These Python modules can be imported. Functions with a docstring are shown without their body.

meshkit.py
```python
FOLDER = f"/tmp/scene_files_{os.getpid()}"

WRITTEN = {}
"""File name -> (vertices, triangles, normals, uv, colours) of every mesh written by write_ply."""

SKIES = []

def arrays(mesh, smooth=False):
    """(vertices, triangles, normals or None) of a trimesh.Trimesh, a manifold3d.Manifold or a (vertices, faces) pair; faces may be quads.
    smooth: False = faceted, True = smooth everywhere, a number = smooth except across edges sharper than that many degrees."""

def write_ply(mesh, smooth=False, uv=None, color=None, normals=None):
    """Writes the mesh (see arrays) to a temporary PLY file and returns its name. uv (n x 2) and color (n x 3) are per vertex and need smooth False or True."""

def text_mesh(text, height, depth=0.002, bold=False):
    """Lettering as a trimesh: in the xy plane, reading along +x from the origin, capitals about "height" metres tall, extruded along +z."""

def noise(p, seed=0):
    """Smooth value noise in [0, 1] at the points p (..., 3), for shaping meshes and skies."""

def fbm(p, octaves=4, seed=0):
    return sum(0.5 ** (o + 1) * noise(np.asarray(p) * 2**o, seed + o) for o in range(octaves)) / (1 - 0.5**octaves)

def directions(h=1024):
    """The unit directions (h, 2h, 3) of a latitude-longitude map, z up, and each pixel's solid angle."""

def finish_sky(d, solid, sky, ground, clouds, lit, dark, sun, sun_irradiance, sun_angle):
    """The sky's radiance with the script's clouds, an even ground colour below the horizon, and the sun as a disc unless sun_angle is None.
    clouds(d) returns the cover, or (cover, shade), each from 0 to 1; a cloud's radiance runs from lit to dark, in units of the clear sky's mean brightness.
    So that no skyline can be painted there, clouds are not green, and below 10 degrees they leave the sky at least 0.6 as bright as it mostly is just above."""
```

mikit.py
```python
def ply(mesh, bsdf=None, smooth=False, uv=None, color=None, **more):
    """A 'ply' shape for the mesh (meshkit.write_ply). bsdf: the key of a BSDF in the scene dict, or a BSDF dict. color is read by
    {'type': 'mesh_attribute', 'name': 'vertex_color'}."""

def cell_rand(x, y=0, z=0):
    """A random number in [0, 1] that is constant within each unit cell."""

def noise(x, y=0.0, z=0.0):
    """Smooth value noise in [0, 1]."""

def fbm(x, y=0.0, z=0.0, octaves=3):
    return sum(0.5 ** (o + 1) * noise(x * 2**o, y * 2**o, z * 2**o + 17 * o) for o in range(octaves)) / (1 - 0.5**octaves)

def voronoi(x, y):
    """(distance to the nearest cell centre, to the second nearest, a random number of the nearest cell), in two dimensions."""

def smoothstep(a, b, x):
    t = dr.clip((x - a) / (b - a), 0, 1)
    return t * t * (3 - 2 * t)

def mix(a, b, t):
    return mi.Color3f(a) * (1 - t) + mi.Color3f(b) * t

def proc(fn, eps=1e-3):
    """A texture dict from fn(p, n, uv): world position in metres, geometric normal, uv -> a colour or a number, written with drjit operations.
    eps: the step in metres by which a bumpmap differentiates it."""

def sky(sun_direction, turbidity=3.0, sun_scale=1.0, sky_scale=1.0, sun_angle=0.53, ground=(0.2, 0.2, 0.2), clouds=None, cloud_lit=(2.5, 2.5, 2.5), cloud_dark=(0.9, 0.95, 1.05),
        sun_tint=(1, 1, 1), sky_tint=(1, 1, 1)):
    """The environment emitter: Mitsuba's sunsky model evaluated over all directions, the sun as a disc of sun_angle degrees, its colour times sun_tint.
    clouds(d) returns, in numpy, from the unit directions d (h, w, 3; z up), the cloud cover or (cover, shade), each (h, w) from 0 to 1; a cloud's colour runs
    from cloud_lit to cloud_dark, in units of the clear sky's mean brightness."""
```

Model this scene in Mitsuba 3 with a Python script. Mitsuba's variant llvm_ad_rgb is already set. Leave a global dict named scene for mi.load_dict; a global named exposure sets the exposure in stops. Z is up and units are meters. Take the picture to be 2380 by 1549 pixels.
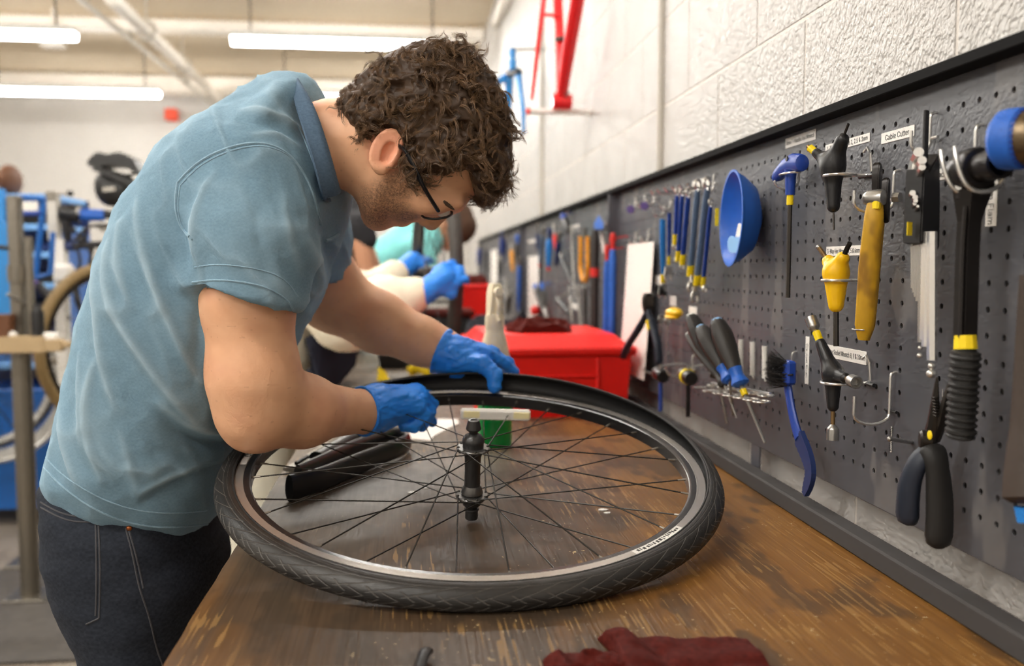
import math, os, random, tempfile
import numpy as np, trimesh, shapely, manifold3d as m3
from shapely.geometry import Polygon, LineString
from shapely import affinity
import drjit as dr
import mitsuba as mi
import mikit, meshkit
from mikit import noise as tn, fbm as tf, smoothstep as tss, mix as tmix, proc

scene, labels = {}, {}
random.seed(7)
RNG = np.random.default_rng(7)

# ---------------------------------------------------------------- camera
FPX, CX, CY = 2100.0, 1190.0, 774.5
PSI, THETA = math.radians(6.5024), math.radians(4.2078)
EYE = np.array([0.0, 0.0, 1.255])
FW = np.array([math.sin(PSI) * math.cos(THETA), math.cos(PSI) * math.cos(THETA), -math.sin(THETA)])
RT = np.array([math.cos(PSI), -math.sin(PSI), 0.0])
UP = np.cross(RT, FW)
scene['camera'] = {'type': 'thinlens', 'fov': 2 * math.degrees(math.atan(1190.0 / FPX)), 'fov_axis': 'x', 'near_clip': 0.05, 'far_clip': 60.0,
                   'aperture_radius': 0.0048, 'focus_distance': 1.12,
                   'to_world': mi.ScalarTransform4f().look_at(origin=EYE.tolist(), target=(EYE + FW).tolist(), up=[0, 0, 1])}
exposure = 1.9
LAMP_ROWS = [(8.1, (-2.80, -0.46)), (6.15, (-2.80, -0.42)), (4.2, (-2.9, -0.46)), (2.35, (-2.9, -0.46)), (0.4, (-2.9, -1.1)), (-1.2, (-2.9, -1.3))]  # last two rows: unseen lamps added to light the near side of the man
LAMP_Z = 2.70
LAMP_RADIANCE = (15.6, 15.2, 14.4)


def ray(px, py):
    return RT * (px - CX) / FPX - UP * (py - CY) / FPX + FW


def on_x(px, py, X):
    r = ray(px, py)
    return EYE + r * (X / r[0])


def on_y(px, py, Y):
    r = ray(px, py)
    return EYE + r * (Y / r[1])


def on_z(px, py, Z):
    r = ray(px, py)
    return EYE + r * ((Z - EYE[2]) / r[2])


# ---------------------------------------------------------------- names
USED = {}


def numbered(k):
    n = USED.get(k, -1) + 1
    USED[k] = n
    return k if n == 0 else '%s_%03d' % (k, n)


def thing(name, label, cat, group=None, kind=None):
    k = numbered(name)
    labels[k] = {'label': label, 'category': cat}
    if group:
        labels[k]['group'] = group
    if kind:
        labels[k]['kind'] = kind
    return k


def part(parent, name, mesh, mat, smooth=30, label=None, uv=None, color=None, kind=None, **kw):
    k = numbered(parent + '__' + name)
    scene[k] = mesh if isinstance(mesh, dict) else mikit.ply(mesh, mat, smooth, uv=uv, color=color, **kw)
    if label or kind:
        labels[k] = {}
        if label:
            labels[k]['label'] = label
        if kind:
            labels[k]['kind'] = kind
    return k


def single(name, mesh, mat, label, cat, group=None, kind=None, smooth=30, **kw):
    k = thing(name, label, cat, group, kind)
    scene[k] = mesh if isinstance(mesh, dict) else mikit.ply(mesh, mat, smooth, **kw)
    return k


def struct(name, mesh, mat, label=None, smooth=30):
    k = numbered(name)
    scene[k] = mikit.ply(mesh, mat, smooth)
    labels[k] = {'kind': 'structure', 'label': label or name.replace('_', ' ')}
    return k


# ---------------------------------------------------------------- mesh helpers
def cat(*ms):
    out = []
    for m in ms:
        out += list(m) if isinstance(m, (list, tuple)) else [m]
    return trimesh.util.concatenate([trimesh.Trimesh(m.vertices, m.faces, process=False) for m in out])


def xf(m, M):
    m = m.copy()
    M = np.asarray(M, float)
    if M.shape == (3,):
        m.vertices = m.vertices + M
    elif M.shape == (3, 3):
        m.vertices = m.vertices @ M.T
    else:
        m.vertices = m.vertices @ M[:3, :3].T + M[:3, 3]
        if np.linalg.det(M[:3, :3]) < 0:
            m.faces = m.faces[:, ::-1]
    return m


def rot(axis, deg):
    return trimesh.transformations.rotation_matrix(math.radians(deg), axis)[:3, :3]


def frame_to(o, u, v, w):
    M = np.eye(4)
    M[:3, 0], M[:3, 1], M[:3, 2], M[:3, 3] = u, v, w, o
    return M


def norm(v):
    v = np.asarray(v, float)
    return v / np.linalg.norm(v)


def perp(d):
    d = norm(d)
    a = np.array([0, 0, 1.0]) if abs(d[2]) < 0.9 else np.array([1.0, 0, 0])
    u = norm(np.cross(a, d))
    return u, np.cross(d, u)


def box(c, s, bev=0.0):
    """Box with centre c, size s; bev chamfers every edge."""
    c, s = np.asarray(c, float), np.asarray(s, float)
    if bev <= 0:
        return trimesh.creation.box(s, transform=trimesh.transformations.translation_matrix(c))
    h = s / 2
    b = min(bev, 0.45 * s.min())
    pts = []
    for k in range(3):
        e = h - b
        e[k] = h[k]
        for sx in (-1, 1):
            for sy in (-1, 1):
                for sz in (-1, 1):
                    pts.append(c + e * (sx, sy, sz))
    return trimesh.convex.convex_hull(np.array(pts))


def hull(pts):
    return trimesh.convex.convex_hull(np.asarray(pts, float))


def obox(o, ax, s, bev=0.0):
    """Oriented box: rows of ax are the three axes."""
    return xf(box([0, 0, 0], s, bev), frame_to(o, *[norm(a) for a in ax]))


def bb(lo, hi, bev=0.0):
    lo, hi = np.asarray(lo, float), np.asarray(hi, float)
    return box((lo + hi) / 2, hi - lo, bev)


def rings(R, closed_u=False, cap=True):
    """R (n, k, 3): n rings of k points joined to a tube."""
    n, k = R.shape[:2]
    v = R.reshape(-1, 3)
    i = np.arange(n if closed_u else n - 1)[:, None]
    j = np.arange(k)[None]
    a, b = i * k + j, i * k + (j + 1) % k
    c, d = ((i + 1) % n) * k + j, ((i + 1) % n) * k + (j + 1) % k
    f = np.concatenate([np.stack([a, b, d], -1).reshape(-1, 3), np.stack([a, d, c], -1).reshape(-1, 3)])
    if cap and not closed_u:
        v = np.vstack([v, R[0].mean(0), R[-1].mean(0)])
        p, q = n * k, n * k + 1
        jj = np.arange(k)
        f = np.vstack([f, np.stack([jj * 0 + p, (jj + 1) % k, jj], 1), np.stack([jj * 0 + q, (n - 1) * k + jj, (n - 1) * k + (jj + 1) % k], 1)])
    m = trimesh.Trimesh(v, f, process=False)
    return m


def frames(P, closed=False):
    P = np.asarray(P, float)
    T = np.roll(P, -1, 0) - np.roll(P, 1, 0) if closed else np.gradient(P, axis=0)
    T /= np.linalg.norm(T, axis=1, keepdims=True) + 1e-12
    U = np.zeros_like(P)
    U[0] = perp(T[0])[0]
    for i in range(1, len(P)):
        u = U[i - 1] - T[i] * (U[i - 1] @ T[i])
        U[i] = u / (np.linalg.norm(u) + 1e-12)
    if closed:
        e = U[-1] - T[0] * (U[-1] @ T[0])
        e /= np.linalg.norm(e)
        a = math.atan2(np.cross(U[0], e) @ T[0], U[0] @ e)
        for i in range(len(P)):
            t = -a * i / (len(P) - 1)
            U[i] = U[i] * math.cos(t) + np.cross(T[i], U[i]) * math.sin(t)
    return T, U, np.cross(T, U)


def tube(P, r, k=10, closed=False, cap=True, flat=1.0, updir=None):
    """A round tube along the points P with radius r (number or per point); flat squeezes the second axis."""
    P = np.asarray(P, float)
    T, U, V = frames(P, closed)
    if updir is not None:
        V = np.asarray(updir, float) - T * (T @ np.asarray(updir, float))[:, None]
        V /= np.linalg.norm(V, axis=1, keepdims=True) + 1e-12
        U = np.cross(V, T)
    r = np.broadcast_to(np.asarray(r, float), len(P))
    a = np.arange(k) * 2 * np.pi / k
    R = P[:, None] + r[:, None, None] * (np.cos(a)[None, :, None] * U[:, None] + flat * np.sin(a)[None, :, None] * V[:, None])
    return rings(R, closed, cap)


def rod(a, b, r, r2=None, k=12):
    return tube([a, b], [r, r if r2 is None else r2], k)


def spline(P, n=40, closed=False):
    P = np.asarray(P, float)
    from scipy.interpolate import CubicSpline
    if closed:
        P = np.vstack([P, P[:1]])
    t = np.r_[0, np.cumsum(np.linalg.norm(np.diff(P, axis=0), axis=1) ** 0.5)]
    t /= t[-1]
    cs = CubicSpline(t, P, bc_type='periodic' if closed else 'natural')
    return cs(np.linspace(0, 1, n, endpoint=not closed))


def lathe(prof, o=(0, 0, 0), d=(0, 0, 1), k=32):
    """Solid of revolution: prof rows (radius, height) along direction d from o."""
    prof = np.asarray(prof, float)
    d = norm(d)
    u, v = perp(d)
    a = np.arange(k) * 2 * np.pi / k
    C = np.cos(a)[None, :, None] * u + np.sin(a)[None, :, None] * v
    R = np.asarray(o, float) + prof[:, 1, None, None] * d + np.maximum(prof[:, 0], 1e-5)[:, None, None] * C
    return rings(R)


def ell(c, r, M=None, sub=3):
    m = trimesh.creation.icosphere(subdivisions=sub)
    v = m.vertices * np.asarray(r, float)
    if M is not None:
        v = v @ np.asarray(M).T
    m.vertices = v + np.asarray(c, float)
    return m


def plate(poly, t, bev=0.0, M=None, holes=()):
    """Extrudes a 2D outline to thickness t (z from 0), edges chamfered by bev."""
    p = poly if isinstance(poly, Polygon) else Polygon(poly, holes)
    if not p.is_valid:
        p = p.buffer(0)
    if p.geom_type != 'Polygon':
        p = max(p.geoms, key=lambda g: g.area)
    if bev > 0:
        def cs(g):
            polys = [g] if g.geom_type == 'Polygon' else list(g.geoms)
            return m3.CrossSection([np.asarray(r.coords)[:-1] for q in polys for r in [q.exterior, *q.interiors]], m3.FillRule.EvenOdd)
        inner = p.buffer(-bev)
        if not inner.is_empty:
            mid = m3.Manifold.extrude(cs(p), t - 2 * bev).translate([0, 0, bev])
            thin = m3.Manifold.extrude(cs(inner), t)
            mf = mid + thin
            mm = mf.to_mesh()
            m = trimesh.Trimesh(mm.vert_properties[:, :3], mm.tri_verts, process=False)
        else:
            m = trimesh.creation.extrude_polygon(p, t, engine='earcut')
    else:
        m = trimesh.creation.extrude_polygon(p, t, engine='earcut')
    return m if M is None else xf(m, M)


def to_man(m):
    return m3.Manifold(m3.Mesh(np.asarray(m.vertices, np.float32), np.asarray(m.faces, np.uint32)))


def from_man(m):
    mm = m.to_mesh()
    return trimesh.Trimesh(np.asarray(mm.vert_properties[:, :3], float), mm.tri_verts, process=False)


def minus(a, *bs):
    A = to_man(a)
    for b in bs:
        A = A - to_man(b)
    return from_man(A)


# signed distance modelling: fields on a grid, turned into a mesh by surface nets
def grid(lo, hi, h):
    lo, hi = np.asarray(lo, float), np.asarray(hi, float)
    ax = [np.arange(a, b + h, h, dtype=np.float32) for a, b in zip(lo, hi)]
    return ax, np.stack(np.meshgrid(*ax, indexing='ij'), -1)


def sd_cone(p, a, b, ra, rb, flat=None):
    """Round cone from a to b. flat=(direction, factor) squeezes along a direction."""
    a, b = np.asarray(a, np.float32), np.asarray(b, np.float32)
    if flat is not None:
        d, s = norm(flat[0]).astype(np.float32), flat[1]
        q = p - a
        q = q + ((q @ d) * (1 / s - 1))[..., None] * d
        ba = b - a
        ba = ba + (ba @ d) * (1 / s - 1) * d
    else:
        q, ba = p - a, b - a
    t = np.clip((q @ ba) / max(float(ba @ ba), 1e-9), 0, 1)
    return np.linalg.norm(q - t[..., None] * ba, axis=-1) - (ra + (rb - ra) * t)


def sd_ell(p, c, r, M=None):
    q = p - np.asarray(c, np.float32)
    if M is not None:
        q = q @ np.asarray(M, np.float32)
    r = np.asarray(r, np.float32)
    k0 = np.linalg.norm(q / r, axis=-1)
    k1 = np.linalg.norm(q / (r * r), axis=-1)
    return k0 * (k0 - 1) / np.maximum(k1, 1e-6)


def smin(a, b, k):
    h = np.clip(0.5 + 0.5 * (b - a) / k, 0, 1)
    return b + (a - b) * h - k * h * (1 - h)


def smax(a, b, k):
    return -smin(-a, -b, k)


def sd_poly(x, z, poly, h=0.003):
    """Signed distance in the plane to an outline (negative inside), sampled from a raster."""
    from scipy.ndimage import distance_transform_edt, map_coordinates
    from PIL import Image, ImageDraw
    poly = np.asarray(poly, float)
    lo, hi = poly.min(0) - 0.12, poly.max(0) + 0.12
    n = np.ceil((hi - lo) / h).astype(int) + 1
    im = Image.new('L', (int(n[0]) * 2, int(n[1]) * 2))
    ImageDraw.Draw(im).polygon([tuple(q) for q in ((poly - lo) / h * 2 + 0.5)], fill=255)
    a = np.asarray(im, np.float32).reshape(n[1], 2, n[0], 2).mean((1, 3)) / 255
    ins = a > 0.5
    d = (distance_transform_edt(~ins) - distance_transform_edt(ins)) * h
    from scipy.ndimage import gaussian_filter
    d = gaussian_filter(d.astype(np.float32), 1.5)
    out = map_coordinates(d, [((z - lo[1]) / h).ravel(), ((x - lo[0]) / h).ravel()], order=1, mode='nearest')
    return out.reshape(np.broadcast(x, z).shape)


def nets(F, ax):
    """Surface nets: the zero surface of the field F on the grid axes ax, as a smooth closed mesh."""
    F = np.array(F, np.float32)
    for k in range(3):
        e = [slice(None)] * 3
        for j in (0, -1):
            e[k] = j
            F[tuple(e)] = np.maximum(F[tuple(e)], 1e-4)
    ins = F < 0
    sh = [s - 1 for s in F.shape]
    cnt = np.zeros(sh, np.int8)
    cor = [(a, b, c) for a in (0, 1) for b in (0, 1) for c in (0, 1)]
    sl = lambda o: tuple(slice(k, k + s) for k, s in zip(o, sh))
    for o in cor:
        cnt += ins[sl(o)]
    act = (cnt > 0) & (cnt < 8)
    idx = -np.ones(sh, np.int64)
    cells = np.argwhere(act)
    idx[act] = np.arange(len(cells))
    acc, num = np.zeros((len(cells), 3)), np.zeros(len(cells))
    vals = {o: F[tuple((cells + o).T)] for o in cor}
    for o in cor:
        for k in range(3):
            if o[k] == 0:
                q = list(o)
                q[k] = 1
                q = tuple(q)
                x = (vals[o] < 0) != (vals[q] < 0)
                t = vals[o] / np.where(x, vals[o] - vals[q], 1)
                pos = np.tile(np.array(o, float), (len(cells), 1))
                pos[:, k] += t
                acc[x] += pos[x]
                num[x] += 1
    v = (cells + acc / num[:, None])
    h = [a[1] - a[0] for a in ax]
    v = np.stack([ax[k][0] + v[:, k] * h[k] for k in range(3)], 1).astype(float)
    faces = []
    for k in range(3):
        i, j = (k + 1) % 3, (k + 2) % 3
        a = [slice(None)] * 3
        a[k] = slice(0, -1)
        b = [slice(None)] * 3
        b[k] = slice(1, None)
        A, B = ins[tuple(a)], ins[tuple(b)]
        e = np.argwhere(A != B)
        ok = (e[:, i] > 0) & (e[:, j] > 0) & (e[:, i] < F.shape[i] - 1) & (e[:, j] < F.shape[j] - 1)
        e = e[ok]
        s = A[tuple(e.T)]
        di, dj = np.zeros(3, int), np.zeros(3, int)
        di[i], dj[j] = 1, 1
        q = [idx[tuple((e - o).T)] for o in (0 * di, di, di + dj, dj)]
        f = np.stack(q, 1)
        f[~s] = f[~s][:, ::-1]
        faces.append(f)
    f = np.vstack(faces)
    f = np.vstack([f[:, [0, 1, 2]], f[:, [0, 2, 3]]])
    m = trimesh.Trimesh(v, f, process=False)
    if m.volume < 0:
        m.faces = m.faces[:, ::-1]
    return m


def smooth_mesh(m, n=4):
    """Taubin smoothing with even weights."""
    from scipy.sparse import coo_matrix, diags
    e = m.edges_unique
    k = len(m.vertices)
    A = coo_matrix((np.ones(2 * len(e)), (np.r_[e[:, 0], e[:, 1]], np.r_[e[:, 1], e[:, 0]])), (k, k)).tocsr()
    W = diags(1 / np.maximum(np.asarray(A.sum(1)).ravel(), 1)) @ A
    v = np.array(m.vertices, float)
    for _ in range(n):
        for w in (0.5, -0.52):
            v = v + w * (W @ v - v)
    m.vertices = v
    return m


def sdf_mesh(fn, lo, hi, h, n=4):
    ax, p = grid(lo, hi, h)
    return smooth_mesh(nets(fn(p), ax), n)


def text_on(s, height, M, depth=0.0004, bold=False, center=True):
    m = meshkit.text_mesh(s, height, depth, bold)
    if center:
        lo, hi = m.bounds
        m.vertices = m.vertices - [(lo[0] + hi[0]) / 2, (lo[1] + hi[1]) / 2, 0]
    return xf(m, M)


# ---------------------------------------------------------------- materials
def M_(name, d, two=False):
    scene['mat_' + name] = {'type': 'twosided', 'bsdf': d} if two else d
    return 'mat_' + name


def rgb(c):
    return {'type': 'rgb', 'value': [float(x) for x in c]}


def srgb(r, g, b):
    x = np.array([r, g, b], float) / 255
    return np.where(x < 0.04045, x / 12.92, ((x + 0.055) / 1.055) ** 2.4).tolist()


def pr(name, color, rough=0.5, metal=0.0, spec=0.5, bump=None, bump_scale=1.0, eps=1e-3, **kw):
    base = color if isinstance(color, dict) else rgb(color)
    d = {'type': 'principled', 'base_color': base, 'roughness': rough if isinstance(rough, dict) else float(rough), 'metallic': float(metal), 'specular': float(spec), **kw}
    if bump is not None:
        d = {'type': 'bumpmap', 'tex': proc(bump, eps), 'scale': float(bump_scale), 'bsdf': d}
    return M_(name, {'type': 'twosided', 'bsdf': d})


def flat_(name, c, rough=0.5, metal=0.0, **kw):
    return pr(name, srgb(*c), rough, metal, **kw)
# ================================================================ the room
XW, XP = 0.605, 0.575          # block wall, front face of the tool panels
YB, XL, ZC = 9.5, -4.25, 3.10  # back wall, left wall, ceiling


def f_block(p, n, uv):
    a = tf(p.y * 9, p.z * 9, p.x * 9, 3)
    return tmix((0.43, 0.41, 0.388), (0.53, 0.51, 0.485), a)


def b_block(p, n, uv):
    return tf(p.y * 250, p.z * 250, p.x * 250, 2) + 0.30 * tn(p.y * 110, p.z * 110, 3)


pr('block', proc(f_block), 0.42, spec=0.45, bump=b_block, bump_scale=0.0030, eps=8e-4)
flat_('joint', (205, 198, 190), 0.5)
pr('white_wall', proc(lambda p, n, uv: tmix((0.50, 0.475, 0.445), (0.58, 0.555, 0.52), tf(p.x * 1.5, p.z * 1.5, p.y, 3))), 0.6)
flat_('ceiling', (196, 182, 160), 0.8)
flat_('white_paint', (236, 230, 220), 0.45)
flat_('conduit', (205, 200, 192), 0.3, 0.5)
flat_('grey_joint', (188, 182, 172), 0.5)
flat_('orange_red', (226, 72, 34), 0.5)


def f_floor(p, n, uv):
    a = tf(p.x * 2.2, p.y * 2.2, 0, 4)
    b = tss(0.62, 0.75, tf(p.x * 14, p.y * 14, 3, 3))
    c = tmix((0.17, 0.142, 0.112), (0.235, 0.20, 0.160), a)
    return tmix(c, (0.13, 0.105, 0.08), 0.5 * b)


pr('floor', proc(f_floor), 0.38, spec=0.5)
pr('floor_mat', proc(lambda p, n, uv: tmix((0.050, 0.044, 0.039), (0.075, 0.066, 0.058), tf(p.x * 30, p.y * 30, 0, 2))), 0.6)

struct('floor', bb([XL - .3, -3, -0.2], [2.5, YB + .3, 0]), 'mat_floor', 'pale brown concrete floor of the workshop')
struct('ceiling', bb([XL - .3, -3, ZC], [2.5, YB + .3, ZC + .2]), 'mat_ceiling', 'off-white workshop ceiling')
struct('wall_back', bb([XL - .3, YB, -.2], [XW + .3, YB + .25, ZC + .2]), 'mat_white_wall', 'white far wall of the workshop')
struct('wall_left', bb([XL - .25, -3, -.2], [XL, YB + .2, ZC + .2]), 'mat_white_wall', 'white wall on the bicycle side')
struct('wall_front', bb([XL - .3, -3.3, -.2], [XW + .3, -3.0, ZC + .2]), 'mat_white_wall', 'white wall behind the camera')
wr = struct('wall_right', bb([XW + .0013, -1.2, -.2], [XW + .25, YB + .2, ZC + .2]), 'mat_joint', 'white painted block wall behind the tool panels')

BLK = {}
for c_ in range(12):
    z0 = 0.834 + 0.2 * c_
    for i in range(24):
        y0 = 0.18 + 0.39 * i + (0.195 if c_ % 2 == 0 else 0)
        y1 = min(y0 + 0.39, YB)
        if y1 - y0 < 0.05:
            continue
        z1 = min(z0 + 0.2, ZC)
        part(wr, 'block', box([XW + .012, (y0 + y1) / 2, (z0 + z1) / 2], [0.024, y1 - y0 - 0.003, z1 - z0 - 0.003], 0.0025), 'mat_block', False)

# vertical pipes and pilaster strips on the block wall
for px, w_, nm, lb in ((1540, 0.020, 'wall_conduit', 'pale vertical conduit on the block wall nearest the big tool panel'),
                       (1263, 0.026, 'wall_conduit', 'pale vertical conduit on the block wall behind the red bicycle frame'),):
    P = on_x(px, 300, XW)
    k = single(nm, rod([XW - .004, P[1], 1.47], [XW - .004, P[1], ZC], w_ / 2, k=16), 'mat_grey_joint', lb, 'pipe')

# ceiling beams and pipes
single('ceiling_beam', bb([XL, 7.0, 2.985], [XW - .02, 7.15, 3.065], .008), 'mat_white_paint', 'white beam running across the room under the ceiling above the hanging lamps', 'beam')
single('ceiling_beam', bb([XL, 9.1, 2.92], [XW, 9.3, 3.08], .01), 'mat_white_paint', 'white beam along the far wall under the ceiling', 'beam')


def pipe_run(pts, r, mat, label, name='ceiling_pipe', bend=False):
    P = np.array(pts)
    k = thing(name, label, 'pipe')
    part(k, 'pipe', tube(spline(P, 40) if bend else P, r, 12), mat, 40)
    return k


k = pipe_run([on_y(258, -6, 5.55), on_y(512, 232, YB - .02)], 0.045, 'mat_white_paint', 'thick white pipe running away under the ceiling above the blue shelf')
for yy in (6.4, 7.6):
    d = on_y(258, -6, 5.55) + (on_y(512, 232, YB - .02) - on_y(258, -6, 5.55)) * ((yy - 5.55) / (YB - 5.57))
    part(k, 'hanger', cat(rod(d + [0, 0, .04], [d[0], d[1], ZC], .008), tube([d + np.array([math.cos(a) * .06, 0, math.sin(a) * .06]) for a in np.arange(16) * math.pi / 8], .01, 6, True)), 'mat_conduit')
A_, B_ = on_y(183, -4, 5.5), on_y(486, 236, YB - .3)
k = thing('ceiling_pipe', 'thin bare conduit beside the thick white ceiling pipe', 'pipe')
part(k, 'pipe', tube(np.vstack([np.linspace(A_, B_, 12), spline([B_, B_ + [0.05, 0.12, -0.03], B_ + [0.07, .14, -0.25], B_ + [0.02, .16, -0.42], B_ + [-.5, .2, -0.47]], 20)[1:]]), 0.017, 10), 'mat_conduit', 40)
for yy in (6.5, 8.2):
    d = A_ + (B_ - A_) * ((yy - A_[1]) / (B_[1] - A_[1]))
    part(k, 'clamp', box(d + [0, 0, .02], [.05, .07, .06], .006), 'mat_conduit')
A_, B_ = on_y(1187, -6, 5.9), on_y(1128, 150, 8.2)
k = pipe_run([A_, B_], 0.03, 'mat_white_paint', 'pale pipe slanting under the ceiling beside the block wall')
A_, B_ = on_y(1171, -6, 5.2), on_y(1152, 52, 5.9)
k = pipe_run([A_, B_], 0.022, 'mat_white_paint', 'short white pipe with a dark end under the ceiling near the block wall')
part(k, 'end_cap', tube([B_, B_ + norm(B_ - A_) * .05], .03, 12), 'mat_grey_joint')
A_, B_ = on_y(1222, 18, 5.6), on_y(1196, 80, 6.9)
k = pipe_run([A_, B_], 0.03, 'mat_conduit', 'grey pipe under the ceiling close to the block wall')
# junction boxes
p0 = on_y(122, 90, 6.92)
k = thing('junction_box', 'white electrical box on the cross beam above the hanging lamp', 'electrical box')
part(k, 'box', box(p0, [.16, .1, .12], .01), 'mat_white_paint')
part(k, 'lid', box(p0 + [0, -.055, 0], [.13, .012, .09], .004), 'mat_white_paint')
part(k, 'stem', rod(p0 + [0, .02, .05], [p0[0], p0[1] + .02, ZC], .012), 'mat_white_paint')
p0 = on_y(399, 267, YB - .06)
k = thing('alarm_box', 'small orange-red alarm box on the far wall by the hanging lamp', 'alarm')
part(k, 'box', box(p0, [.115, .1, .115], .012), 'mat_orange_red')
part(k, 'conduit', rod(p0 + [.05, .03, 0], p0 + [.95, .03, 0.02], .012), 'mat_grey_joint')
p0 = on_y(1217, 108, 7.0)
single('speaker_box', box(p0, [.14, .16, .16], .012), 'mat_grey_joint', 'small grey box high on the block wall behind the blue fork', 'box')

# pendant lamps
scene['mat_lamp'] = {'type': 'diffuse', 'reflectance': rgb((0.8, 0.8, 0.8))}
flat_('lamp_body', (225, 225, 220), 0.4)
flat_('lamp_wire', (90, 84, 78), 0.5)
LAMP_LABEL = {(0, 0): 'glowing tube lamp nearest the far wall, above the orange-red alarm box', (0, 1): 'glowing tube lamp behind the man\'s neck',  # the second one is hidden, added for its light on the far wall
              (1, 0): 'glowing tube lamp under the white electrical box, cut off at the left edge', (1, 1): 'glowing tube lamp just behind the top of the man\'s hair'}
for r_, (yy, xs) in enumerate(LAMP_ROWS):
    for c_, xx in enumerate(xs):
        L = 1.42
        k = thing('pendant_lamp', LAMP_LABEL.get((r_, c_), 'glowing tube lamp overhead, out of the picture, nearest rows added to brighten the man'), 'lamp', None if (r_, c_) in LAMP_LABEL else 'tube lamps over the workbench')
        a, b = xx - L / 2, xx + L / 2
        part(k, 'housing', bb([a, yy - .05, LAMP_Z + .035], [b, yy + .05, LAMP_Z + .075], .008), 'mat_lamp_body')
        th = np.linspace(math.pi, 2 * math.pi, 9)
        pr_ = [(yy + .045 * math.cos(t), LAMP_Z + .036 + .05 * math.sin(t)) for t in th]
        R = np.array([[[x, q[0], q[1]] for q in pr_] for x in (a + .004, b - .004)])
        m = rings(R)
        trimesh.repair.fix_normals(m)
        part(k, 'tube', m, 'mat_lamp', False, emitter={'type': 'area', 'radiance': rgb(LAMP_RADIANCE)})
        for x in (a + .12, b - .12):
            part(k, 'wire', rod([x, yy, LAMP_Z + .07], [x, yy, ZC], .006, k=6), 'mat_lamp_wire')

# floor mat at the repair stands
single('floor_mat', bb([-3.6, 2.93, 0], [-.75, 3.85, .012], .004), 'mat_floor_mat', 'dark rubber mat on the floor under the repair stand', 'mat')

# ================================================================ tool panels on the block wall
def f_panel(p, n, uv):
    a = tf(p.y * 7, p.z * 7, 2, 4)
    s = tss(0.60, 0.72, tf(p.y * 22, p.z * 9, 5, 3))
    c = tmix((0.056, 0.058, 0.068), (0.090, 0.092, 0.103), a)
    return tmix(c, (0.19, 0.18, 0.175), 0.45 * s)


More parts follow.
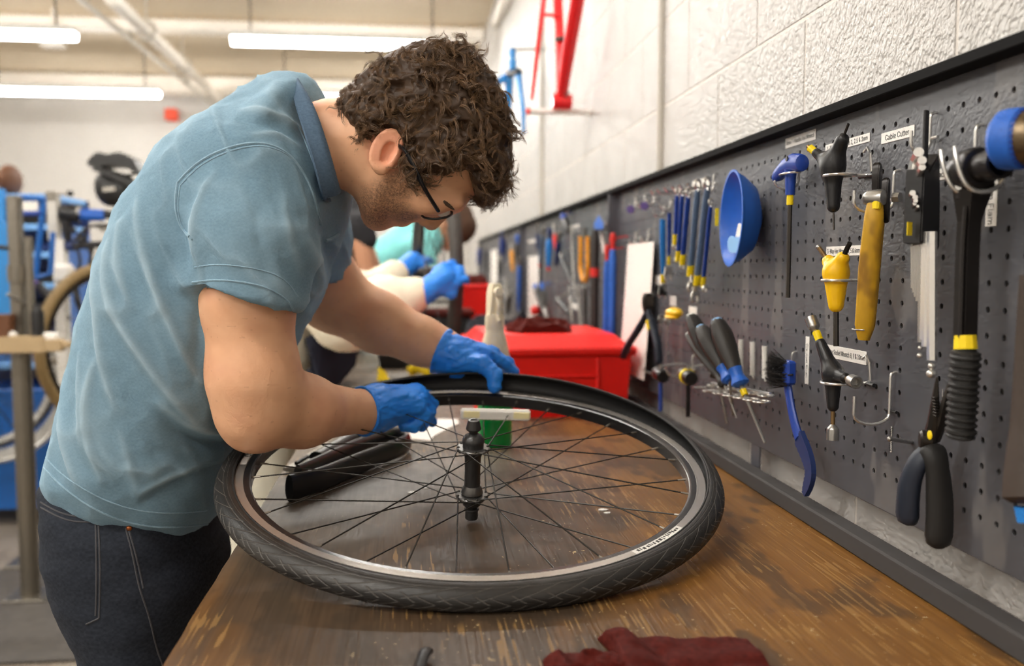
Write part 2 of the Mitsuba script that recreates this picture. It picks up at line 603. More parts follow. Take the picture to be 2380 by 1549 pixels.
pr('panel', proc(f_panel), 0.42, 0.0, spec=0.5, bump=lambda p, n, uv: tf(p.y * 320, p.z * 320, p.x * 320, 2), bump_scale=0.0006, eps=5e-4)
flat_('panel_frame', (84, 84, 90), 0.4)
flat_('panel_lip', (20, 20, 21), 0.85, spec=0.15)  # near-black paints the unlit shade under the lip into its colour
PZ0, PZ1 = 0.958, 1.455        # lower and upper edge of the panels
ROW0, DROW, NROW = 1.0005, 0.02643, 17


def perforated(y0, y1, ys):
    """A sheet with round holes: one square tile with a ring per hole, plain strips around."""
    t = 0.0016
    k = 14
    r = 0.0033
    V, F = [], []

    def add(m):
        V.append(m[0])
        F.append(m[1] + sum(len(v) for v in V[:-1]))

    def quad(a, b, c, d):
        V_ = np.array([[XP, a, c], [XP, b, c], [XP, b, d], [XP, a, d]])
        add((V_, np.array([[0, 2, 1], [0, 3, 2]])))
    d = DROW
    ang = (np.arange(k) + .5) * 2 * np.pi / k
    cs, sn = np.cos(ang), np.sin(ang)
    s = np.maximum(abs(cs), abs(sn))
    for yc in ys:
        for j in range(NROW):
            zc = ROW0 + j * d
            sq = np.stack([np.full(k, XP), yc + d / 2 * cs / s, zc + d / 2 * sn / s], 1)
            ci = np.stack([np.full(k, XP), yc + r * cs, zc + r * sn], 1)
            bk = ci + [t, 0, 0]
            v = np.vstack([sq, ci, bk, [[XP, yc + d / 2 * a, zc + d / 2 * b] for a, b in ((1, 1), (-1, 1), (-1, -1), (1, -1))]])
            i = np.arange(k)
            j2 = (i + 1) % k
            f = np.vstack([np.stack([i, i + k, j2], 1), np.stack([j2, i + k, j2 + k], 1), np.stack([i + k, i + 2 * k, j2 + k], 1), np.stack([j2 + k, i + 2 * k, j2 + 2 * k], 1)])
            extra = []
            for q, (a, b) in enumerate(((1, 1), (-1, 1), (-1, -1), (1, -1))):
                for e in range(k):
                    n_ = (e + 1) % k
                    if abs(cs[e]) > abs(sn[e]) and abs(sn[n_]) > abs(cs[n_]) or abs(sn[e]) > abs(cs[e]) and abs(cs[n_]) > abs(sn[n_]):
                        mid = (ang[e] + np.pi / k)
                        if np.sign(np.cos(mid)) == a and np.sign(np.sin(mid)) == b:
                            extra.append([e, n_, 3 * k + q])
            add((v, np.vstack([f, extra]) if extra else f))
    lo = ROW0 - d / 2
    hi = ROW0 + (NROW - .5) * d
    ed = sorted([y0, y1] + [y + s_ * d / 2 for y in ys for s_ in (-1, 1)])
    pairs = [(ed[i], ed[i + 1]) for i in range(0, len(ed), 2)]
    for a, b in pairs:
        if b - a > 1e-5:
            quad(a, b, lo, hi)
    quad(y0, y1, PZ0, lo)
    quad(y0, y1, hi, PZ1)
    return trimesh.Trimesh(np.vstack(V), np.vstack(F), process=False)


def hole_ys(y0, y1, bend=()):
    n = int((y1 - y0 - 0.05) / DROW)
    off = (y1 - y0 - (n - 1) * DROW) / 2
    ys = [y0 + off + i * DROW for i in range(n)]
    return [y for y in ys if all(abs(y - b) > 0.020 for b in bend)]


YJ = [0.30, 2.47, 4.5, 7.2]
PAN_LABEL = ['grey perforated steel tool panel nearest the camera, hung with labelled tools', 'grey perforated tool panel behind the red tub, hung with blue and orange tools', 'grey perforated tool panel at the far end of the bench']
for i in range(3):
    y0, y1 = YJ[i] + .002, YJ[i + 1] - .002
    k = thing('pegboard', PAN_LABEL[i], 'pegboard')
    bends = (1.315, 1.63, .96) if i == 0 else (y0 + .7, y0 + 1.4)
    part(k, 'sheet', perforated(y0, y1, hole_ys(y0, y1, bends)), 'mat_panel', False)
    lip = 0.026
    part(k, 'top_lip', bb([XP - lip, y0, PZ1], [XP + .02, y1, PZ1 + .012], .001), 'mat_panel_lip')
    part(k, 'end_lip', bb([XP - lip, y1 - .004, PZ0], [XP + .02, y1, PZ1], .001), 'mat_panel_frame')
    part(k, 'end_lip', bb([XP - lip if i else XP, y0, PZ0], [XP + .02, y0 + .004, PZ1], .001), 'mat_panel_frame')
    part(k, 'bottom_lip', bb([XP + .0005, y0, PZ0 - .002], [XP + .022, y1, PZ0 + .003], .001), 'mat_panel_frame')
    for yy in ([1.45, .75] if i == 0 else [y0 + .5, y0 + 1.5]):
        part(k, 'bracket', bb([XP + .003, yy - .018, .905], [XP + .0065, yy + .018, PZ0 + .03], .0008), 'mat_panel_frame')

# ================================================================ workbench
def f_bench(p, n, uv):
    g = tn(p.x * 210, p.y * 7, 0) * 0.45 + tn(p.x * 520, p.y * 14, 5) * 0.55      # grain along the bench
    g2 = tf(p.x * 90, p.y * 5, 3, 3)
    a = tf(p.x * 7 + 3, p.y * 3.2, 1, 4)
    orange = tmix((0.1440, 0.0562, 0.0086), (0.2376, 0.1080, 0.0216), g * .6 + g2 * .4)
    brown = tmix((0.0331, 0.0187, 0.0094), (0.0864, 0.0526, 0.0288), g * .5 + .5 * tf(p.x * 30, p.y * 12, 8, 3))
    grey = tmix((0.0900, 0.0706, 0.0518), (0.1872, 0.1526, 0.1166), tf(p.x * 45, p.y * 45, 3, 3) * .6 + g * .4)
    w = tss(0.20, 0.42, p.x + 0.42 * (a - 0.5) + 0.05 * (g2 - .5))
    w = dr.maximum(w, .55 * tss(-0.185, -0.222, p.x + .03 * (g2 - .5)))
    w = dr.maximum(w, .45 * tss(.52, .70, tf(p.x * 11, p.y * 7, 2, 3)))
    c = tmix(brown, orange, w)
    far = tss(1.10, 1.45, p.y + 0.5 * (a - 0.5) - 1.2 * (p.x - 0.0)) * (1 - 0.85 * tss(0.16, 0.34, p.x))
    c = tmix(c, grey, 0.9 * far)
    st = tf(p.x * 22, p.y * 10, 7, 4)
    c = tmix(c, (0.030, 0.022, 0.015), 0.55 * tss(0.54, 0.70, st) * (1 - 0.6 * far))
    sc = tss(0.72, 0.80, tn(p.x * 420, p.y * 22, 9)) * tss(0.50, 0.62, tf(p.x * 8, p.y * 6, 4, 2))
    c = tmix(c, (0.42, 0.24, 0.075), 0.35 * sc)
    return tmix(c, (0.45, 0.33, 0.17), .8 * tss(0.94, 0.965, tn(p.x * 260, p.y * 200, 4)) * tss(0.56, 0.64, tf(p.x * 5, p.y * 5, 8, 2)))


def b_bench(p, n, uv):
    return tn(p.x * 520, p.y * 14, 5) + 0.6 * tn(p.x * 1100, p.y * 30, 1)


pr('bench_top', proc(f_bench), 0.46, spec=0.45, bump=b_bench, bump_scale=0.00035, eps=4e-4)
flat_('bench_edge', (150, 84, 28), 0.55)
flat_('bench_leg', (86, 62, 40), 0.6)
flat_('grey_trim', (70, 68, 68), 0.7, spec=0.2)
XB0, XB1 = -0.2215, 0.5405
k = thing('workbench', 'long stained plywood workbench along the block wall', 'workbench')
nb = 60
ys_ = np.linspace(0.42, 7.3, nb * 3)
edge = np.stack([XB0 + 0.0022 * (meshkit.noise(np.stack([ys_ * 25, 0 * ys_, 0 * ys_], 1)) - .5) + 0.0015 * (meshkit.noise(np.stack([ys_ * 90, 0 * ys_, 0 * ys_], 1), 3) - .5), ys_], 1)
part(k, 'top', plate(np.vstack([[[XB1 + .06, 7.3], [XB1 + .06, .42]], edge]), 0.018, 0.0012, np.array([[1, 0, 0, 0], [0, 1, 0, 0], [0, 0, 1, .882], [0, 0, 0, 1.]])), 'mat_bench_top', False)
part(k, 'under_top', bb([XB0 + .004, .425, .863], [XB1 + .06, 7.3, .8818], .001), 'mat_bench_edge', False)
part(k, 'rail', bb([XB0 + .06, .5, .77], [XB0 + .1, 7.25, .862], .003), 'mat_bench_leg')
part(k, 'rail', bb([XB1 - .03, .5, .77], [XB1 + .01, 7.25, .862], .003), 'mat_bench_leg')
for yy in (.55, 2.2, 3.9, 5.6, 7.2):
    for xx in (XB0 + .08, XB1 - .01):
        part(k, 'leg', bb([xx - .04, yy - .04, 0], [xx + .04, yy + .04, .77], .004), 'mat_bench_leg')
single('back_strip', bb([XB1, .42, .9003], [XB1 + .028, 7.3, .9255], .0025), 'mat_grey_trim', 'grey metal strip along the back edge of the workbench', 'strip')
# ================================================================ the wheel on the bench
WC = np.array([0.0850, 1.2254, 0.9756])
WN = norm([0.0126, -0.1847, 0.9827])
WU = norm(np.cross([0, 1, 0], WN))
WV = np.cross(WN, WU)


def wl(a, r, c):
    """Point of the wheel at angle a (radians), radius r, height c along the axle."""
    a, r, c = np.broadcast_arrays(np.asarray(a, float), np.asarray(r, float), np.asarray(c, float))
    return WC + (np.cos(a) * r)[..., None] * WU + (np.sin(a) * r)[..., None] * WV + c[..., None] * WN


def ring_profile(prof, n=180, a0=0.0, a1=2 * math.pi, warp=None):
    """Closed profile rows (r, c) swept about the axle."""
    prof = np.asarray(prof, float)
    full = abs(a1 - a0 - 2 * math.pi) < 1e-6
    A = np.linspace(a0, a1, n, endpoint=not full)
    r, c = np.tile(prof[:, 0], (n, 1)), np.tile(prof[:, 1], (n, 1))
    if warp:
        r, c = warp(A[:, None], r, c)
    m = rings(wl(A[:, None], r, c), full)
    if m.volume < 0:
        m.faces = m.faces[:, ::-1]
    return m


pr('rim_black', (0.012, 0.012, 0.013), 0.22, 0.0, spec=0.6)
pr('rim_silver', srgb(196, 190, 184), 0.27, 0.8, bump=lambda p, n, uv: tn(dr.sqrt(dr.square(p.x - WC[0]) + dr.square(p.y - WC[1])) * 900, 0, 0), bump_scale=0.0001, eps=3e-4)
pr('hub_black', (0.032, 0.031, 0.031), 0.3, 0.3, spec=0.6)
flat_('hub_grey', (120, 118, 116), 0.3, 0.85)
flat_('spoke', (46, 44, 40), 0.35, 0.6)
flat_('nipple', (150, 144, 134), 0.35, 0.8)
flat_('decal', (48, 44, 44), 0.5)
flat_('bead_yellow', (214, 178, 20), 0.5)


def f_tyre(p, n, uv):
    s, v = uv.x, uv.y                       # s: metres round the tyre, v: -1 .. 1 from bead to bead over the tread
    d = tf(s * 60, v * 9, 0, 3)
    base = tmix((0.010, 0.0095, 0.009), (0.022, 0.020, 0.0185), d)
    return tmix(base, (0.095, 0.086, 0.076), 0.8 * groove(s, v) + 0.18 * tss(.55, .8, tf(s * 9, v * 3, 4, 3)))


def groove(s, v):
    out = mi.Float(0)
    a = dr.abs(v)
    for lo, hi, k, per, off in ((0.0, 0.30, 0.070, 0.036, 0.0), (0.14, 0.66, -0.105, 0.036, 0.012), (0.04, 0.34, 0.045, 0.036, 0.018)):
        q = (s + k * a + off) / per
        f = dr.abs(q - dr.floor(q) - 0.5)
        out = dr.maximum(out, tss(0.448, 0.485, f) * tss(lo - .01, lo + .01, a) * (1 - tss(hi - .01, hi + .01, a)))
    out = dr.maximum(out, 0.7 * tss(0.988, 0.994, 1 - dr.abs(a - 0.63)))
    out = dr.maximum(out, 0.5 * tss(0.988, 0.994, 1 - dr.abs(a - 0.78)))
    return out


pr('tyre', proc(f_tyre), 0.44, spec=0.5, bump=lambda p, n, uv: -groove(uv.x, uv.y) + .25 * tf(uv.x * 500, uv.y * 40, 1, 2), bump_scale=0.0007, eps=5e-4)
pr('rubber_inside', (0.010, 0.010, 0.010), 0.6)

wheel = thing('bicycle_wheel', 'black spoked bicycle wheel lying on the workbench with its tyre half off the rim', 'bicycle wheel')
RB, RT_ = 0.2930, 0.3150
part(wheel, 'rim', ring_profile([(RB, -.008), (RB, .008), (RB + .0035, .0102), (RT_ - .001, .0106), (RT_, .0098), (RT_ - .002, .0085), (RT_ - .009, .007), (RT_ - .010, .004),
                                 (RT_ - .010, -.004), (RT_ - .009, -.007), (RT_ - .002, -.0085), (RT_, -.0098), (RT_ - .001, -.0106), (RB + .0035, -.0102)], 240), 'mat_rim_black', 35)
for s_ in (1, -1):
    part(wheel, 'brake_track', ring_profile([(RB + .0095, .0101 * s_), (RB + .0100, .0110 * s_), (RT_ - .001, .0113 * s_), (RT_ + .0001, .0104 * s_), (RT_ - .003, .0088 * s_)], 240), 'mat_rim_silver', 35)


def ring_text(s, h, a_mid, r_base, c, mat, tops_out=True):
    m = meshkit.text_mesh(s, h, 0.0003)
    lo, hi = m.bounds
    x = m.vertices[:, 0] - (lo[0] + hi[0]) / 2
    m = m.subdivide().subdivide()
    x = m.vertices[:, 0] - (lo[0] + hi[0]) / 2
    r = r_base + m.vertices[:, 1]
    m.vertices = wl(a_mid - x / (r_base + h / 2), r, c + m.vertices[:, 2])
    if m.volume < 0:
        m.faces = m.faces[:, ::-1]
    return m


part(wheel, 'lettering', ring_text('CORSA', 0.0088, math.radians(171), RB + .0104, .0115, 'mat_decal'), 'mat_decal', False, label='dark CORSA lettering on the rim')
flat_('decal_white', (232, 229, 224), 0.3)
for a0_, a1_ in ((75, 103), (-58, -41), (163.5, 179.5)):  # first band paints the bright reflection on the far brake track in white
    part(wheel, 'decal', ring_profile([(RB + .0105, .0110), (RB + .0108, .0114), (RB + .0192, .0114), (RB + .0195, .0110)], 24, math.radians(a0_), math.radians(a1_)), 'mat_decal_white', False, label='white decal on the rim, the far one painting in a bright reflection')
rg0 = np.random.default_rng(2)
for a0_, a1_ in ((64, 73), (-57, -42)):
    a = a0_
    while a < a1_:
        w_ = rg0.uniform(.25, .8)
        r0_ = RB + .0115 + rg0.uniform(0, .002)
        r1_ = r0_ + rg0.uniform(.003, .0055)
        part(wheel, 'lettering', ring_profile([(r0_, .0111), (r0_, .0116), (r1_, .0116), (r1_, .0111)], 6, math.radians(a), math.radians(a + w_)), 'mat_decal', False)
        a += w_ + rg0.uniform(.25, .6)


def bump_(a, c, w):
    d = np.abs((a - c + math.pi) % (2 * math.pi) - math.pi)
    return np.cos(np.clip(d / w, 0, 1) * math.pi / 2) ** 2


def tyre_warp(a, r, c):
    far = bump_(a, math.radians(80), math.radians(100))
    gap = bump_(a, math.radians(42), math.radians(85))
    near = bump_(a, math.radians(-95), math.radians(135))
    c2 = c * (1 - .21 * near) + 0.021 * far - .0030 * near
    up = np.clip((c + .002) / .012, 0, 1) * np.clip((0.3233 - r) / .009, 0, 1)
    return r + 0.0022 + 0.002 * gap + 0.0085 * gap * up + .0016 * np.clip((0.3213 - r) / .008, 0, 1), c2 + 0.003 * gap * up


rc, rs, th_ = 0.3178, 0.0186, 0.0021
t0 = math.radians(108)
tt = np.linspace(t0, -t0, 41)
outer = [(rc + rs * 1.03 * math.cos(t), rs * math.sin(t)) for t in tt]
inner = [(rc + (rs - th_) * 1.03 * math.cos(t), (rs - th_) * math.sin(t)) for t in tt[::-1]]
n_ = 300
A = np.linspace(0, 2 * math.pi, n_ + 1)
prof = np.array(outer)
r_, c_ = tyre_warp(A[:, None], np.tile(prof[:, 0], (n_ + 1, 1)), np.tile(prof[:, 1], (n_ + 1, 1)))
V_ = wl(A[:, None], r_, c_)
k_ = len(prof)
i_, j_ = np.arange(n_)[:, None], np.arange(k_ - 1)[None]
a_ = i_ * k_ + j_
F_ = np.concatenate([np.stack([a_, a_ + 1, a_ + k_ + 1], -1).reshape(-1, 3), np.stack([a_, a_ + k_ + 1, a_ + k_], -1).reshape(-1, 3)])
UV = np.stack([np.tile((A * rc)[:, None], (1, k_)), np.tile((tt / t0)[None], (n_ + 1, 1))], -1).reshape(-1, 2)
tm = trimesh.Trimesh(V_.reshape(-1, 3), F_, process=False)
if (tm.face_normals[k_ * 3] @ (tm.triangles_center[k_ * 3] - WC)) < 0 and False:
    tm.faces = tm.faces[:, ::-1]
part(wheel, 'tyre', tm, 'mat_tyre', True, uv=UV, label='black slick tyre with a chevron tread, lifted off the far side of the rim')
prof_in = inner + [outer[0]] if False else None
lin = [(rc + (rs - .0003) * 1.03 * math.cos(tt[-1]), (rs - .0003) * math.sin(tt[-1]))] + inner + [(rc + (rs - .0003) * 1.03 * math.cos(tt[0]), (rs - .0003) * math.sin(tt[0]))]
mid = [(rc + (rs - .0006) * 1.03 * math.cos(t), (rs - .0006) * math.sin(t)) for t in tt]
part(wheel, 'tyre_lining', ring_profile(inner + mid, 240, warp=tyre_warp), 'mat_rubber_inside', 35)
for s_ in (1, -1):
    part(wheel, 'bead', ring_profile([(outer[0][0] - .0005 + .0016 * math.cos(q), s_ * (outer[0][1] - .0006) + .0016 * math.sin(q)) for q in np.arange(8) * math.pi / 4], 240, warp=tyre_warp), 'mat_rubber_inside', 35)
part(wheel, 'bead_tape', ring_profile([(RT_ + .0002, .0112), (RT_ + .0002, .0124), (RT_ + .0022, .0124), (RT_ + .0022, .0112)], 30, math.radians(203), math.radians(226)), 'mat_bead_yellow', 30)

# hub
HS = 1.045


def hlathe(prof, o, d, k):
    return lathe([(r, c * HS) for r, c in prof], o, d, k)


hub = part(wheel, 'hub', hlathe([(0, -.052), (.009, -.052), (.0125, -.049), (.0135, -.0405), (.0135, -.038), (.0115, -.030), (.0110, -.015), (.0108, 0), (.0112, .015), (.0120, .025), (.0145, .0275),
                                (.0145, .037), (.0150, .039), (.0150, .043), (.012, .048), (.0085, .050), (.006, .052), (0, .052)], WC, WN, 40), 'mat_hub_black', 30)
for c0 in (.0305, -.0365):
    part(wheel, 'hub_flange', hlathe([(.010, c0 - .0022), (.0215, c0 - .0019), (.0228, c0 - .0008), (.0228, c0 + .0008), (.0215, c0 + .0019), (.010, c0 + .0022)], WC, WN, 40), 'mat_hub_grey', 30)
part(wheel, 'hub_band', hlathe([(.0112, -.0345), (.0150, -.0325), (.0146, -.0285), (.0118, -.0215), (.0112, -.0215)], WC, WN, 40), 'mat_hub_grey', 30)
part(wheel, 'axle', hlathe([(0, -.0675), (.0045, -.0675), (.0045, .0665), (0, .0665)], WC, WN, 16), 'mat_hub_black', 30)
for s_, k_n in ((1, 'axle_nut'), (-1, 'axle_nut')):
    pr_n = [(0, .0525), (.0060, .0525), (.0062, .0545), (.0095, .0560), (.0105, .0580), (.0085, .0665), (.0078, .0696), (.0045, .0698), (.0042, .0688), (0, .0688)] if s_ > 0 else \
           [(0, .0515), (.0068, .0515), (.0070, .0535), (.0098, .0545), (.0105, .0565), (.0088, .0580), (.0092, .0650), (.0088, .0694), (0, .0696)]
    part(wheel, k_n, hlathe(pr_n, WC, WN * s_, 24), 'mat_hub_black', 20)
# spokes, three-cross, sixteen to a flange
for fl, c0 in ((0, .0305 * HS), (1, -.0365 * HS)):
    for k in range(16):
        ph = math.radians(22.5 * k + 11.25 * fl + 4.0)
        q = ph + math.radians(67.5 if k % 2 == 0 else -67.5)
        side = .0016 if k % 2 == 0 else -.0016
        a = wl(ph, .0203, c0 + side)
        b = wl(q, RB + .002, .002 if fl == 0 else -.002)
        d = norm(b - a)
        sp = part(wheel, 'spoke', cat(rod(a, b, .00095, k=8), ell(a, (.0022, .0022, .0022), sub=1)), 'mat_spoke', 40)
        part(sp, 'nipple', rod(b - d * .0125, b, .0013, .0017, 8), 'mat_nipple', 40)


def wheel_pt(px, py, c=0.0):
    r = ray(px, py)
    t = ((WC + WN * c - EYE) @ WN) / (r @ WN)
    return EYE + r * t


# clear plastic reflector clipped between two spokes
pr('clear_plastic', srgb(244, 242, 234), 0.18, spec=0.6)
flat_('reflector_end', (255, 244, 190), 0.15)
ra, rb_ = wheel_pt(1070, 962, .012), wheel_pt(1233, 966, .012)
ax_ = norm(rb_ - ra)
nv = norm(np.cross(ax_, [0, -0.35, 1]))
k = part(wheel, 'reflector', obox((ra + rb_) / 2, [ax_, np.cross(nv, ax_), nv], [np.linalg.norm(rb_ - ra), .019, .009], .003), 'mat_clear_plastic', 30, label='whitish spoke reflector')
for t in (.16, .87):
    part(k, 'prism', obox(ra + (rb_ - ra) * t + nv * -.0 + np.cross(nv, ax_) * .001, [ax_, np.cross(nv, ax_), nv], [.026, .012, .0102], .001), 'mat_reflector_end', 30)
# ================================================================ the man at the wheel
def cloth_col(lo, hi, sc=420):
    return proc(lambda p, n, uv: tmix(lo, hi, tf(p.x * sc, p.y * sc, p.z * sc, 2) * .7 + .3 * tf(p.x * 18, p.y * 18, p.z * 18, 3)))


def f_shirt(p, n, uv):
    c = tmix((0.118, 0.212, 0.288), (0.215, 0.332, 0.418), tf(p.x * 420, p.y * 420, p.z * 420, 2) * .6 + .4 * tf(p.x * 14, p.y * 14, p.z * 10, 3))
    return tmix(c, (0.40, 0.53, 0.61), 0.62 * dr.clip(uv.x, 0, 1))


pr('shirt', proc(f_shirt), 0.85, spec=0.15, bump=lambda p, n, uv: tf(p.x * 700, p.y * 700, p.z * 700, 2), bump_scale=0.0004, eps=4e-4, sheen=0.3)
pr('shirt_seam', cloth_col((0.17, 0.285, 0.37), (0.29, 0.415, 0.50)), 0.85, spec=0.15)
pr('collar', cloth_col((0.055, 0.095, 0.15), (0.11, 0.165, 0.235)), 0.85, spec=0.15, bump=lambda p, n, uv: tf(p.x * 700, p.y * 700, p.z * 700, 2), bump_scale=0.0004, eps=4e-4)
pr('jeans', cloth_col((0.008, 0.011, 0.017), (0.032, 0.038, 0.052), 300), 0.8, spec=0.2, bump=lambda p, n, uv: tn((p.x + p.z * .3) * 900, p.y * 900, p.z * 240), bump_scale=0.0003, eps=3e-4)
flat_('jeans_seam', (66, 66, 70), 0.8)
flat_('copper', (150, 86, 48), 0.35, 0.8)
pr('glove', proc(lambda p, n, uv: tmix((0.008, 0.185, 0.80), (0.03, 0.29, 0.93), tf(p.x * 30, p.y * 30, p.z * 30, 3))), 0.42, spec=0.5,
   bump=lambda p, n, uv: tf(p.x * 60 + 30 * p.z, p.y * 60, p.z * 130, 3), bump_scale=0.004, eps=8e-4)
flat_('black_gloss', (16, 16, 18), 0.2)
scene['mat_lens'] = {'type': 'thindielectric', 'int_ior': 1.45}
YT, YH = 1.38, 1.31


def q(px, py, Y=YT):
    return on_y(px, py, Y)


def outline(pts, Y):
    P = np.array([on_y(a, b, Y) for a, b in pts])
    return P[:, [0, 2]]


def smooth_outline(pts, Y, n=160):
    return spline(outline(pts, Y), n, True)


def inflate(p, poly, yc, W, D, pw=2.0, h=0.003):
    d = sd_poly(p[:, 0, :, 0], p[:, 0, :, 2], poly, h)[:, None, :]
    e = np.maximum(1 + d / D, 0)
    w = W(p) if callable(W) else W
    t = np.abs(p[..., 1] - yc) / w
    return ((t ** pw + e ** pw) ** (1 / pw) - 1) * min(D, 0.15)


HEADP = [(690, 262), (725, 240), (760, 230), (800, 226), (835, 208), (865, 180), (905, 152), (960, 132), (1030, 124), (1085, 142), (1120, 190), (1145, 255), (1152, 330), (1140, 400), (1114, 442),
         (1096, 459), (1061, 481), (1046, 491), (1022, 503), (990, 510), (964, 514), (946, 517), (923, 514), (898, 512), (873, 518), (858, 512), (843, 496), (831, 470), (818, 450), (797, 439), (770, 432), (720, 420), (675, 340)]
headpoly = smooth_outline(HEADP, YH, 300)
xn0, xn1 = q(765, 300, YH)[0], q(870, 300, YH)[0]


def head_w(p):
    t = np.clip((p[..., 0] - xn0) / (xn1 - xn0), 0, 1)
    t = t * t * (3 - 2 * t)
    zz = np.clip((q(900, 430, YH)[2] - p[..., 2]) / 0.06, 0, 1)
    return (0.062 + 0.016 * t) * (1 - 0.16 * zz)


def near_only(p, f, c, r, fn):
    """Applies fn to the part of the grid within r of c only."""
    ax = (p[:, 0, 0, 0], p[0, :, 0, 1], p[0, 0, :, 2])
    sl = tuple(slice(*np.searchsorted(x, (c[i] - r, c[i] + r))) for i, x in enumerate(ax))
    if f[sl].size:
        f[sl] = fn(p[sl], f[sl])
    return f


def ear_field(p, s_):
    ye = YH + s_ * .079
    c = q(899, 354, YH - .079)
    c[1] = ye
    ax_l = norm(q(912, 312, YH) - q(872, 396, YH))
    ax_w = norm(np.cross([0, 1.0, 0], ax_l))
    Mx = np.stack([ax_l, ax_w, np.array([0, 1.0, 0])], 1)
    tilt = np.array([0, s_ * .010, 0])
    body = sd_ell(p, c + tilt, (.031, .0195, .0085), Mx)
    bowl = sd_ell(p, c + tilt + np.array([0, s_ * .0075, 0]) + ax_w * .002 - ax_l * .003, (.0185, .0105, .0105), Mx)
    body = smax(body, -bowl, .003)
    ring_ = [c + tilt + ax_l * (.0275 * math.cos(a)) + ax_w * (-.0175 * math.sin(a)) + np.array([0, s_ * .004, 0]) for a in np.linspace(-.9, 3.0, 14)]
    for a, b in zip(ring_[:-1], ring_[1:]):
        body = smin(body, sd_cone(p, a, b, .0036, .0036), .002)
    body = smin(body, sd_ell(p, c + tilt - ax_l * .0235 + ax_w * .003, (.0095, .0095, .006), Mx), .004)   # lobe
    body = smin(body, sd_ell(p, c + tilt + ax_w * .0125 - ax_l * .006 - np.array([0, s_ * .002, 0]), (.008, .005, .006), Mx), .004)  # tragus
    ante = [c + tilt + ax_l * (.016 * math.cos(a)) + ax_w * (-.008 * math.sin(a)) + np.array([0, s_ * .0035, 0]) for a in np.linspace(-.3, 2.6, 9)]
    for a, b in zip(ante[:-1], ante[1:]):
        body = smin(body, sd_cone(p, a, b, .0026, .0026), .002)
    return body


def head_field(p):
    yc = YH
    f = inflate(p, headpoly, yc, head_w, 0.085, 2.3)
    # nose, lips and chin lie on the face's midline, turned a little to the far side
    f = smin(f, sd_cone(p, q(1046, 480, YH + .006), q(1003, 516, YH + .018), .008, .0125), .012)
    f = smin(f, sd_ell(p, q(990, 513, YH + .004), (.011, .009, .009)), .006)
    f = smin(f, sd_ell(p, q(935, 512, YH + .010), (.012, .020, .010)), .010)
    f = smin(f, sd_ell(p, q(880, 505, YH + .006), (.022, .026, .020)), .015)
    f = smin(f, sd_cone(p, q(1060, 470, YH - .045), q(1064, 472, YH + .04), .012, .012), .015)
    f = smax(f, -sd_ell(p, q(1030, 500, YH - .036), (.016, .016, .013)), .012)
    f = smin(f, sd_ell(p, q(1000, 470, YH - .052), (.026, .016, .018)), .02)       # cheekbone
    for s_ in (-1, 1):
        f = near_only(p, f, q(899, 354, YH - .079) * [1, 0, 1] + [0, YH + s_ * .079, 0], .052, lambda pp, ff: smin(ff, ear_field(pp, s_), .004))
    return f


lo, hi = q(668, 540, YH), q(1172, 105, YH)
head_mesh = sdf_mesh(head_field, [lo[0], YH - .11, lo[2] - .02], [hi[0], YH + .11, hi[2] + .02], .0026, 3)

# joints of the arms
SH_N, EL_N, WR_N = q(590, 480, 1.255), q(592, 955, 1.215), q(850, 957, 1.40)
SH_F, EL_F, WR_F = q(680, 480, 1.525), q(772, 692, 1.63), q(1037, 817, 1.578)


def arms_field(p):
    f = sd_cone(p, SH_N, q(575, 700, 1.21), .062, .058)
    f = smin(f, sd_cone(p, q(575, 700, 1.21), q(590, 880, 1.21), .058, .056), .02)
    f = smin(f, sd_cone(p, q(590, 880, 1.21), EL_N, .054, .047), .03)
    f = smin(f, sd_cone(p, q(578, 975, 1.205), q(582, 990, 1.21), .030, .028), .03)          # point of the elbow
    f = smin(f, sd_cone(p, q(620, 945, 1.225), q(700, 955, 1.27), .050, .047), .03)
    f = smin(f, sd_cone(p, q(700, 955, 1.27), WR_N, .046, .031), .03)
    f = smin(f, sd_cone(p, WR_N, q(885, 950, 1.43), .030, .028), .02)
    g = sd_cone(p, SH_F, q(745, 630, 1.60), .050, .052)
    g = smin(g, sd_cone(p, q(745, 630, 1.60), EL_F, .052, .052), .03)
    g = smin(g, sd_cone(p, EL_F, q(880, 750, 1.615), .054, .050), .04)
    g = smin(g, sd_cone(p, q(880, 750, 1.615), q(980, 794, 1.592), .049, .038), .03)
    g = smin(g, sd_cone(p, q(980, 794, 1.592), WR_F, .038, .033), .03)
    g = smin(g, sd_cone(p, WR_F, q(1065, 838, 1.57), .031, .028), .02)
    f = np.minimum(f, g)
    # shoulders and trunk under the clothes
    f = smin(f, sd_cone(p, SH_N, SH_F, .062, .062), .03)
    f = smin(f, sd_cone(p, q(610, 400), q(430, 760), .085, .10), .04)
    f = smin(f, sd_cone(p, q(430, 760), q(310, 1120), .10, .10), .04)
    f = smin(f, sd_cone(p, q(700, 330, 1.36), q(640, 400), .052, .08), .03)
    return f


body = sdf_mesh(arms_field, [-.66, 1.08, .80], [.10, 1.76, 1.50], .0062, 3)
try:
    man_body = from_man(to_man(body) + to_man(head_mesh))
    if man_body.volume < 0.01:
        raise ValueError
except Exception:
    man_body = cat(body, head_mesh)


BEARD = [(q(868, 500, YH - .04), .040), (q(905, 500, YH - .05), .034), (q(850, 475, YH - .06), .028), (q(940, 505, YH - .03), .026), (q(925, 435, YH - .07), .026), (q(890, 465, YH - .07), .030), (q(935, 415, YH - .075), .018)]


EARC = q(902, 348, YH - .085)


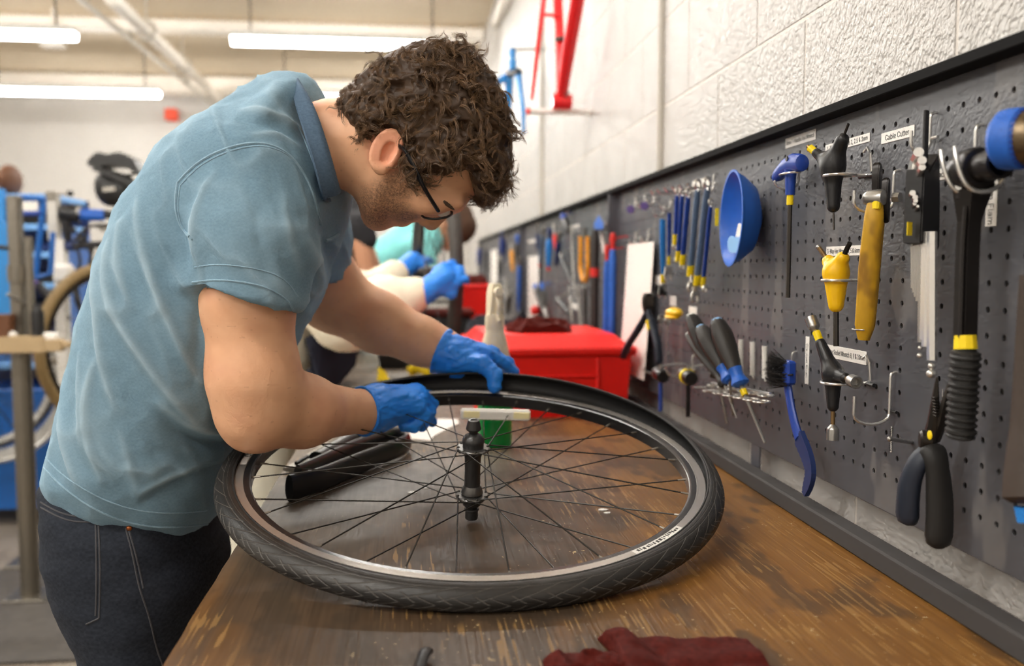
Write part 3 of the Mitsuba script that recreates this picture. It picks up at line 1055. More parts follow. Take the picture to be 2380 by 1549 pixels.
def f_skin(p, n, uv):
    a = tf(p.x * 40, p.y * 40, p.z * 40, 3)
    c = tmix((0.70, 0.36, 0.20), (0.82, 0.475, 0.285), a)
    c = tmix(c, (0.60, 0.24, 0.16), 0.40 * tss(.40, .8, tf(p.x * 16, p.y * 16, p.z * 16 + 5, 3)))
    fr = tss(.86, .93, tn(p.x * 210, p.y * 210, p.z * 210))
    c = tmix(c, (0.42, 0.18, 0.10), .22 * fr)
    de = dr.sqrt(dr.square(p.x - EARC[0]) + dr.square(p.y - EARC[1]) * .5 + dr.square(p.z - EARC[2]))
    c = tmix(c, (0.78, 0.30, 0.19), .6 * (1 - tss(.018, .038, de)))
    b = mi.Float(0)
    for o, r in BEARD:
        d = dr.sqrt(dr.square(p.x - o[0]) + dr.square(p.y - o[1]) + dr.square(p.z - o[2]))
        b = dr.maximum(b, 1 - tss(r * .45, r * 1.25, d))
    st = .25 + .75 * tn(p.x * 700, p.y * 700, p.z * 500)
    return tmix(c, (0.060, 0.028, 0.014), b * st * .9)


pr('skin', proc(f_skin), 0.48, spec=0.4, bump=lambda p, n, uv: tf(p.x * 500, p.y * 500, p.z * 500, 2), bump_scale=0.0004, eps=3e-4)
pr('skin_plain', proc(lambda p, n, uv: tmix((0.52, 0.25, 0.14), (0.66, 0.35, 0.22), tf(p.x * 30, p.y * 30, p.z * 30, 3))), 0.5, spec=0.4)

man = thing('person', 'man in a blue short-sleeved shirt and dark jeans bending over the wheel', 'person')
part(man, 'body', man_body, 'mat_skin', True)

# ---------------------------------------------------------------- shirt
TRUNK = [(732, 262), (702, 206), (650, 212), (600, 232), (545, 246), (490, 276), (430, 318), (380, 370), (335, 430), (300, 490), (270, 565), (240, 655), (214, 755), (192, 860), (172, 960), (150, 1035), (132, 1080),
         (144, 1104), (172, 1142), (220, 1188), (280, 1218), (350, 1230), (420, 1231), (492, 1222), (525, 1160), (548, 1085), (575, 1000), (625, 910), (677, 822), (733, 722), (766, 640), (782, 560), (780, 490), (766, 425), (750, 340)]
trunk = outline(TRUNK, YT)
trunk = np.vstack([spline(trunk[:17], 120), spline(trunk[17:24], 50), spline(trunk[24:], 90)])


def near_xz(pts, Y):
    return np.array([on_y(a, b, Y) for a, b in pts])[:, [0, 2]]


FOLDS = [  # (points, depth plane, height, width)
    ([(277, 560), (290, 680), (352, 800), (420, 905), (470, 990)], 1.24, .0085, .012),
    ([(243, 645), (262, 750), (272, 830), (300, 930)], 1.24, .006, .010),
    ([(333, 470), (360, 585), (425, 760), (478, 880)], 1.23, .006, .012),
    ([(208, 820), (228, 930), (232, 1010)], 1.25, .005, .009),
    ([(300, 520), (305, 600), (330, 690)], 1.24, .005, .010),
    ([(262, 830), (245, 900), (250, 1000), (275, 1090)], 1.25, .006, .010),
    ([(159, 963), (190, 1040), (218, 1105)], 1.25, .005, .008),
    ([(235, 1005), (265, 1050), (292, 1085)], 1.24, .004, .008),
    ([(402, 960), (440, 1010), (490, 1045), (535, 1062)], 1.23, -.010, .014),
    ([(395, 925), (440, 975), (500, 1015), (545, 1030)], 1.23, .006, .012),
    ([(345, 1160), (395, 1130), (455, 1110), (505, 1108)], 1.23, -.007, .012),
    ([(340, 1135), (395, 1105), (470, 1085)], 1.23, .005, .010),
    ([(310, 985), (330, 1060), (340, 1130)], 1.24, .003, .012),
    ([(510, 600), (490, 700), (480, 800), (470, 880)], 1.23, -.006, .016),
    ([(470, 470), (455, 540), (452, 610)], 1.165, .005, .010),
    ([(500, 400), (470, 460), (462, 520)], 1.165, .0035, .007),
    ([(600, 480), (610, 560), (640, 640)], 1.15, -.003, .014),
    ([(655, 450), (668, 540), (690, 640)], 1.15, .003, .010),
    ([(570, 265), (630, 275), (690, 300)], 1.24, .006, .009),
    ([(565, 290), (630, 300), (690, 330)], 1.23, -.005, .009),
    ([(600, 325), (650, 320), (695, 345)], 1.22, .005, .008),
    ([(720, 560), (735, 640), (715, 720), (690, 790)], 1.22, .006, .008),
    ([(745, 520), (755, 600), (735, 690), (700, 770)], 1.24, -.006, .008),
    ([(420, 500), (435, 560), (445, 620)], 1.2, -.006, .010),
]


def poly_dist(P, L):
    d = np.full(len(P), 9.0)
    tpar = np.zeros(len(P))
    n = len(L) - 1
    for i in range(n):
        a, b = L[i], L[i + 1]
        ab = b - a
        t = np.clip(((P - a) @ ab) / (ab @ ab), 0, 1)
        dd = np.linalg.norm(P - a - t[:, None] * ab, axis=1)
        better = dd < d
        tpar = np.where(better, (i + t) / n, tpar)
        d = np.minimum(d, dd)
    return d, tpar


HEM_A, HEM_B = q(440, 662, 1.16), q(690, 724, 1.16)
FSL_A = q(735, 690, 1.6)


def shirt_field(p):
    z = p[..., 2]
    W = 0.205 - 0.02 * np.clip((q(300, 700)[2] - z) / .4, 0, 1)
    f = inflate(p, trunk, YT, W, 0.125, 2.2)
    # sleeves
    s = sd_cone(p, q(590, 425, 1.245), q(582, 560, 1.205), .078, .074)
    s = smin(s, sd_cone(p, q(582, 560, 1.205), q(566, 720, 1.195), .071, .070), .02)
    s = smin(s, sd_cone(p, q(520, 430, 1.27), q(520, 640, 1.215), .065, .042), .03)
    s = smin(s, sd_cone(p, q(655, 440, 1.27), q(640, 660, 1.21), .062, .036), .03)
    d = norm(HEM_B - HEM_A)
    nrm = norm(np.cross(d, [0, 1, 0]))
    nrm = nrm if nrm[2] < 0 else -nrm
    cut = (p - HEM_A.astype(np.float32)) @ nrm.astype(np.float32)
    s = smax(s, cut, .004)
    arm = sd_cone(p, q(575, 560, 1.205), q(578, 860, 1.21), .061, .061)
    s = smax(s, -np.maximum(arm, -(cut + .05)), .004)
    g = sd_cone(p, q(680, 430, 1.50), q(712, 555, 1.565), .074, .071)
    g = smin(g, sd_cone(p, q(712, 555, 1.565), q(724, 660, 1.60), .071, .068), .02)
    n2 = norm(q(778, 722, 1.62) - q(760, 560, 1.57))
    c2 = (p - q(775, 640, 1.57).astype(np.float32)) @ (n2 + np.array([-.35, 0, 0])).astype(np.float32)
    g = smax(g, c2, .004)
    f = smin(f, s, .022)
    f = smin(f, g, .025)
    # neck opening
    f = smax(f, -sd_cone(p, q(712, 335, YH + .01), q(850, 320, YH), .052, .075), .006)
    f = smin(f, sd_cone(p, q(660, 300, YH + .06), q(640, 420, YT), .075, .11), .05)
    # hollow below the hem
    f = smax(f, -sd_cone(p, q(300, 1140), q(285, 1330), .10, .115), .01)
    return f


sm = sdf_mesh(shirt_field, [-.66, 1.07, .80], [.02, 1.74, 1.56], .0039, 6)
V = sm.vertices.copy()
N = sm.vertex_normals
disp = np.zeros(len(V))
thin = np.zeros(len(V))
for pts, Y, amp, w in FOLDS:
    L = near_xz(pts, Y)
    L = spline(L, 24) if len(L) > 2 else L
    d, t = poly_dist(V[:, [0, 2]], L)
    side = np.clip((YT + .02 - V[:, 1]) / .08, 0, 1)
    env = side * np.sin(np.pi * np.clip(t * .9 + .05, 0, 1)) ** .5
    disp += amp * (.75 * np.exp(-(d / (w * .50)) ** 2) + .75 * np.exp(-(d / (w * 1.7)) ** 2)) * env
    if amp > 0:
        thin = np.maximum(thin, np.exp(-(d / .0042) ** 2) * env * min(1, amp / .006))
# wrinkles over the cloth, drawn out along the body, and the flare of the hem
P_ = np.stack([V[:, 0] * 26 + V[:, 2] * 12, V[:, 1] * 14, V[:, 2] * 7 - V[:, 0] * 4], 1)
disp += 0.010 * (meshkit.fbm(P_, 3, 4) - .5)
disp += 0.0022 * (meshkit.fbm(V * 60, 2, 9) - .5)
rid = 1 - np.abs(meshkit.noise(np.stack([V[:, 0] * 30 + V[:, 2] * 13, V[:, 1] * 12, V[:, 2] * 9 - V[:, 0] * 5], 1), 31) * 2 - 1)
disp += .0052 * rid ** 5 * meshkit.noise(V * 9, 17)
hem_w = np.exp(-((V[:, 0] * 0 + np.abs(poly_dist(V[:, [0, 2]], outline(TRUNK[16:24], YT))[0])) / .03) ** 2)
disp += hem_w * .003 * np.sin(V[:, 0] * 90)
sm.vertices = V + N * disp[:, None]
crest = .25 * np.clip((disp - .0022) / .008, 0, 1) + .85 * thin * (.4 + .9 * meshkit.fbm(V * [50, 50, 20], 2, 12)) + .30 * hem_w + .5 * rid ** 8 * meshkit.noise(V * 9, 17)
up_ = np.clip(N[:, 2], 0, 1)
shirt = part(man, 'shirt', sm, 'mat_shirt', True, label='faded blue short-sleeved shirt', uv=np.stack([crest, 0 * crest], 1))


SEEN = {}


def cast(mesh, pts):
    """Points of the mesh first met from the camera through the given picture points."""
    if id(mesh) not in SEEN:
        tri = np.asarray(mesh.triangles)
        v = tri.mean(1) - EYE
        z = v @ FW
        SEEN[id(mesh)] = tri, np.stack([CX + FPX * (v @ RT) / z, CY - FPX * (v @ UP) / z], 1)
    tris, px_ = SEEN[id(mesh)]
    out = []
    for px, py in pts:
        tri = tris[(np.abs(px_ - [px, py]) < 25).all(1)]
        if not len(tri):
            continue
        a, e1, e2 = tri[:, 0], tri[:, 1] - tri[:, 0], tri[:, 2] - tri[:, 0]
        d = norm(ray(px, py))
        h = np.cross(d, e2)
        det = np.einsum('ij,ij->i', e1, h)
        det = np.where(abs(det) < 1e-14, 1e-14, det)
        s = EYE - a
        u = np.einsum('ij,ij->i', s, h) / det
        qq = np.cross(s, e1)
        v = qq @ d / det
        t = np.einsum('ij,ij->i', e2, qq) / det
        ok = (u >= 0) & (v >= 0) & (u + v <= 1) & (t > .1)
        if ok.any():
            out.append(EYE + d * t[ok].min())
    return np.array(out)


def pixel_curve(pts, n):
    return spline(np.array(pts, float), n)


def seam(mesh, pts, n, r, mat, name, parent, flat=.55, dash=None):
    C = cast(mesh, pixel_curve(pts, n))
    if len(C) < 3:
        return
    jump = np.r_[True, np.linalg.norm(np.diff(C, axis=0), axis=1) < .03]
    C = C[jump]
    for _ in range(2):
        C[1:-1] = (C[:-2] + 2 * C[1:-1] + C[2:]) / 4
    part(parent, name, tube(C, r, 6), mat, 40)


for pts in ([(413, 425), (455, 383), (520, 348), (600, 333), (660, 352), (700, 395), (728, 455), (742, 520)],
            [(413, 425), (408, 470), (418, 520), (440, 550)]):
    seam(sm, pts, 60, .0021, 'mat_shirt_seam', 'shoulder_seam', shirt)
    seam(sm, [(a + 6, b + 7) for a, b in pts], 60, .0012, 'mat_shirt_seam', 'shoulder_seam', shirt)
seam(sm, [(452, 622), (500, 616), (560, 620), (620, 632), (665, 655), (692, 690)], 60, .0011, 'mat_shirt_seam', 'sleeve_stitch', shirt)
seam(sm, [(447, 657), (500, 652), (560, 656), (620, 670), (668, 700), (682, 722)], 60, .0016, 'mat_shirt_seam', 'sleeve_hem', shirt)
seam(sm, [(100, 1055), (130, 1090), (180, 1128), (250, 1165), (330, 1188), (410, 1194), (480, 1188)], 90, .0011, 'mat_shirt_seam', 'hem_stitch', shirt)
seam(sm, [(97, 1082), (125, 1112), (180, 1158), (250, 1198), (330, 1221), (410, 1226), (485, 1219)], 90, .0016, 'mat_shirt_seam', 'hem_edge', shirt)
seam(sm, [(690, 290), (705, 320), (735, 400)], 20, .0015, 'mat_shirt_seam', 'yoke_seam', shirt)

# collar: a turned-down band round the neck
def collar_mesh():
    near_in = [q(702, 206, YH + .012), q(716, 228, YH - .035), q(740, 300, YH - .066), q(762, 378, YH - .069), q(777, 428, YH - .052), q(783, 446, YH - .020)]
    near_out = [q(676, 203, YH + .012), q(684, 240, YH - .055), q(706, 315, YH - .098), q(731, 400, YH - .104), q(748, 458, YH - .084), q(772, 470, YH - .030)]
    a, b = spline(near_in, 24), spline(near_out, 24)
    def mir(c):
        m = c.copy()
        m[:, 1] = 2 * (YH + .012) - m[:, 1]
        return m
    a, b = np.vstack([mir(a)[::-1][:-1], a]), np.vstack([mir(b)[::-1][:-1], b])
    k = 9
    rows = []
    for i in range(len(a)):
        n_ = np.cross(b[i] - a[i], (a[min(i + 1, len(a) - 1)] - a[max(i - 1, 0)]))
        n_ = norm(n_)
        mid = YH + .012
        if n_ @ np.array([0, a[i][1] - mid, 0]) + n_[2] * .05 < 0:
            n_ = -n_
        t = np.linspace(0, 1, k)
        base = a[i] + (b[i] - a[i]) * t[:, None] + n_ * (.012 * np.sin(np.pi * np.clip(t * 1.1, 0, 1)) + .004)[:, None]
        under = a[i] + (b[i] - a[i]) * t[:, None] + n_ * (.012 * np.sin(np.pi * np.clip(t * 1.1, 0, 1)) + .001)[:, None]
        rows.append(np.vstack([base, under[::-1]]))
    m = rings(np.array(rows))
    if m.volume < 0:
        m.faces = m.faces[:, ::-1]
    return m


part(shirt, 'collar', collar_mesh(), 'mat_collar', 40, label='darker blue turned-down collar')
# breast pocket edge and placket
pk = cast(sm, pixel_curve([(757, 560), (768, 557), (786, 545)], 12))
if len(pk) > 3:
    part(shirt, 'pocket', tube(pk + [0, -.002, 0], .003, 6), 'mat_shirt_seam', 40)

# ---------------------------------------------------------------- jeans and shoes
JEANS = [(140, 1085), (138, 1170), (140, 1250), (148, 1300), (170, 1370), (196, 1425), (220, 1462), (234, 1500), (240, 1560), (248, 1700), (256, 1900), (440, 1900), (450, 1700), (478, 1560), (508, 1400), (522, 1300), (500, 1210), (466, 1120), (300, 1060)]
jp = smooth_outline(JEANS, YT, 240)


def jeans_field(p):
    f = inflate(p, jp, YT, .185, .11, 2.3)
    gap = sd_ell(p, q(330, 2050), (.16, .022, .42))
    f = smax(f, -gap, .03)
    for s_ in (-1, 1):
        yl = YT + s_ * .10
        hip = q(355, 1560)
        hip[1] = yl
        f = smin(f, sd_cone(p, hip, [hip[0] + .02, yl, .42], .082, .068), .03)
        f = smin(f, sd_cone(p, [hip[0] + .01, yl, .42], [hip[0] - .02, yl, .09], .07, .062), .02)
    # pocket pouch on the seat
    return f


jm = sdf_mesh(jeans_field, [-.70, 1.12, .05], [-.20, 1.64, 1.02], .0072, 4)
jm.vertices = jm.vertices + jm.vertex_normals * (0.006 * (meshkit.fbm(jm.vertices * [22, 22, 40], 3, 2) - .5))[:, None]
jeans = part(man, 'jeans', jm, 'mat_jeans', True, label='dark blue-black jeans')
for pts in ([(94, 1168), (130, 1188), (170, 1200), (228, 1203)], [(228, 1203), (232, 1300), (232, 1380), (230, 1438)], [(230, 1438), (200, 1452)], [(95, 1180), (130, 1199), (170, 1212), (224, 1214)],
            [(292, 1228), (310, 1300), (325, 1370), (345, 1430), (362, 1500), (378, 1548)], [(300, 1235), (318, 1300), (333, 1368)], [(222, 1214), (224, 1300), (224, 1380), (222, 1432)]):
    seam(jm, pts, 40, .0013, 'mat_jeans_seam', 'pocket_seam', jeans)
rv = cast(jm, [(300, 1229)])
if len(rv):
    part(jeans, 'rivet', ell(rv[0], (.004, .003, .004), sub=2), 'mat_copper')
for s_ in (-1, 1):
    x0, yl = q(330, 1560)[0], YT + s_ * .10
    sh = from_man(m3.Manifold.hull(m3.Manifold.batch_hull([m3.Manifold.sphere(.045, 24).translate([x0 - .06, yl, .045]), m3.Manifold.sphere(.04, 24).translate([x0 + .15, yl, .04]), m3.Manifold.sphere(.05, 24).translate([x0 - .02, yl, .09])])))
    part(man, 'shoe', sh, 'mat_black_gloss', 30)

# ---------------------------------------------------------------- hair
HAIR = [(797, 242), (812, 210), (835, 184), (862, 165), (893, 145), (930, 127), (985, 115), (1040, 114), (1074, 120), (1101, 147), (1130, 178), (1156, 214), (1176, 259), (1190, 310), (1187, 370), (1182, 425), (1166, 456), (1138, 467), (1106, 455), (1090, 425), (1086, 402), (1050, 408), (1010, 416), (985, 418), (968, 440), (949, 432), (938, 405), (938, 372), (926, 336), (902, 314), (874, 322), (860, 338), (838, 316), (815, 293), (800, 266)]
hp = smooth_outline(HAIR, YH, 320)


def hair_field(p):
    d2 = sd_poly(p[:, 0, :, 0], p[:, 0, :, 2], hp)[:, None, :] + 0 * p[..., 0]
    skull = inflate(p, headpoly, YH, head_w, 0.085, 2.3)
    thick = .017 + .011 * np.clip((p[..., 0] - q(860, 200, YH)[0]) / .08, 0, 1)
    f = smax(d2, skull - thick, .020)
    near = np.abs(f) < .03
    P = p[near].astype(float)
    n_, n2 = meshkit.noise(P * 110.0, 3), meshkit.noise(P * 55.0 + 7, 5)
    edge = np.clip(-d2[near] / .012, 0.25, 1)
    f[near] += edge * (.013 * (np.abs(n2 - .5) * 2 - .40) + .009 * (np.abs(n_ - .5) * 2 - .45))
    return f


lo, hi = q(780, 490, YH), q(1210, 72, YH)
hair_mesh = sdf_mesh(hair_field, [lo[0], YH - .12, lo[2]], [hi[0], YH + .12, hi[2]], .003, 1)
hcomp = hair_mesh.split(only_watertight=False)
hair_mesh = max(hcomp, key=lambda m: len(m.faces))


def f_hair(p, n, uv):
    a = tf(p.x * 45, p.y * 45, p.z * 45, 3)
    return tmix((0.014, 0.007, 0.0035), (0.085, 0.045, 0.022), a)


pr('hair', proc(f_hair), 0.55, spec=0.4)
pr('hair_strand', proc(lambda p, n, uv: tmix((0.030, 0.015, 0.007), (0.215, 0.118, 0.054), tf(p.x * 70, p.y * 70, p.z * 70, 3))), 0.38, spec=0.6)
hair = part(man, 'hair', hair_mesh, 'mat_hair', True, label='short curly brown hair')


def curls(mesh, locks, per, length, rad, seed, grow, r0=.00030, turns=(.8, 1.7)):
    """Curly locks: each a guide curl on the scalp surface with its strands close about it."""
    rg = np.random.default_rng(seed)
    pts, fi = trimesh.sample.sample_surface(mesh, locks, seed=seed)
    N_ = mesh.face_normals[fi]
    lines = []
    t = np.linspace(0, 1, 9)
    for P, n_ in zip(pts, N_):
        g = grow(P) + .45 * rg.normal(size=3)
        g = norm(g - n_ * (g @ n_))
        w = np.cross(n_, g)
        L = length * rg.uniform(.7, 1.35)
        R = rad * rg.uniform(.6, 1.4)
        T_ = rg.uniform(*turns) * 2 * math.pi * rg.choice([-1, 1])
        ph = rg.uniform(0, 6.3)
        lift = rg.uniform(.001, .0048)
        for _ in range(per):
            o = rg.normal(size=2) * .0016
            k1, k2, k3 = rg.normal(1, .10), rg.normal(0, .25), rg.uniform(.75, 1.1)
            tt_ = t * k3
            along = g * (tt_ * L)[:, None]
            side = (R * k1 * np.sqrt(t) * np.sin(ph + k2 + T_ * tt_) + o[0] * (1 - .4 * t))[:, None] * w
            out = (-.0035 + lift * np.sin(np.pi * np.clip(tt_ * 1.05, 0, 1)) * k1 + R * .55 * np.sqrt(t) * np.cos(ph + k2 + T_ * tt_) + o[1] * .6)[:, None] * n_
            C = P + along + side + out - n_ * (6.0 * (tt_ * L) ** 2)[:, None]
            lines.append(C)
    C = np.array(lines)
    n, m = C.shape[:2]
    T_ = np.gradient(C, axis=1)
    T_ /= np.linalg.norm(T_, axis=2, keepdims=True) + 1e-12
    U_ = np.cross(T_, [.31, .52, .79])
    U_ /= np.linalg.norm(U_, axis=2, keepdims=True) + 1e-12
    W_ = np.cross(T_, U_)
    r = (r0 * (1.25 - .75 * t))[None, :, None, None]
    ang = np.arange(3) * 2 * np.pi / 3
    R = C[:, :, None] + r * (np.cos(ang)[:, None] * U_[:, :, None] + np.sin(ang)[:, None] * W_[:, :, None])
    base = (np.arange(n) * m * 3)[:, None, None] + (np.arange(m - 1) * 3)[None, :, None]
    i, j = base + np.arange(3), base + (np.arange(3) + 1) % 3
    F = np.concatenate([np.stack([i, j, j + 3], -1).reshape(-1, 3), np.stack([i, j + 3, i + 3], -1).reshape(-1, 3)])
    return mikit.ply(trimesh.Trimesh(R.reshape(-1, 3), F, process=False), 'mat_hair_strand', True)


crown = q(985, 190, YH)


def hair_flow(P):
    d = P - crown
    s_ = np.array([-d[2], 0, d[0]])
    s_ = s_ / (np.linalg.norm(s_) + 1e-6)
    sw = meshkit.noise(P * 38, 8) - .5
    o = d / (np.linalg.norm(d) + 1e-6)
    return o + s_ * 2.6 * sw + np.array([.25, 0, -.35])


scene[numbered(hair + '__curls')] = curls(hair_mesh, 2100, 10, .029, .0034, 21, hair_flow)
labels[hair + '__curls'] = {'kind': 'stuff'}
# eyebrow and stubble
BROW = []
for s_ in (-1,):
    bc = cast(head_mesh, [(1038, 474)])[0]
    part(man, 'eyebrow', ell(bc, (.0135, .0028, .0026), rot([0, 1, 0], 38), 2), 'mat_hair', True)
part(man, 'eye', ell(q(1030, 489, YH - .034), (.010, .010, .010), sub=2), 'mat_white_paint', True)


# ---------------------------------------------------------------- gloves
def chain(p, pts, rs, k=.006):
    f = None
    for (a, b), (ra, rb2) in zip(zip(pts[:-1], pts[1:]), zip(rs[:-1], rs[1:])):
        c = sd_cone(p, a, b, ra, rb2)
        f = c if f is None else smin(f, c, k)
    return f


def near_glove(p):
    w0 = q(845, 957, 1.395)
    kn = [q(968, 912, 1.515), q(975, 920, 1.490), q(974, 932, 1.466), q(964, 944, 1.444)]          # index .. little
    f = sd_cone(p, w0, q(872, 952, 1.415), .0375, .0355)
    for a in kn:
        f = smin(f, sd_cone(p, q(880, 948, 1.425), a, .031, .0155), .014)
    pip = [q(1000, 925, 1.540), q(1002, 940, 1.508), q(998, 956, 1.478), q(985, 966, 1.452)]
    tip = [q(992, 958, 1.535), q(990, 975, 1.500), q(980, 988, 1.470), q(962, 992, 1.448)]
    end = [q(972, 966, 1.528), q(965, 982, 1.492), q(952, 990, 1.462), q(940, 992, 1.442)]
    for a, b, c, d in zip(kn, pip, tip, end):
        f = smin(f, chain(p, [a, b, c, d], [.0125, .0112, .0102, .0092], .004), .005)
    th = chain(p, [q(905, 950, 1.475), q(945, 955, 1.535), q(985, 968, 1.548), q(1003, 980, 1.545)], [.017, .014, .012, .010], .006)
    f = smin(f, th, .008)
    # open cuff
    d = norm(q(905, 948, 1.43) - w0)
    cut = -((p - q(842, 957, 1.392).astype(np.float32)) @ d.astype(np.float32))
    return smax(f, cut, .003)


def far_glove(p):
    w0 = q(1026, 817, 1.579)
    kn = [q(1128, 826, 1.560), q(1142, 822, 1.582), q(1142, 826, 1.604), q(1132, 832, 1.622)]
    f = sd_cone(p, w0, q(1058, 832, 1.570), .0415, .036)
    for a in kn:
        f = smin(f, sd_cone(p, q(1062, 832, 1.572), a, .031, .0145), .014)
    pip = [q(1172, 846, 1.582), q(1180, 846, 1.602), q(1178, 852, 1.624), q(1165, 856, 1.640)]
    tip = [q(1190, 866, 1.594), q(1194, 868, 1.612), q(1188, 874, 1.632), q(1174, 876, 1.648)]
    end = [q(1190, 884, 1.596), q(1192, 886, 1.614), q(1186, 890, 1.634), q(1172, 892, 1.650)]
    for a, b, c, d in zip(kn, pip, tip, end):
        f = smin(f, chain(p, [a, b, c, d], [.0125, .0112, .0100, .0090], .004), .005)
    th = chain(p, [q(1075, 838, 1.548), q(1122, 846, 1.530), q(1150, 872, 1.518), q(1149, 899, 1.512)], [.018, .015, .0130, .0115], .006)
    f = smin(f, th, .008)
    d = norm(q(1062, 832, 1.572) - w0)
    cut = -((p - q(1022, 816, 1.581).astype(np.float32)) @ d.astype(np.float32))
    return smax(f, cut, .003)


def glove_part(fn, lo, hi, cuff):
    m = sdf_mesh(fn, lo, hi, .0024, 2)
    m.vertices = m.vertices + m.vertex_normals * (.0052 * (meshkit.fbm(m.vertices @ np.array([[.8, .3, -.5], [-.2, .9, .3], [.5, -.2, .8]]) * [38, 60, 120], 3, 6) - .5))[:, None]
    k = part(man, 'glove', m, 'mat_glove', True, label='bright blue nitrile glove')
    c, d, r = cuff
    u, v = perp(d)
    part(k, 'cuff_roll', tube([c + r * (math.cos(a) * u + math.sin(a) * v) for a in np.linspace(0, 2 * math.pi, 32, endpoint=False)], .0022, 8, True), 'mat_glove', 40)


glove_part(near_glove, q(820, 1040, 1.34) - [.02, .0, .01], q(1030, 860, 1.60) + [.02, .03, .02], (q(843, 957, 1.393), norm(q(905, 948, 1.43) - q(845, 957, 1.395)), .0372))
glove_part(far_glove, q(1005, 940, 1.46) - [.02, .0, .02], q(1215, 770, 1.70) + [.01, .02, .02], (q(1024, 817, 1.580), norm(q(1062, 832, 1.572) - q(1026, 817, 1.579)), .0405))

# ---------------------------------------------------------------- glasses
gl = thing('eyeglasses', 'black-framed eyeglasses on the bending man\'s face', 'glasses')
hinge = q(1019, 491, YH - .070)
part(gl, 'temple', tube(spline([q(925, 338, YH - .090), q(946, 358, YH - .106), q(980, 425, YH - .103), hinge], 30), .0024, 8, flat=1.3), 'mat_black_gloss', 40)
fx, fy, fz = norm([.97, .10, .12]), None, None          # across the lens, chin to brow
ydir = norm([-.08, 1, 0.30])
for s_ in (0, 1):
    c = q(1016, 498, YH - .036) + ydir * (.066 * s_)
    ring_ = [c + fx * (.021 * math.cos(a)) + ydir * (.026 * math.sin(a)) * 1.0 for a in np.linspace(0, 2 * math.pi, 40, endpoint=False)]
    part(gl, 'rim', tube(ring_, .0018, 8, True), 'mat_black_gloss', 40)
    disc = np.array(ring_)
    m = trimesh.Trimesh(np.vstack([disc, [c]]), [[i, (i + 1) % 40, 40] for i in range(40)], process=False)
    part(gl, 'lens', m, 'mat_lens', False)
part(gl, 'bridge', tube([q(1016, 498, YH - .036) + ydir * .026 + fx * .006, q(1016, 496, YH - .036) + ydir * .033 + fx * .008, q(1016, 498, YH - .036) + ydir * .040 + fx * .006], .0015, 8), 'mat_black_gloss', 40)
# ================================================================ tools on the near panel
UA, VA, WA = np.array([0, -1.0, 0]), np.array([0, 0, 1.0]), np.array([-1.0, 0, 0])   # along the panel to the right, up, out of it


def pt(px, py, w=0.0):
    return on_x(px, py, XP - w)


def rp(px, P):
    """A width of px picture points at the distance of P, in metres."""
    return px / FPX * ((np.asarray(P) - EYE) @ FW)


def loc(o, uvw):
    uvw = np.asarray(uvw, float)
    return np.asarray(o) + uvw[..., 0:1] * UA + uvw[..., 1:2] * VA + uvw[..., 2:3] * WA if uvw.ndim > 1 else np.asarray(o) + uvw[0] * UA + uvw[1] * VA + uvw[2] * WA


def panel_frame_at(o):
    return frame_to(o, UA, VA, WA)


flat_('chrome', (232, 230, 226), 0.22, 0.85)
flat_('steel', (176, 174, 170), 0.28, 0.9)
flat_('dark_steel', (62, 58, 54), 0.34, 0.8)
flat_('black_plastic', (26, 26, 28), 0.38)
flat_('black_oxide', (38, 35, 34), 0.30, 0.55)
flat_('blue_tool', (28, 62, 150), 0.38)
flat_('blue_mid', (36, 96, 190), 0.42)
flat_('blue_sky', (40, 130, 214), 0.45)
flat_('blue_dark', (26, 44, 92), 0.42)
flat_('yellow_tape', (244, 212, 8), 0.45)
flat_('yellow_plastic', (240, 190, 14), 0.32)
pr('yellow_worn', proc(lambda p, n, uv: tmix((0.52, 0.29, 0.012), (0.27, 0.13, 0.010), tss(.45, .75, tf(p.x * 60, p.y * 60, p.z * 28, 3)))), 0.5)
flat_('label_white', (232, 228, 222), 0.5)
flat_('ink', (24, 22, 24), 0.6)
flat_('red_plastic', (226, 24, 18), 0.38)
flat_('red_mark', (206, 40, 34), 0.45)
flat_('orange_tool', (226, 150, 24), 0.42)
flat_('brass', (150, 122, 84), 0.28, 0.85)
flat_('bronze', (116, 100, 78), 0.3, 0.85)
flat_('purple', (84, 60, 130), 0.4)
flat_('leather', (56, 44, 36), 0.6)
flat_('plastic_white', (236, 233, 226), 0.35)
flat_('pale_blue', (130, 180, 228), 0.5)
pr('grip_black', (0.016, 0.0155, 0.015), 0.55, spec=0.4)


def hook(px, py, label, drop=.030, reach=.034, rise=.018, r=.0019, name='peg_hook', group=None, tie=False, back_bar=True):
    o = pt(px, py)
    k = thing(name, label, 'hook', group)
    path = [(0, 0, -.008), (0, 0, .003), (0, -.002, .0065), (0, -.006, .0075), (0, -drop + .008, .0075)]
    for a in np.linspace(0, math.pi, 9):
        path.append((0, -drop + .008 - .012 * math.sin(a), .0075 + (reach - .0075) * (1 - math.cos(a)) / 2))
    path.append((0, -drop + rise, reach))
    P = loc(o, np.array(path))
    part(k, 'wire', tube(P, r, 10), 'mat_chrome', 40)
    if back_bar:
        part(k, 'cross_bar', rod(loc(o, (-.013, -drop + .012, .006)), loc(o, (.013, -drop + .012, .006)), r, k=8), 'mat_black_plastic' if tie else 'mat_chrome')
    return k


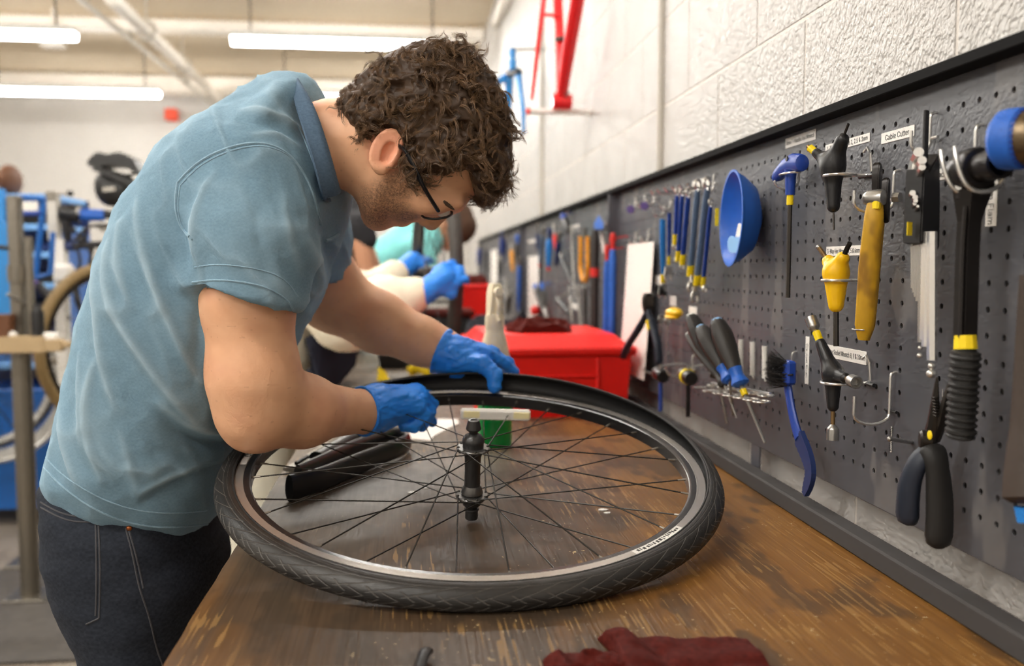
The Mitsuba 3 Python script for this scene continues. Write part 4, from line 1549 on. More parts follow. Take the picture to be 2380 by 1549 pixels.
def plaque(px0, yt, yb, px1, text, label, h=None, mat='mat_label_white', vertical=False, shift=0.0, bold=False):
    a, b, c = pt(px0, yt), pt(px0, yb), pt(px1, 600)
    y0, y1, z1, z0 = a[1], c[1], a[2], b[2]
    k = thing('tool_label', label, 'label', None)
    part(k, 'strip', box([XP - .0006, (y0 + y1) / 2, (z0 + z1) / 2], [.0008, abs(y0 - y1), z1 - z0], .0003), mat, False)
    if text:
        cc = np.array([XP - .0010, (y0 + y1) / 2, (z0 + z1) / 2]) + UA * shift
        if vertical:
            M = frame_to(cc, -VA, UA, WA)
            L = z1 - z0
        else:
            M = frame_to(cc, UA, VA, WA)
            L = abs(y0 - y1)
        hh = h or .5 * (abs(y0 - y1) if vertical else z1 - z0)
        m = meshkit.text_mesh(text, hh, .0003, bold)
        lo, hi = m.bounds
        m.vertices = (m.vertices - [(lo[0] + hi[0]) / 2, hh / 2, 0]) * [min(1, .92 * L / (hi[0] - lo[0])), 1, 1]
        part(k, 'lettering', xf(m, M), 'mat_ink', False)
    return k


# ---- labels
plaque(2295, 420, 527, 2314, 'Flim Flam', 'white vertical strip label reading Flim Flam', vertical=True)
plaque(2158, 398, 424, 2210, 'Wrench', 'white strip label reading Wrench beside the ratchet head', bold=True, shift=-.004)
plaque(2050, 311, 336, 2117, 'Cable Cutter', 'white strip label reading Cable Cutter above the yellow-handled cutter')
plaque(1920, 338, 357, 2015, '3-Way Hex Wrench 2, 2.5 & 3mm', 'white strip label behind the black three-way wrench', h=.0058)
plaque(1827, 323, 346, 1890, '8mm T-Handle Hex Wrench', 'white strip label above the blue T-handle wrench', h=.006)
plaque(1922, 574, 596, 2003, '3-Way Hex Wrench 4, 5 & 6mm', 'white strip label above the yellow three-way wrench', h=.0062)
plaque(1918, 800, 829, 2022, '3-Way Socket Wrench 8, 9 & 10mm', 'white strip label above the black three-way socket wrench', h=.0066)
plaque(1874, 782, 893, 1887, 'Crankset Brush', 'white upright strip label left of the three-way socket wrench', vertical=True, h=.0050)
plaque(2072, 992, 1052, 2087, 'Needle Nose', 'white upright strip label behind the steel peg of the long-nose pliers', vertical=True, h=.0050)
plaque(2192, 905, 935, 2203, '', 'small white label between the jaws of the pliers and the ratchet grip')

# ---- blue T-handle hex wrench
o = pt(1838, 385, .030)
k = thing('hex_wrench', 'blue T-handle hex wrench hanging on the panel with a yellow band on its shaft', 'hex wrench')
R_ = np.array([[(u, .004 + rz * math.sin(a) - .3 * abs(u) * (1 if u < 0 else .4), rw * math.cos(a)) for a in np.linspace(0, 2 * math.pi, 16, endpoint=False)]
               for u, rz, rw in ((-.054, .004, .004), (-.052, .007, .007), (-.040, .0105, .0095), (-.015, .0125, .011), (.010, .0135, .0115), (.030, .0130, .011), (.038, .0115, .010), (.040, .006, .006))])
hd = rings(loc(o, R_.reshape(-1, 3)).reshape(R_.shape))
trimesh.repair.fix_normals(hd)
part(k, 'handle', hd, 'mat_blue_tool', 50)
part(k, 'collar', tube([loc(o, (0, -.004, 0)), loc(o, (0, -.018, 0)), loc(o, (0, -.042, 0))], [.0095, .0078, .0068], 14), 'mat_blue_tool', 40)
part(k, 'hole_eye', rod(loc(o, (.012, .008, .0102)), loc(o, (.012, .008, .0122)), .0035), 'mat_black_plastic')
part(k, 'band', rod(loc(o, (0, -.042, 0)), loc(o, (0, -.056, 0)), .0048), 'mat_yellow_tape')
zt = pt(1837, 693, .03)[2]
part(k, 'shaft', rod(loc(o, (0, -.04, 0)), [o[0], o[1], zt], .0034, k=6), 'mat_dark_steel', False)
k = hook(1868, 376, 'chrome loop hook under the blue T-handle wrench', .036, .044, .006, back_bar=False)
part(k, 'loop', tube(loc(o, np.array([(.026 * math.cos(a), -.012, .012 * math.sin(a)) for a in np.linspace(-.3, math.pi + .3, 18)])), .0017, 8), 'mat_chrome')


# ---- three-way wrenches
def three_way(o, mat, label, ends, hub_r, arms, collar_label=None):
    """o: hub centre; arms: list of (direction uvw, arm length, arm radii, shaft length, shaft radius, end kind)."""
    k = thing('three_way_wrench', label, 'wrench')
    def fld(p):
        f = sd_ell(p, o, (hub_r * .8, hub_r, hub_r * 1.05))
        for d, la, (r1, r2), *_ in arms:
            D = norm(loc(np.zeros(3), d))
            f = smin(f, sd_cone(p, o + D * hub_r * .3, o + D * la, r1, r2), .008)
        return f
    m = sdf_mesh(fld, o - .08, o + .08, .0022, 2)
    part(k, 'handle', m, mat, True)
    for d, la, (r1, r2), ls, rs, end in arms:
        D = norm(loc(np.zeros(3), d))
        a, b = o + D * (la - .004), o + D * (la + ls)
        part(k, 'shaft', rod(a, b, rs, k=6 if end == 'hex' else 12), 'mat_dark_steel' if end == 'hex' else 'mat_brass', False)
        if end == 'ball':
            part(k, 'tip', ell(b, (rs * 1.2,) * 3, sub=2), 'mat_steel')
        if end == 'socket':
            u, v = perp(D)
            part(k, 'socket', lathe([(.003, -.003), (.0065, .001), (.0078, .004), (.0078, .017), (.0062, .0172), (.0058, .008), (0, .007)], b, D, 20), 'mat_steel', 30)
        if end == 'tape':
            part(k, 'band', rod(a + D * .004, a + D * .016, rs * 1.9), 'mat_yellow_tape')
    return k


def ring_hook(o, r, label):
    k = thing('ring_hook', label, 'hook')
    C = loc(o, np.array([(r * math.cos(a), 0, r * math.sin(a)) for a in np.linspace(0, 2 * math.pi, 28, endpoint=False)]))
    part(k, 'ring', tube(C, .0019, 8, True), 'mat_chrome', 40)
    w = XP - o[0]
    part(k, 'stem', tube([loc(o, (.004, 0, -r)), loc(o, (.006, .0, -w + .008)), loc(o, (.006, .002, -w - .006))], .0019, 8), 'mat_chrome', 40)
    part(k, 'back_wire', tube([loc(o, (.014, .004, -w + .004)), loc(o, (.014, .026, -w + .006)), loc(o, (.006, .034, -w + .006)), loc(o, (-.004, .03, -w + .005))], .0019, 8), 'mat_chrome', 40)
    part(k, 'tie', rod(loc(o, (-.016, .0, -w + .004)), loc(o, (.024, -.001, -w + .004)), .0026, k=8), 'mat_black_plastic')
    return k


o = pt(1935, 385, .040)
three_way(o, 'mat_black_plastic', 'black three-way hex wrench with a thin curved key pointing down', None, .019,
          [((-.55, .50, .35), .030, (.009, .006), .016, .0026, 'tape'), ((.62, .86, -.05), .036, (.011, .0085), .022, .0018, 'hex'), ((.10, -1, .0), .052, (.0125, .0080), .030, .0013, 'hex')])
ring_hook(pt(1952, 408, .038), .019, 'chrome ring hook round the black three-way hex wrench')
o = pt(1943, 632, .040)
three_way(o, 'mat_yellow_plastic', 'yellow three-way hex wrench with three dark keys', None, .013,
          [((-.62, .55, .12), .020, (.012, .0085), .028, .0030, 'ball'), ((.62, .75, -.05), .022, (.012, .0085), .024, .0034, 'hex'), ((.06, -1, 0), .042, (.0155, .0095), .052, .0034, 'hex')])
ring_hook(pt(1944, 652, .040), .0175, 'chrome ring hook round the yellow three-way wrench')
o = pt(1936, 868, .042)
three_way(o, 'mat_black_plastic', 'black three-way socket wrench with steel sockets', None, .014,
          [((-.62, 1.0, .18), .044, (.0105, .0065), .020, .0032, 'socket'), ((.80, -.06, -.02), .030, (.0095, .0070), .012, .0036, 'socket'), ((.05, -1, 0), .042, (.0110, .0072), .026, .0028, 'socket')])
bd = norm(loc(np.zeros(3), (-.62, 1.0, .18)))
k = list(scene)[-1].split('__')[0]
part(k, 'band', rod(o + bd * .047, o + bd * .060, .0052), 'mat_yellow_tape')
ring_hook(pt(1946, 890, .040), .0195, 'chrome ring hook round the black socket wrench')

# ---- cable cutter
hook(2092, 396, 'chrome hook holding the yellow-handled cable cutter', .046, .056, .022)
o = pt(2040, 448, .040)
k = thing('cable_cutter', 'cable cutter with worn yellow handles hanging jaws up on a hook', 'pliers')
part(k, 'jaw', plate(spline([(-.008, .030), (.004, .034), (.010, .018), (.008, -.006), (.004, -.03), (-.006, -.03), (-.009, .0), (-.011, .016)], 40, True), .008, .0012, frame_to(loc(o, (.0, 0, -.003)), UA * .5 + WA * .5, VA, norm(WA - UA))), 'mat_black_oxide', 30)
part(k, 'jaw', plate(spline([(-.004, .018), (.006, .020), (.011, .004), (.009, -.014), (.002, -.03), (-.006, -.028), (-.006, .0)], 40, True), .007, .0012, frame_to(loc(o, (.004, -.004, -.012)), UA * .5 + WA * .5, VA, norm(WA - UA))), 'mat_black_oxide', 30)
part(k, 'pivot', lathe([(0, -.014), (.0085, -.012), (.0095, -.008), (.0095, .006), (.0070, .011), (0, .0125)], loc(o, (0, -.006, .004)), norm(-UA * .8 + WA * .5), 20), 'mat_steel', 30)
part(k, 'nut', lathe([(0, 0), (.0060, 0), (.0060, .008), (0, .008)], loc(o, (.006, -.006, -.016)), norm(UA * .8 - WA * .5), 6), 'mat_steel', False)
hp0 = [pt(2034, 470, .044), pt(2030, 520, .046), pt(2022, 600, .046), pt(2014, 700, .045), pt(2006, 790, .044)]
part(k, 'tape', tube([pt(2036, 462, .044), pt(2033, 486, .045)], [.0085, .0088], 12, flat=.6), 'mat_yellow_tape')
part(k, 'handle', tube(spline(hp0, 30), np.interp(np.linspace(0, 1, 30), [0, .12, .5, .9, 1], [.0085, .0105, .0118, .0108, .0060]), 16, flat=.62, updir=norm(hp0[2] - EYE)), 'mat_yellow_worn', 50)
part(k, 'handle', tube(spline([p + norm(p - EYE) * .013 + UA * .003 for p in hp0], 30), np.interp(np.linspace(0, 1, 30), [0, .12, .5, .9, 1], [.0085, .0105, .0112, .0105, .0060]), 16, flat=.62, updir=norm(hp0[2] - EYE)), 'mat_yellow_worn', 50)
part(k, 'clasp', tube(loc(pt(2003, 766, .044), np.array([(.0125 * math.cos(a), 0, .010 * math.sin(a)) for a in np.linspace(.3, 2.9, 14)])), .0009, 6), 'mat_steel')

# ---- hex key set in its holder
hook(2178, 262, 'chrome hook holding the set of hex keys', .040, .029, .020, back_bar=True)
k = thing('hex_key_set', 'set of silver hex keys in a black folding holder with a yellow sticker', 'hex keys')
o = pt(2150, 440, .034)
uu = norm(UA * .55 + WA * .85)
vv = VA
ww = np.cross(uu, vv)
part(k, 'strap', obox(loc(pt(2150, 352, .036), (0, 0, 0)), [uu, vv, ww], [.008, .085, .004], .001), 'mat_black_plastic')
hold = [(-.024, .020), (.008, .000), (.022, .000), (.024, -.066), (-.022, -.070)]
part(k, 'holder', plate([(x - .004, y) for x, y in [(-.016, .036), (.006, .016), (.018, .018), (.020, -.058), (-.022, -.064), (-.020, -.014)]], .020, .0015, frame_to(loc(pt(2140, 436, .040), (0, 0, 0)) - ww * .01, uu, vv, ww)), 'mat_black_plastic', 20)
part(k, 'sticker', obox(pt(2114, 532, .060), [uu, vv, ww], [.010, .014, .0008], 0), 'mat_yellow_tape')
for i, (hx, hy, r_) in enumerate(((2135, 354, .0050), (2143, 373, .0043), (2143, 389, .0035), (2121, 449, .0030), (2127, 459, .0026), (2128, 467, .0022), (2126, 474, .0018), (2133, 480, .0014))):
    tip = pt(hx, hy, .056)
    back = pt(hx - 4, hy + 6, .052) + np.array([.004, .010, -.004])
    big = i < 3
    bx = [(2166, 548, 2166, 838), (2157, 548, 2152, 806), (2150, 548, 2146, 790), (2142, 548, 2139, 796), (2135, 548, 2134, 700), (2129, 548, 2129, 690), (2124, 548, 2124, 680), (2119, 548, 2120, 670)][i]
    t_, b_ = pt(bx[0], bx[1], .040), pt(bx[2], bx[3], .040)
    kk = part(k, 'key', cat(tube([tip, back, back + [0, .003, -.010], back + [0, .003, -.034]], r_, 6), tube([t_ + [0, 0, .004], b_], r_, 6)), 'mat_chrome' if big else 'mat_steel', False)
    part(kk, 'end_face', rod(tip, tip + norm(tip - back) * .0006, r_ * 1.02, k=20), 'mat_label_white')
    if i in (0, 3):
        part(kk, 'ball_end', cat(ell(b_ - VA * .006, (r_ * .75,) * 3, sub=2), ell(b_ - VA * .014, (r_ * 1.05, r_ * 1.05, r_ * .9), sub=2)), 'mat_chrome')

# ---- ratchet ("flim flam") wrench
k = thing('ratchet_wrench', 'long black ratchet wrench with a yellow band above its ribbed grip', 'wrench')
hc = pt(2262, 395, .045)
ax_h = norm(UA * .75 + WA * .0 + VA * .04)
part(k, 'head', lathe([(0, -.020), (.012, -.020), (.0185, -.015), (.0205, -.006), (.0205, .008), (.0185, .013), (.0135, .014), (0, .014)], hc, ax_h, 28), 'mat_black_oxide', 30)
part(k, 'socket', lathe([(.0135, .012), (.0145, .016), (.0145, .040), (.0118, .0405), (.0110, .020), (0, .020)], hc, ax_h, 28), 'mat_black_oxide', 30)
bar = [pt(2262, 425, .045), pt(2256, 480, .045), pt(2250, 560, .045), pt(2246, 680, .046), pt(2243, 790, .047)]
part(k, 'bar', tube(spline(bar, 24), np.interp(np.linspace(0, 1, 24), [0, .15, .3, 1], [.0190, .0150, .0105, .0105]), 4, flat=.62, updir=norm(bar[2] - EYE)), 'mat_black_oxide', False)
part(k, 'bar_rib', tube(spline([p + np.array([-.007, -.003, 0]) for p in bar[1:]], 20), .0022, 6), 'mat_black_oxide', 40)
part(k, 'pawl', obox(pt(2233, 440, .052), [UA, VA, WA], [.008, .022, .010], .002), 'mat_black_oxide')
part(k, 'pawl_lever', rod(pt(2228, 433, .058), pt(2238, 436, .05), .0035), 'mat_steel')
part(k, 'band', tube([pt(2243, 780, .047), pt(2244, 812, .047)], [.0115, .0125], 10, flat=.8), 'mat_yellow_tape')
g0, g1 = pt(2245, 812, .047), pt(2232, 1020, .047)
gr = np.linspace(0, 1, 60)
part(k, 'grip', tube(g0 + (g1 - g0) * gr[:, None], .0150 + .0012 * np.sign(np.sin(gr * 84)) * (gr > .08) * (gr < .95) - .004 * (gr < .02) - .003 * (gr > .985), 20, flat=.82), 'mat_grip_black', 25)
k = thing('double_hook', 'chrome double-pronged hook carrying the head of the ratchet wrench', 'hook')
for du in (-.010, .012):
    P = loc(hc, np.array([(du - .012, .022, -.045), (du - .012, .022, -.030), (du - .006, .012, -.026), (du, -.010, -.022), (du + .004, -.021, -.006), (du + .004, -.018, .014), (du, .004, .024), (du - .004, .020, .025)]))
    part(k, 'prong', tube(spline(P, 30), .0022, 8), 'mat_chrome', 40)

# ---- big blue and bronze drum tool, cut off by the right edge
k = thing('freewheel_tool', 'blue plastic ring with a bronze metal drum hanging at the top right', 'tool')
dc = pt(2350, 324, .052)
ad = norm(UA * .80 - WA * .42 - VA * .03)
R0 = .0265
part(k, 'ring', lathe([(.010, -.012), (.020, -.012), (R0 - .001, -.007), (R0, -.002), (R0, .010), (R0 - .0025, .013), (.010, .013)], dc, ad, 40), 'mat_blue_mid', 30)
ua_, va_ = perp(ad)
part(k, 'serration', cat(*[hull([dc + ad * s_ + (ua_ * math.cos(a + e) + va_ * math.sin(a + e)) * (R0 + rr) for s_, e, rr in ((.003, 0, .0002), (.0135, -.05, -.001), (.0135, .05, -.001), (.0135, -.05, -.004), (.0135, .05, -.004), (.004, 0, -.003))]) for a in np.arange(30) * 2 * math.pi / 30]), 'mat_blue_tool', False)
part(k, 'drum', lathe([(0, .010), (.0235, .010), (.0240, .012), (.0215, .042), (.0225, .046), (.0225, .060), (.018, .064), (0, .064)], dc, ad, 40), 'mat_bronze', 30)
hook(2285, 290, 'chrome hook behind the blue and bronze drum', .034, .030, .004, back_bar=False)

# ---- dark brown holster at the right edge
k = thing('frame_pump', 'dark brown padded tool with a blue end, cut off by the right edge', 'tool')
P = [pt(2398, 640, .03), pt(2394, 800, .03), pt(2388, 980, .035), pt(2384, 1100, .04), pt(2388, 1170, .042)]
part(k, 'sleeve', tube(spline(P, 30), np.interp(np.linspace(0, 1, 30), [0, .6, .85, .97, 1], [.012, .017, .022, .024, .016]), 20, flat=.7), 'mat_leather', 40)
part(k, 'end', tube([pt(2386, 1180, .042), pt(2388, 1215, .042)], [.010, .008], 14), 'mat_blue_sky')

# ---- empty hook with a black tie, steel peg
k = hook(2084, 866, 'empty chrome hook with a black tie, beside the three-way socket wrench', .058, .052, .030, tie=True)
k = thing('steel_peg', 'plain steel peg sticking out above the long-nose pliers handles', 'peg')
a, b = pt(2152, 1032, .001), pt(2068, 1021, .052)
part(k, 'rod', rod(pt(2125, 1030, -.006), b, .0024), 'mat_steel')
part(k, 'tip', ell(b, (.003,) * 3, sub=2), 'mat_steel')

# ---- long-nose pliers
k = thing('long_nose_pliers', 'long-nose pliers with worn blue-black handles and a yellow dot, jaws up', 'pliers')
pv = pt(2160, 1014, .040)
part(k, 'jaw', tube([pv + [0, 0, -.004], pt(2168, 985, .040), pt(2174, 930, .041), pt(2178, 878, .042)], [.0085, .0072, .0048, .0016], 8, flat=.7), 'mat_dark_steel', 30)
part(k, 'jaw', tube([pv + [.004, 0, -.004], pt(2186, 985, .034), pt(2198, 930, .032), pt(2207, 888, .030)], [.0085, .0072, .0048, .0016], 8, flat=.7), 'mat_dark_steel', 30)
part(k, 'teeth', cat(*[obox(pt(2172 + i * .6, 925 + i * 7, .0445), [UA, VA, WA], [.006, .0016, .004], .0004) for i in range(7)]), 'mat_dark_steel', False)
part(k, 'pivot', lathe([(0, -.006), (.0105, -.005), (.0105, .004), (.008, .006), (0, .0065)], pv + WA * .004 - VA * .004, norm(WA - UA * .4), 24), 'mat_dark_steel')
part(k, 'dot', ell(pt(2161, 1012, .0525), (.0012, .0042, .0048), sub=2), 'mat_yellow_tape')
flat_('handle_navy', (30, 38, 52), 0.5)
part(k, 'handle', tube(spline([pv + [.002, 0, -.010], pt(2140, 1065, .050), pt(2116, 1120, .056), pt(2110, 1170, .056), pt(2108, 1218, .054)], 30), np.interp(np.linspace(0, 1, 30), [0, .2, .55, .9, .97, 1], [.0065, .0105, .0132, .0138, .0115, .005]), 16, flat=.75), 'mat_handle_navy', 50)
part(k, 'handle', tube(spline([pv + [0, 0, -.012], pt(2172, 1060, .040), pt(2182, 1130, .036), pt(2184, 1200, .034), pt(2180, 1274, .034)], 30), np.interp(np.linspace(0, 1, 30), [0, .1, .3, .55, .9, .97, 1], [.0085, .0140, .0122, .0140, .0145, .0120, .006]), 16, flat=.75), 'mat_grip_black', 50)

# ---- blue cleaning brush
k = thing('cleaning_brush', 'blue cleaning brush with a saw-toothed curved scraper and black bristles', 'brush')
B = [pt(1826, 850, .030), pt(1832, 905, .030), pt(1846, 980, .030), pt(1858, 1020, .030)]
part(k, 'handle', tube(spline(B, 24), np.interp(np.linspace(0, 1, 24), [0, .1, .5, 1], [.0085, .0095, .0088, .0100]), 12, flat=.55), 'mat_blue_tool', 50)
part(k, 'socket', obox(pt(1834, 866, .033), [UA, VA, WA], [.022, .034, .014], .003), 'mat_blue_tool')
part(k, 'cross_pin', rod(pt(1818, 873, .040), pt(1842, 872, .036), .0016), 'mat_dark_steel')
C = spline([(1858, 1016), (1876, 1060), (1884, 1100), (1878, 1130), (1872, 1150)], 24)
W_ = np.interp(np.linspace(0, 1, 24), [0, .3, .8, 1], [.0125, .0120, .0080, .0040])
Cp = np.array([pt(a, b, .030) for a, b in C])
T_ = np.gradient(Cp, axis=0)
T_ /= np.linalg.norm(T_, axis=1, keepdims=True)
Lt = np.cross(T_, np.cross(UA, VA))
sgn = np.sign((Lt @ UA).mean())
edge_l = Cp - sgn * Lt * (W_ + .0018 * (np.arange(24) % 2))[:, None]
edge_r = Cp + sgn * Lt * W_[:, None]
th2 = WA * .0035
R_ = np.stack([edge_l - th2, edge_r - th2, edge_r + th2, edge_l + th2], 1)
m = rings(R_)
trimesh.repair.fix_normals(m)
part(k, 'scraper', m, 'mat_blue_dark', False)
rg = np.random.default_rng(4)
br = []
for i in range(420):
    a = pt(1822 + rg.uniform(-4, 8), 860 + rg.uniform(-22, 40), .034 + rg.uniform(-.006, .006))
    d = norm(-UA * .55 + WA * .75 + VA * rg.uniform(.05, .35) + .20 * rg.normal(size=3))
    br.append(rod(a, a + d * rg.uniform(.020, .028), .0005, .0003, 4))
part(k, 'bristles', cat(*br), 'mat_black_plastic', False, kind='stuff')
hook(1852, 818, 'thin chrome hook with a black tie behind the blue brush', .040, .020, .004, r=.0014, tie=True)

# ---- blue parts bowl with pale tags in it
k = thing('parts_bowl', 'blue round parts bowl hanging on edge with a yellow sticker', 'bowl')
bc = pt(1702, 508, .048)
Rb = rp(108, bc)
part(k, 'shell', lathe([(0, -.043), (.022, -.043), (Rb * .70, -.032), (Rb * .92, -.012), (Rb, .0), (Rb + .003, .0015), (Rb + .003, .003), (Rb - .001, .003), (Rb * .90, -.009), (Rb * .67, -.028), (.02, -.037), (0, -.037)], bc, norm(WA - UA * .12 + VA * .02), 56), 'mat_blue_mid', 40)
part(k, 'magnet', lathe([(0, -.044), (.02, -.044), (.02, -.0432), (0, -.0432)], bc, WA, 24), 'mat_dark_steel')
part(k, 'sticker', obox(pt(1666, 505, .047), [VA, UA, WA], [.030, .0015, .006], .0003), 'mat_yellow_tape')
tc = bc - VA * (Rb * .55) - WA * .012
k = thing('blue_tag', 'pale blue plastic tag lying in the blue bowl', 'tag')
part(k, 'card', plate(spline([(-.03, -.010), (-.034, .006), (-.022, .014), (.010, .010), (.030, .012), (.034, -.006), (.01, -.014)], 40, True), .003, .0008, frame_to(tc + WA * .004, UA, VA, WA)), 'mat_pale_blue', 30)
k = thing('white_clip', 'small white clip in the blue bowl above the pale blue tag', 'clip')
part(k, 'plate', plate([(-.018, -.004), (-.006, .018), (.022, .010), (.026, -.008)], .004, .0008, frame_to(tc + UA * .006 + VA * .016 - WA * .002, UA, VA, WA)), 'mat_plastic_white', 30)
hook(1668, 404, 'chrome hook beside the rim of the blue bowl', .030, .028, .010)

# ---- combination wrenches hanging in a row
hk = thing('wrench_rail', 'chrome rail of prongs carrying the blue-handled wrenches', 'rack')
for i, px in enumerate((1556, 1572, 1590, 1608, 1626, 1646)):
    a = pt(px, 452 - i * 3, .0)
    part(hk, 'prong', tube([a - WA * .006, a + WA * .036, a + WA * .042 + VA * .008], .0022, 8), 'mat_chrome')
WR = [((1644, 424), (1622, 640), 'grey-blue', 22, 'mat_blue_dark', 24, (1616, 690)), ((1622, 428), (1606, 618), 'mid-blue', 20, 'mat_blue_tool', 20, (1606, 668)),
      ((1600, 446), (1588, 592), 'dark blue', 17, 'mat_blue_tool', 14, (1586, 618)), ((1586, 444), (1577, 584), 'blue', 15, 'mat_blue_tool', 12, (1574, 604)),
      ((1574, 444), (1570, 545), 'short blue', 14, 'mat_blue_tool', 12, (1568, 572)), ((1652, 470), (1636, 644), 'slim blue', 14, 'mat_blue_tool', 13, (1638, 672))]
flat_('wrench_grip_grey', (92, 112, 140), 0.42)
wr_lab = ['grey-blue combination wrench with the largest open jaw, rightmost but one of its row', 'combination wrench with pale blue grip beside the largest one', 'dark blue combination wrench in the middle of the row',
          'blue combination wrench left of the middle of the row', 'shortest blue combination wrench at the left of the row', 'slim blue combination wrench partly behind the largest one']
for i, ((x0, y0), (x1, y1), nm, wpx, mt, jpx, (jx, jy)) in enumerate(WR):
    wd = .030 + .004 * (i % 3) + (.008 if i < 2 else 0)
    a, b, j = pt(x0, y0, wd), pt(x1, y1, wd), pt(jx, jy, wd)
    k = thing('combination_wrench', wr_lab[i], 'wrench', 'combination wrenches on the rail')
    d = norm(b - a)
    r = rp(wpx / 2, a)
    part(k, 'ring_end', tube(a + np.array([math.cos(t) * .5 * UA + math.cos(t) * .86 * WA + math.sin(t) * VA for t in np.linspace(0, 2 * math.pi, 24, endpoint=False)]) * r * .95, r * .32, 8, True), 'mat_chrome', 40)
    part(k, 'neck', tube([a - VA * r, a - VA * r * 1.7], [r * .45, r * .6], 10, flat=.5), 'mat_chrome')
    part(k, 'grip', tube(np.linspace(a - VA * r * 1.4, b, 8), [r * .8, r * .98, r * .95, r * .92, r * .92, r * .92, r * .95, r * .88], 12, flat=.5, updir=UA * .86 - WA * .5), 'mat_wrench_grip_grey' if i < 2 else mt, 50)
    part(k, 'band', tube([b, b + d * rp(24, b)], r * 1.04, 12, flat=.6, updir=UA * .86 - WA * .5), 'mat_yellow_tape')
    rj = rp(jpx / 2, j)
    fr = frame_to(j - WA * .002, norm(UA * .5 + WA * .86), VA, np.cross(norm(UA * .5 + WA * .86), VA))
    th5 = np.linspace(math.radians(-62), math.radians(242), 26)
    out_ = [(rj * 1.25 * math.cos(t), rj * 1.35 * math.sin(t)) for t in th5]
    in_ = [(rj * .50, -rj * .9), (rj * .46, rj * .05), (0, rj * .34), (-rj * .46, rj * .05), (-rj * .50, -rj * .9)]
    part(k, 'open_end', plate(out_[::1] + in_[::-1], .005, .0008, fr), 'mat_chrome', 30)
    part(k, 'lower_neck', tube([b + d * rp(18, b), j + VA * rj], [r * .55, r * .5], 10, flat=.5), 'mat_chrome')
# two wider blue wrenches to the left
for i, (x0, y0, x1, y1, wpx, mt, lab) in enumerate(((1540, 510, 1541, 640, 19, 'mat_blue_sky', 'broad flat blue cone wrench with a yellow band, left of the wrench row'), (1556, 495, 1555, 598, 13, 'mat_blue_tool', 'narrow blue cone wrench beside the broad flat one'))):
    a, b = pt(x0, y0, .03), pt(x1, y1, .03)
    k = thing('cone_wrench', lab, 'wrench')
    r = rp(wpx / 2, a)
    part(k, 'grip', tube(np.linspace(a, b, 6), [r * .9, r, r * .95, r * .9, r * .8, r * .6], 12, flat=.4, updir=UA * .86 - WA * .5), mt, 50)
    part(k, 'band', tube([b + VA * rp(2, b), b - VA * rp(18, b)], r * .75, 12, flat=.5, updir=UA * .86 - WA * .5), 'mat_yellow_tape')
    j = b - VA * rp(36, b)
    part(k, 'open_end', plate([(-.010, .012), (.010, .012), (.013, -.006), (.009, -.016), (.005, -.004), (-.005, -.004), (-.009, -.016), (-.013, -.006)], .003, .0005, frame_to(j, norm(UA * .5 + WA * .86), VA, np.cross(norm(UA * .5 + WA * .86), VA))), 'mat_chrome', 30)
    hook(x0 + 10, y0 - 32, 'chrome hook over the %s cone wrench' % ('broad' if i == 0 else 'narrow'), .02, .03, .008)
plaque(1610, 422, 446, 1646, '', 'white strip label above the row of combination wrenches')

# ---- screwdriver rack with screwdrivers, and white price sticks
rk = thing('screwdriver_rack', 'chrome wire rack of loops holding the black-handled screwdrivers', 'rack')
for row, (py, w0) in enumerate(((895, .030), (915, .058))):
    for i in range(6):
        c = pt(1660 + i * 24 - row * 10, py + i * 5 - (6 if row else 0), w0)
        C = c + np.array([(.011 * math.cos(a)) * UA + (.012 * math.sin(a)) * WA for a in np.linspace(0, 2 * math.pi, 20, endpoint=False)])
        part(rk, 'loop', tube(C, .0016, 8, True), 'mat_chrome', 40)
for i in range(3):
    a = pt(1700 + i * 38, 900 + i * 8, -.004)
    part(rk, 'arm', tube([a, a + WA * .072], .0017, 8), 'mat_chrome')
part(rk, 'bar', tube([pt(1655, 890, .044), pt(1790, 915, .044)], .0017, 8), 'mat_chrome')
part(rk, 'bar', tube([pt(1650, 895, .016), pt(1795, 920, .016)], .0017, 8), 'mat_chrome')
flat_('screw_grip', (44, 41, 38), 0.5)
SD = [((1605, 735), (1666, 868), 44, 'mat_screw_grip', (1690, 985), 'black screwdriver at the back of the rack beside the yellow tool'),
      ((1600, 778), (1680, 890), 30, 'mat_screw_grip', (1712, 972), 'slim black screwdriver with a pale cap, leaning in the rack'),
      ((1628, 762), (1694, 880), 46, 'mat_screw_grip', (1704, 965), 'black screwdriver with a light blue cap in the middle of the rack'),
      ((1665, 745), (1720, 890), 52, 'mat_screw_grip', (1778, 1030), 'large black screwdriver with a blue neck, nearest in the rack')]
